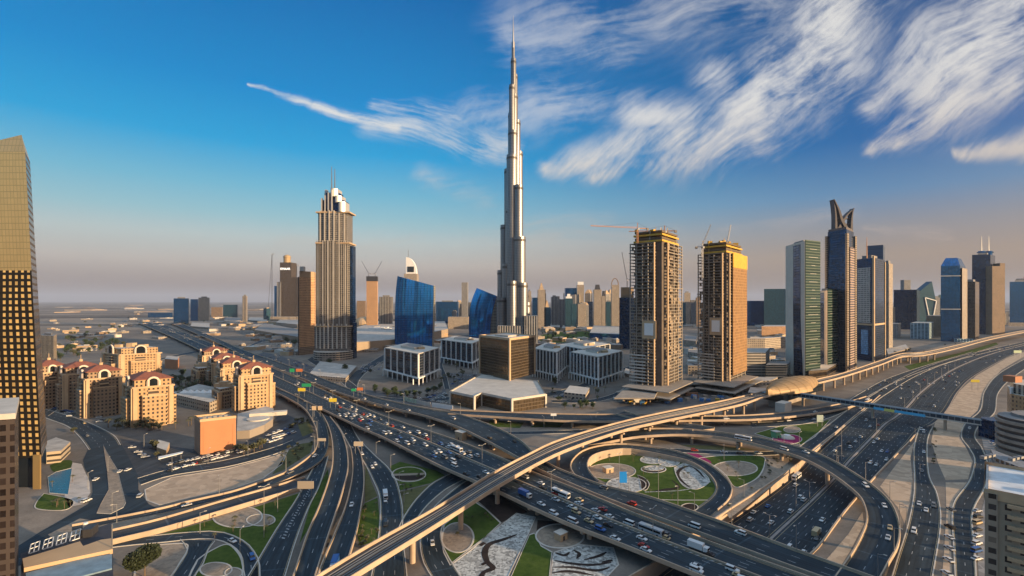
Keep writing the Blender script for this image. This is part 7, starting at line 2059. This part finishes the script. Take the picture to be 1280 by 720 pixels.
# ------------------------------------------------------------------ lamps and signs
def lamp_proto(h, arm, double, label, heads=2):
    root = thing('street_lamp', label, 'street lamp', (0, 0, -300))
    MB().bar((0, 0, 0), (0, 0, h), .34, 0, .18, 8).build('pole', STEEL, root)
    for s in ((-1, 1) if double else (1,)):
        MB().bar((0, 0, h - .3), (s * arm, 0, h + .3), .16).build('arm', STEEL, root); MB().box((s * arm, 0, h + .15), (1.1, .4, .2), 0, 0, True).build('lamp_head', PALE, root)
    return root
LM1 = lamp_proto(10, 2.2, False, 'x'); LM2 = lamp_proto(12, 2.4, True, 'x'); LMH = lamp_proto(24, 2.0, True, 'x')
USED = set()
def lamp(proto, p, rz, label, group):
    if proto.name not in USED:
        USED.add(proto.name); proto.location = p; proto.rotation_euler = (0, 0, rz); proto['label'] = label; proto['group'] = group; return
    copy_thing(proto, p, rz, label, group)
def lamps(s, f, n, d0, d1, proto, label, group, dz=0.0, turn=0):
    for i in range(n):
        d = s.len * (d0 + (d1 - d0) * (i + .5) / n); lamp(proto, s.at(d, f, dz), s.heading(d) + pi / 2 + turn, label, group)
lamps(F1, .555, 24, dY(F1, 1300), dY(F1, 185), LM2, 'double armed street lamp on the median barrier of the broad flyover', 'lamps on the broad flyover', .8)
lamps(SZR, .5, 14, dY(SZR, 215), dY(SZR, 800), LM2, 'double armed street lamp on the median of the sunken highway', 'lamps on the highway median', .25)
lamps(F4, 1.0, 7, .4, .98, LM1, 'single armed lamp on the outer parapet of the curved flyover', 'lamps on the curved flyover', .9)
lamps(F2, 1.0, 10, dY(F2, 900), dY(F2, 330), LM1, 'single armed lamp on the far parapet of the slim flyover', 'lamps on the slim flyover', .9, pi)
lamps(F2, 1.0, 4, dY(F2, 260), dY(F2, 185), LM1, 'single armed lamp on the parapet beside the loop ramp', 'lamps beside the loop', .9, pi)
lamps(RD, 1.04, 5, .1, .9, LM1, 'single armed lamp beside the curving ground road', 'lamps on the curving road', 0)
lamps(F3, -.02, 7, .2, .9, LM1, 'single armed lamp along the exit ramp', 'lamps on the exit ramp', .5, pi)
lamps(RR, -.06, 4, .1, .9, LM1, 'single armed lamp beside the bare sand triangle', 'lamps by the sand triangle', 0, pi)
for x, y, lab in ((1052, 577, 'tall mast lamp on the highway median beside the curved flyover'), (995, 637, 'tall mast lamp on the near highway median'), (823, 640, 'tall mast lamp behind the far carriageway near the garden'), (330, 672, 'tall mast lamp on the lower left lawn'), (774, 620, 'tall mast lamp inside the loop near the blue board')):
    lamp(LMH, solve(x, y, szr_z if 'median' in lab else 0), .8, lab, 'mast lamps')
rng = random.Random(8)
for i, (x, y) in enumerate([(110, 612), (135, 590), (140, 640), (146, 655), (250, 667), (300, 690), (347, 640), (430, 560), (505, 628), (868, 640), (930, 622), (980, 560), (905, 575), (1150, 600), (1218, 600), (180, 560), (215, 590), (260, 580), (310, 570), (600, 535), (680, 535), (745, 531)]):
    lamp(LM1, P(x, y, 0), rng.uniform(0, 6), 'lone street lamp standing on the ground among lawns and roads', 'ground lamps')
SGN_G = mat('green_sign', (.02, .28, .12), .5); SGN_Y = mat('yellow_sign', (.62, .48, .04), .5); SGN_O = mat('orange_sign', (.5, .16, .05), .5); SGN_B = mat('sign_back', (.42, .36, .28), .6)
def gantry(label, s, d, boards, f0=-.02, f1=.5, h=6.5, bh=3.6):
    d *= s.len; a, c = s.at(d, f0), s.at(d, f1); hd = (c - a); ln = hd.length; rz = math.atan2(hd.y, hd.x); mid = (a + c) / 2
    root = thing('sign_gantry', label, 'road sign', tuple(mid), rz)
    for x in (-ln / 2, ln / 2): MB().bar((x, 0, 0), (x, 0, h + bh), .45).build('post', STEEL, root)
    mb = MB().bar((-ln / 2, 0, h + bh * .5), (ln / 2, 0, h + bh * .5), .4).bar((-ln / 2, 0, h + bh * .9), (ln / 2, 0, h + bh * .9), .3); mb.build('beam', STEEL, root)
    n = len(boards); w = ln / n * .92
    for i, m in enumerate(boards):
        x = -ln / 2 + ln * (i + .5) / n
        if m is None: continue
        for sy in (-.35,): MB().box((x, sy, h), (w, .15, bh), 0, 0, True).build('board', m, root)
        mb = MB()
        for r in range(3):
            for q in range(4): mb.box((x - w * .36 + q * w * .2 + (r % 2) * .3, -.44, h + .6 + r * 1.0), (w * .14, .04, .4), 0, 0, True)
        tag(mb.build('board_lettering', WHITE if m is SGN_G else DARK, root), kind='stuff') if False else None
def board(name, label, x, y, z, w, h, m, leg=True, rz=0.0, y2=None):
    """free-standing board: foot seen at (x, y), underside at height z above the road it stands on"""
    if name == 'road_sign' and y2 == 6.5: w, h = w * .8, h * .78
    p = P(x, y, y2 or 0.0); root = thing(name, label, 'sign', tuple(p), rz)
    MB().box((0, 0, z), (w, .35, h), 0, 0, True).build('board', m, root)
    MB().box((0, .1, z - .15), (w + .3, .3, .18), 0, 0, True).build('board_frame', STEEL, root)
    for q in ((-w * .35, w * .35) if w > 5 else (0,)): MB().bar((q, .3, 0), (q, .3, z + h * .8), .35).build('post', STEEL, root)
    return root
board('road_sign', 'green road sign over the slim flyover left, beside an orange one', 365, 470, 5.5, 8, 6, SGN_G, y2=6.5); board('road_sign', 'orange road sign over the slim flyover left, beside a green one', 374, 470, 6, 11, 5, SGN_O, y2=6.5)
board('road_sign', 'dark green long road sign at the start of the jam', 383, 490, 6, 13, 4.6, SGN_G, y2=6.5); board('road_sign', 'yellow road sign left of the dark green one', 377, 496, 6, 10, 4.4, SGN_Y, y2=6.5)
board('road_sign', 'golden road sign above the jam, right of the twin cream boards', 416, 510, 6, 9, 4.4, SGN_Y, y2=6.5)
board('road_sign', 'left cream board of the pair over the exit ramp fork', 392.5, 521, 6, 4.6, 4.6, mat('cream_board', (.58, .44, .28), .6), y2=6.5); board('road_sign', 'right cream board of the pair over the exit ramp fork', 400, 521, 6, 4.6, 4.6, mat('cream_board', (.58, .44, .28), .6), y2=6.5)
board('road_sign', 'orange road sign on the slim flyover before the left framed office', 450, 495, 6, 8, 4, SGN_O, y2=6.5); board('road_sign', 'green road sign touching the orange one before the left framed office', 442, 496, 6, 6, 3.6, SGN_G, y2=6.5)
board('road_sign', 'blank sign back over the ground road emerging from under the flyover', 448, 568, 6, 6.5, 3.2, SGN_B); board('road_sign', 'broad grey sign back at the end of the walled ramp', 382, 622, 5, 9, 4.2, mat('sign_back_grey', (.33, .28, .22), .7))
board('road_sign', 'small pale sign back over the exit ramp bend', 402, 560, 5, 6, 2, SGN_B, y2=5)
board('billboard', 'yellow topped billboard on a single post in the sandy strip', 1219, 488, 10, 9, 3.2, SGN_Y, rz=-.2); board('billboard', 'pale green board over the highway at the far right', 1272, 447, 9, 15, 5, mat('pale_green_board', (.32, .42, .26), .5), y2=0)
board('billboard', 'white green board on a post beside the flower bed lawn', 1025, 533, 4, 5.6, 6, mat('white_green_board', (.38, .46, .40), .5)); board('billboard', 'upright bright blue board standing in the round garden', 779, 608, 2.2, 4.4, 6.5, mat('bright_blue_board', (.01, .22, .62), .45))
board('road_sign', 'small white road sign on the level branch before the bronze cube', 692, 524, 3, 5, 2, WHITE, y2=6.4)
# hoardings along the building plot behind the slim flyover
hd = P(506, 503) ; 
for i, (x0, y0, x1, y1, m, lab) in enumerate([(504, 501, 521, 505, mat('hoarding_mixed', (.40, .46, .34), .6, var=.5, vscale=.5), 'colourful hoarding beyond the slim flyover, left section'), (521, 505, 538, 509, PALE, 'pale hoarding beyond the slim flyover, middle section'), (540, 509, 566, 513, WHITE, 'white hoarding beyond the slim flyover, right section')]):
    a, c = P(x0, y0), P(x1, y1); v = c - a
    root = thing('hoarding', lab, 'hoarding', tuple((a + c) / 2), math.atan2(v.y, v.x)); MB().box((0, 0, .3), (v.length, .3, 4.4), 0, 0, True).build('panel', m, root)
    for f in (-.45, 0, .45): MB().box((v.length * f, .4, 0), (.3, .3, 4.4)).build('post', STEEL, root)
parked((505, 496), (560, 504), 12, .4, 'parked on the plot behind the hoardings', 'plot parking', .2, 2)
parked((450, 478), (440, 496), 6, 1.9, 'on the street left of the framed office block', 'street cars', .2, 1)
# building site clutter
rng = random.Random(4)
SITE = [mat('site_blue', (.03, .14, .34), .7), CONC_D, SLABM, YEL, PALE, mat('rust', (.25, .11, .05), .9)]
for i in range(46):
    x, y = (rng.uniform(770, 850), rng.uniform(497, 506)) if i < 24 else (rng.uniform(856, 930), rng.uniform(492, 502))
    p = P(x, y); o = MB().box((0, 0, 0), (rng.uniform(3, 9), rng.uniform(2, 5), rng.uniform(1.5, 4)), rng.uniform(0, 3), 0).build('site_stack', rng.choice(SITE), None, loc=(p.x, p.y, 0))
    tag(o, 'stack of site material at the foot of the taller building site tower' if i < 24 else 'stack of site material at the foot of the netted building site tower', 'material stack', 'site stacks of the taller tower' if i < 24 else 'site stacks of the netted tower')
# ------------------------------------------------------------------ more of the distant city
rng = random.Random(77)
FILL = [CREAM, GREYS, GL_TEAL, GREYT, GL_BLUE, GREYS, GREYT, CREAM]
def skyline(n, x0, x1, yb, yt, label, group):
    for i in range(n):
        px = rng.uniform(x0, x1); b_ = rng.uniform(*yb); Y = F * CAM_H / (b_ - HY); w = rng.uniform(3.2, 7.5) * Y / F; top = zat(Y, rng.uniform(*yt)); d = w * rng.uniform(.7, 1.2)
        root = thing('distant_tower', label, 'tower', ((px - 640) / F * Y, Y, 0), rng.uniform(-.5, .5), group)
        MB().box((0, 0, 0), (w, d, top), 0, 0, False, 1).build('walls', [rng.choice(FILL), ROOFG], root)
        s = rng.random()
        if s < .4: MB().box((0, 0, top), (w * .6, d * .6, top * .06), 0).build('roof_plant', CREAMP, root)
        elif s < .6: MB().prism([(-w / 2, -d / 2), (w / 2, -d / 2), (w / 2, d / 2), (-w / 2, d / 2)], top, top * 1.12, 0, 0, topscale=.3).build('peaked_top', CREAMP, root)
skyline(40, 662, 778, (402.5, 408), (366, 389), 'pale hazy tower filling the far cluster right of the tallest skyscraper', 'filling towers of the far cluster')
skyline(18, 850, 990, (401, 406), (376, 392), 'pale hazy tower far behind the netted building site tower', 'filling towers behind the site towers')
skyline(20, 1108, 1276, (401, 407), (372, 392), 'pale hazy tower between the right hand towers', 'filling towers on the right')
skyline(10, 446, 640, (401, 406), (377, 392), 'small hazy tower on the plain behind the blue blades', 'filling towers in the middle')
skyline(6, 312, 400, (399, 404), (378, 390), 'small hazy tower on the plain left of the hotel tower', 'filling towers on the left')
scatter_houses(36, 440, 640, 414, 440, 'low flat roofed block between the shopping centre and the blue blades', 'low blocks of the middle district', (5, 13), (14, 40))
scatter_houses(24, 852, 975, 425, 470, 'low flat roofed block between netted tower and green tower', 'low blocks behind the station', (5, 13), (12, 30))
scatter_houses(26, 666, 790, 424, 436, 'low flat roofed block behind the square of framed offices', 'low blocks behind the square', (5, 12), (14, 36))
scatter_houses(20, 300, 380, 414, 446, 'low flat roofed block along the far side of the slim flyover', 'low blocks beside the slim flyover', (4, 10), (12, 34))
grove(30, [(448, 470), (560, 446), (600, 470), (560, 480), (470, 470)], 'small dark tree in the streets around the framed offices', 'street trees of the office square', [TP[0], TP[1], PALM], (.8, 1.4))
grove(26, [(380, 436), (300, 412), (340, 412), (440, 470), (400, 452)], 'dark tree between slim flyover and hotel tower', 'trees beside the slim flyover', [TP[0], TP[2]], (1.0, 1.8))
grove(20, [(780, 450), (790, 470), (700, 486), (690, 480), (760, 445)], 'dark tree around the rear framed offices', 'trees around the rear offices', [TP[0], TP[2]], (.8, 1.4))
grove(10, [(1100, 450), (1160, 436), (1240, 420), (1240, 424), (1150, 446), (1110, 456)], 'dark shrub along the rail viaduct verge', 'viaduct verge shrubs', [TP[0]], (.4, .8))
# palms and planting in the interchange gardens
grove(12, [(746, 576), (800, 569), (850, 578), (880, 592), (885, 610), (850, 630), (812, 618)], 'small palm planted in the round loop garden', 'loop garden palms', [PALM], (.35, .55))
grove(8, [(875, 574), (950, 572), (945, 594), (915, 604)], 'small palm on the lawn right of the loop', 'palms right of the loop', [PALM], (.35, .55))
grove(8, [(210, 668), (290, 645), (370, 618), (345, 655), (320, 690)], 'small palm on the lower left lawn', 'palms on the lower left lawn', [PALM], (.35, .5))
grove(6, [(560, 655), (592, 630), (620, 652), (575, 695)], 'small shrub on the lawn under the rail viaduct', 'shrubs under the viaduct', [TP[1]], (.2, .35))
grove(8, [(495, 585), (545, 590), (520, 610), (500, 640)], 'low shrub on the lawn by the lens shaped bed', 'shrubs by the lens bed', [TP[1], TP[0]], (.2, .4))

# the cars beyond the three hundred nearest: small, far and uncountable, one object
rng = random.Random(99)
mb = MB(); cols = [CM['white'], CM['white'], CM['silver'], CM['black'], CM['grey'], CM['blue'], GLASSK]
def tiny(p, rz):
    m_ = rng.randrange(6); ca, sa = cos(rz), sin(rz)
    mb.box((p.x, p.y, p.z + .3), (4.6, 1.85, .65), rz, m_); mb.box((p.x - .25 * ca, p.y - .25 * sa, p.z + .95), (2.4, 1.6, .5), rz, 6, False, m_)
def rows(px, n, rz, gap=3.0):
    """parked rows filling a traced lot"""
    xs = [q[0] for q in px]; ys = [q[1] for q in px]; k = 0; g = 0
    while k < n and g < n * 30:
        g += 1; x, y = rng.uniform(min(xs), max(xs)), rng.uniform(min(ys), max(ys)); c = False; j = len(px) - 1
        for i in range(len(px)):
            if ((px[i][1] > y) != (px[j][1] > y)) and x < (px[j][0] - px[i][0]) * (y - px[i][1]) / (px[j][1] - px[i][1]) + px[i][0]: c = not c
            j = i
        if not c: continue
        w = P(x, y); u = Vector((cos(rz), sin(rz), 0)); v = Vector((-sin(rz), cos(rz), 0))
        a_, b_ = w.dot(u), w.dot(v); a_ = round(a_ / 7) * 7; b_ = round(b_ / gap) * gap; q = u * a_ + v * b_; q.z = .1
        tiny(q, rz); k += 1
for s, n, y0, y1 in ((SZR, 70, 800, 1500), (F1, 40, 1000, 1800), (RQ2, 14, 400, 700), (F2, 16, 700, 1500)):
    a_, b_ = rY(s, y0, y1)
    for _ in range(n): d_ = s.len * rng.uniform(a_, b_); tiny(s.at(d_, rng.uniform(.06, .94), .02), s.heading(d_))
rows([(300, 452), (345, 462), (420, 480), (432, 474), (370, 450), (330, 440)], 60, .5)
rows([(448, 470), (478, 462), (480, 450), (455, 455)], 30, .2); rows([(505, 494), (560, 500), (560, 492), (520, 488)], 24, .4)
rows([(684, 500), (730, 503), (740, 490), (690, 488)], 24, .3); rows([(860, 468), (925, 474), (930, 452), (862, 440)], 50, .9)
rows([(318, 416), (372, 428), (385, 436), (330, 434)], 50, .6); rows([(62, 512), (110, 530), (150, 530), (90, 505)], 18, .4); rows([(1236, 540), (1256, 520), (1262, 560), (1240, 575)], 16, 1.2)
rows([(560, 462), (598, 466), (598, 480), (562, 482)], 20, .3); rows([(780, 506), (850, 502), (850, 496), (785, 498)], 18, .2)
tag(mb.build('distant_cars', cols), kind='stuff')

grove(20, [(352, 560), (392, 548), (390, 566), (350, 588)], 'dry shrub on the olive slope inside the exit ramp bend', 'ramp bend shrubs', [TP[1]], (.25, .55))
grove(16, [(458, 585), (470, 618), (457, 630), (448, 690), (470, 680), (474, 640)], 'small palm in the strip between the ramp bridge and the curving road', 'strip palms', [PALM, TP[1]], (.3, .5))
grove(16, [(905, 640), (955, 600), (1000, 574), (960, 572), (945, 606)], 'low shrub on the paved slope above the sunlit wall', 'slope plaza shrubs', [TP[1]], (.2, .4))

grove(40, [(60, 440), (90, 405), (180, 396), (320, 398), (330, 410), (200, 408), (130, 420)], 'dark scrubby tree on the sandy edge of the left plain', 'plain trees', [TP[0], TP[1]], (1.2, 2.4))
# ------------------------------------------------------------------ the evening air
def haze(density):
    mb = MB()
    E = 62000.0
    mb.prism([(-E, -420), (E, -420), (E, 61500), (-E, 61500)], -8.0, 900.0, 0, 0, True)
    m = bpy.data.materials.new('haze'); m.use_nodes = True
    t = NT(m.node_tree)
    out = t.n('ShaderNodeOutputMaterial')
    v = t.n('ShaderNodeVolumePrincipled')
    v.inputs['Color'].default_value = (0.52, 0.62, 0.82, 1)
    v.inputs['Density'].default_value = density
    v.inputs['Anisotropy'].default_value = 0.0
    t.link(v.outputs[0], out.inputs['Volume'])
    return tag(mb.build('haze', m), kind='stuff')
haze(0.000028)
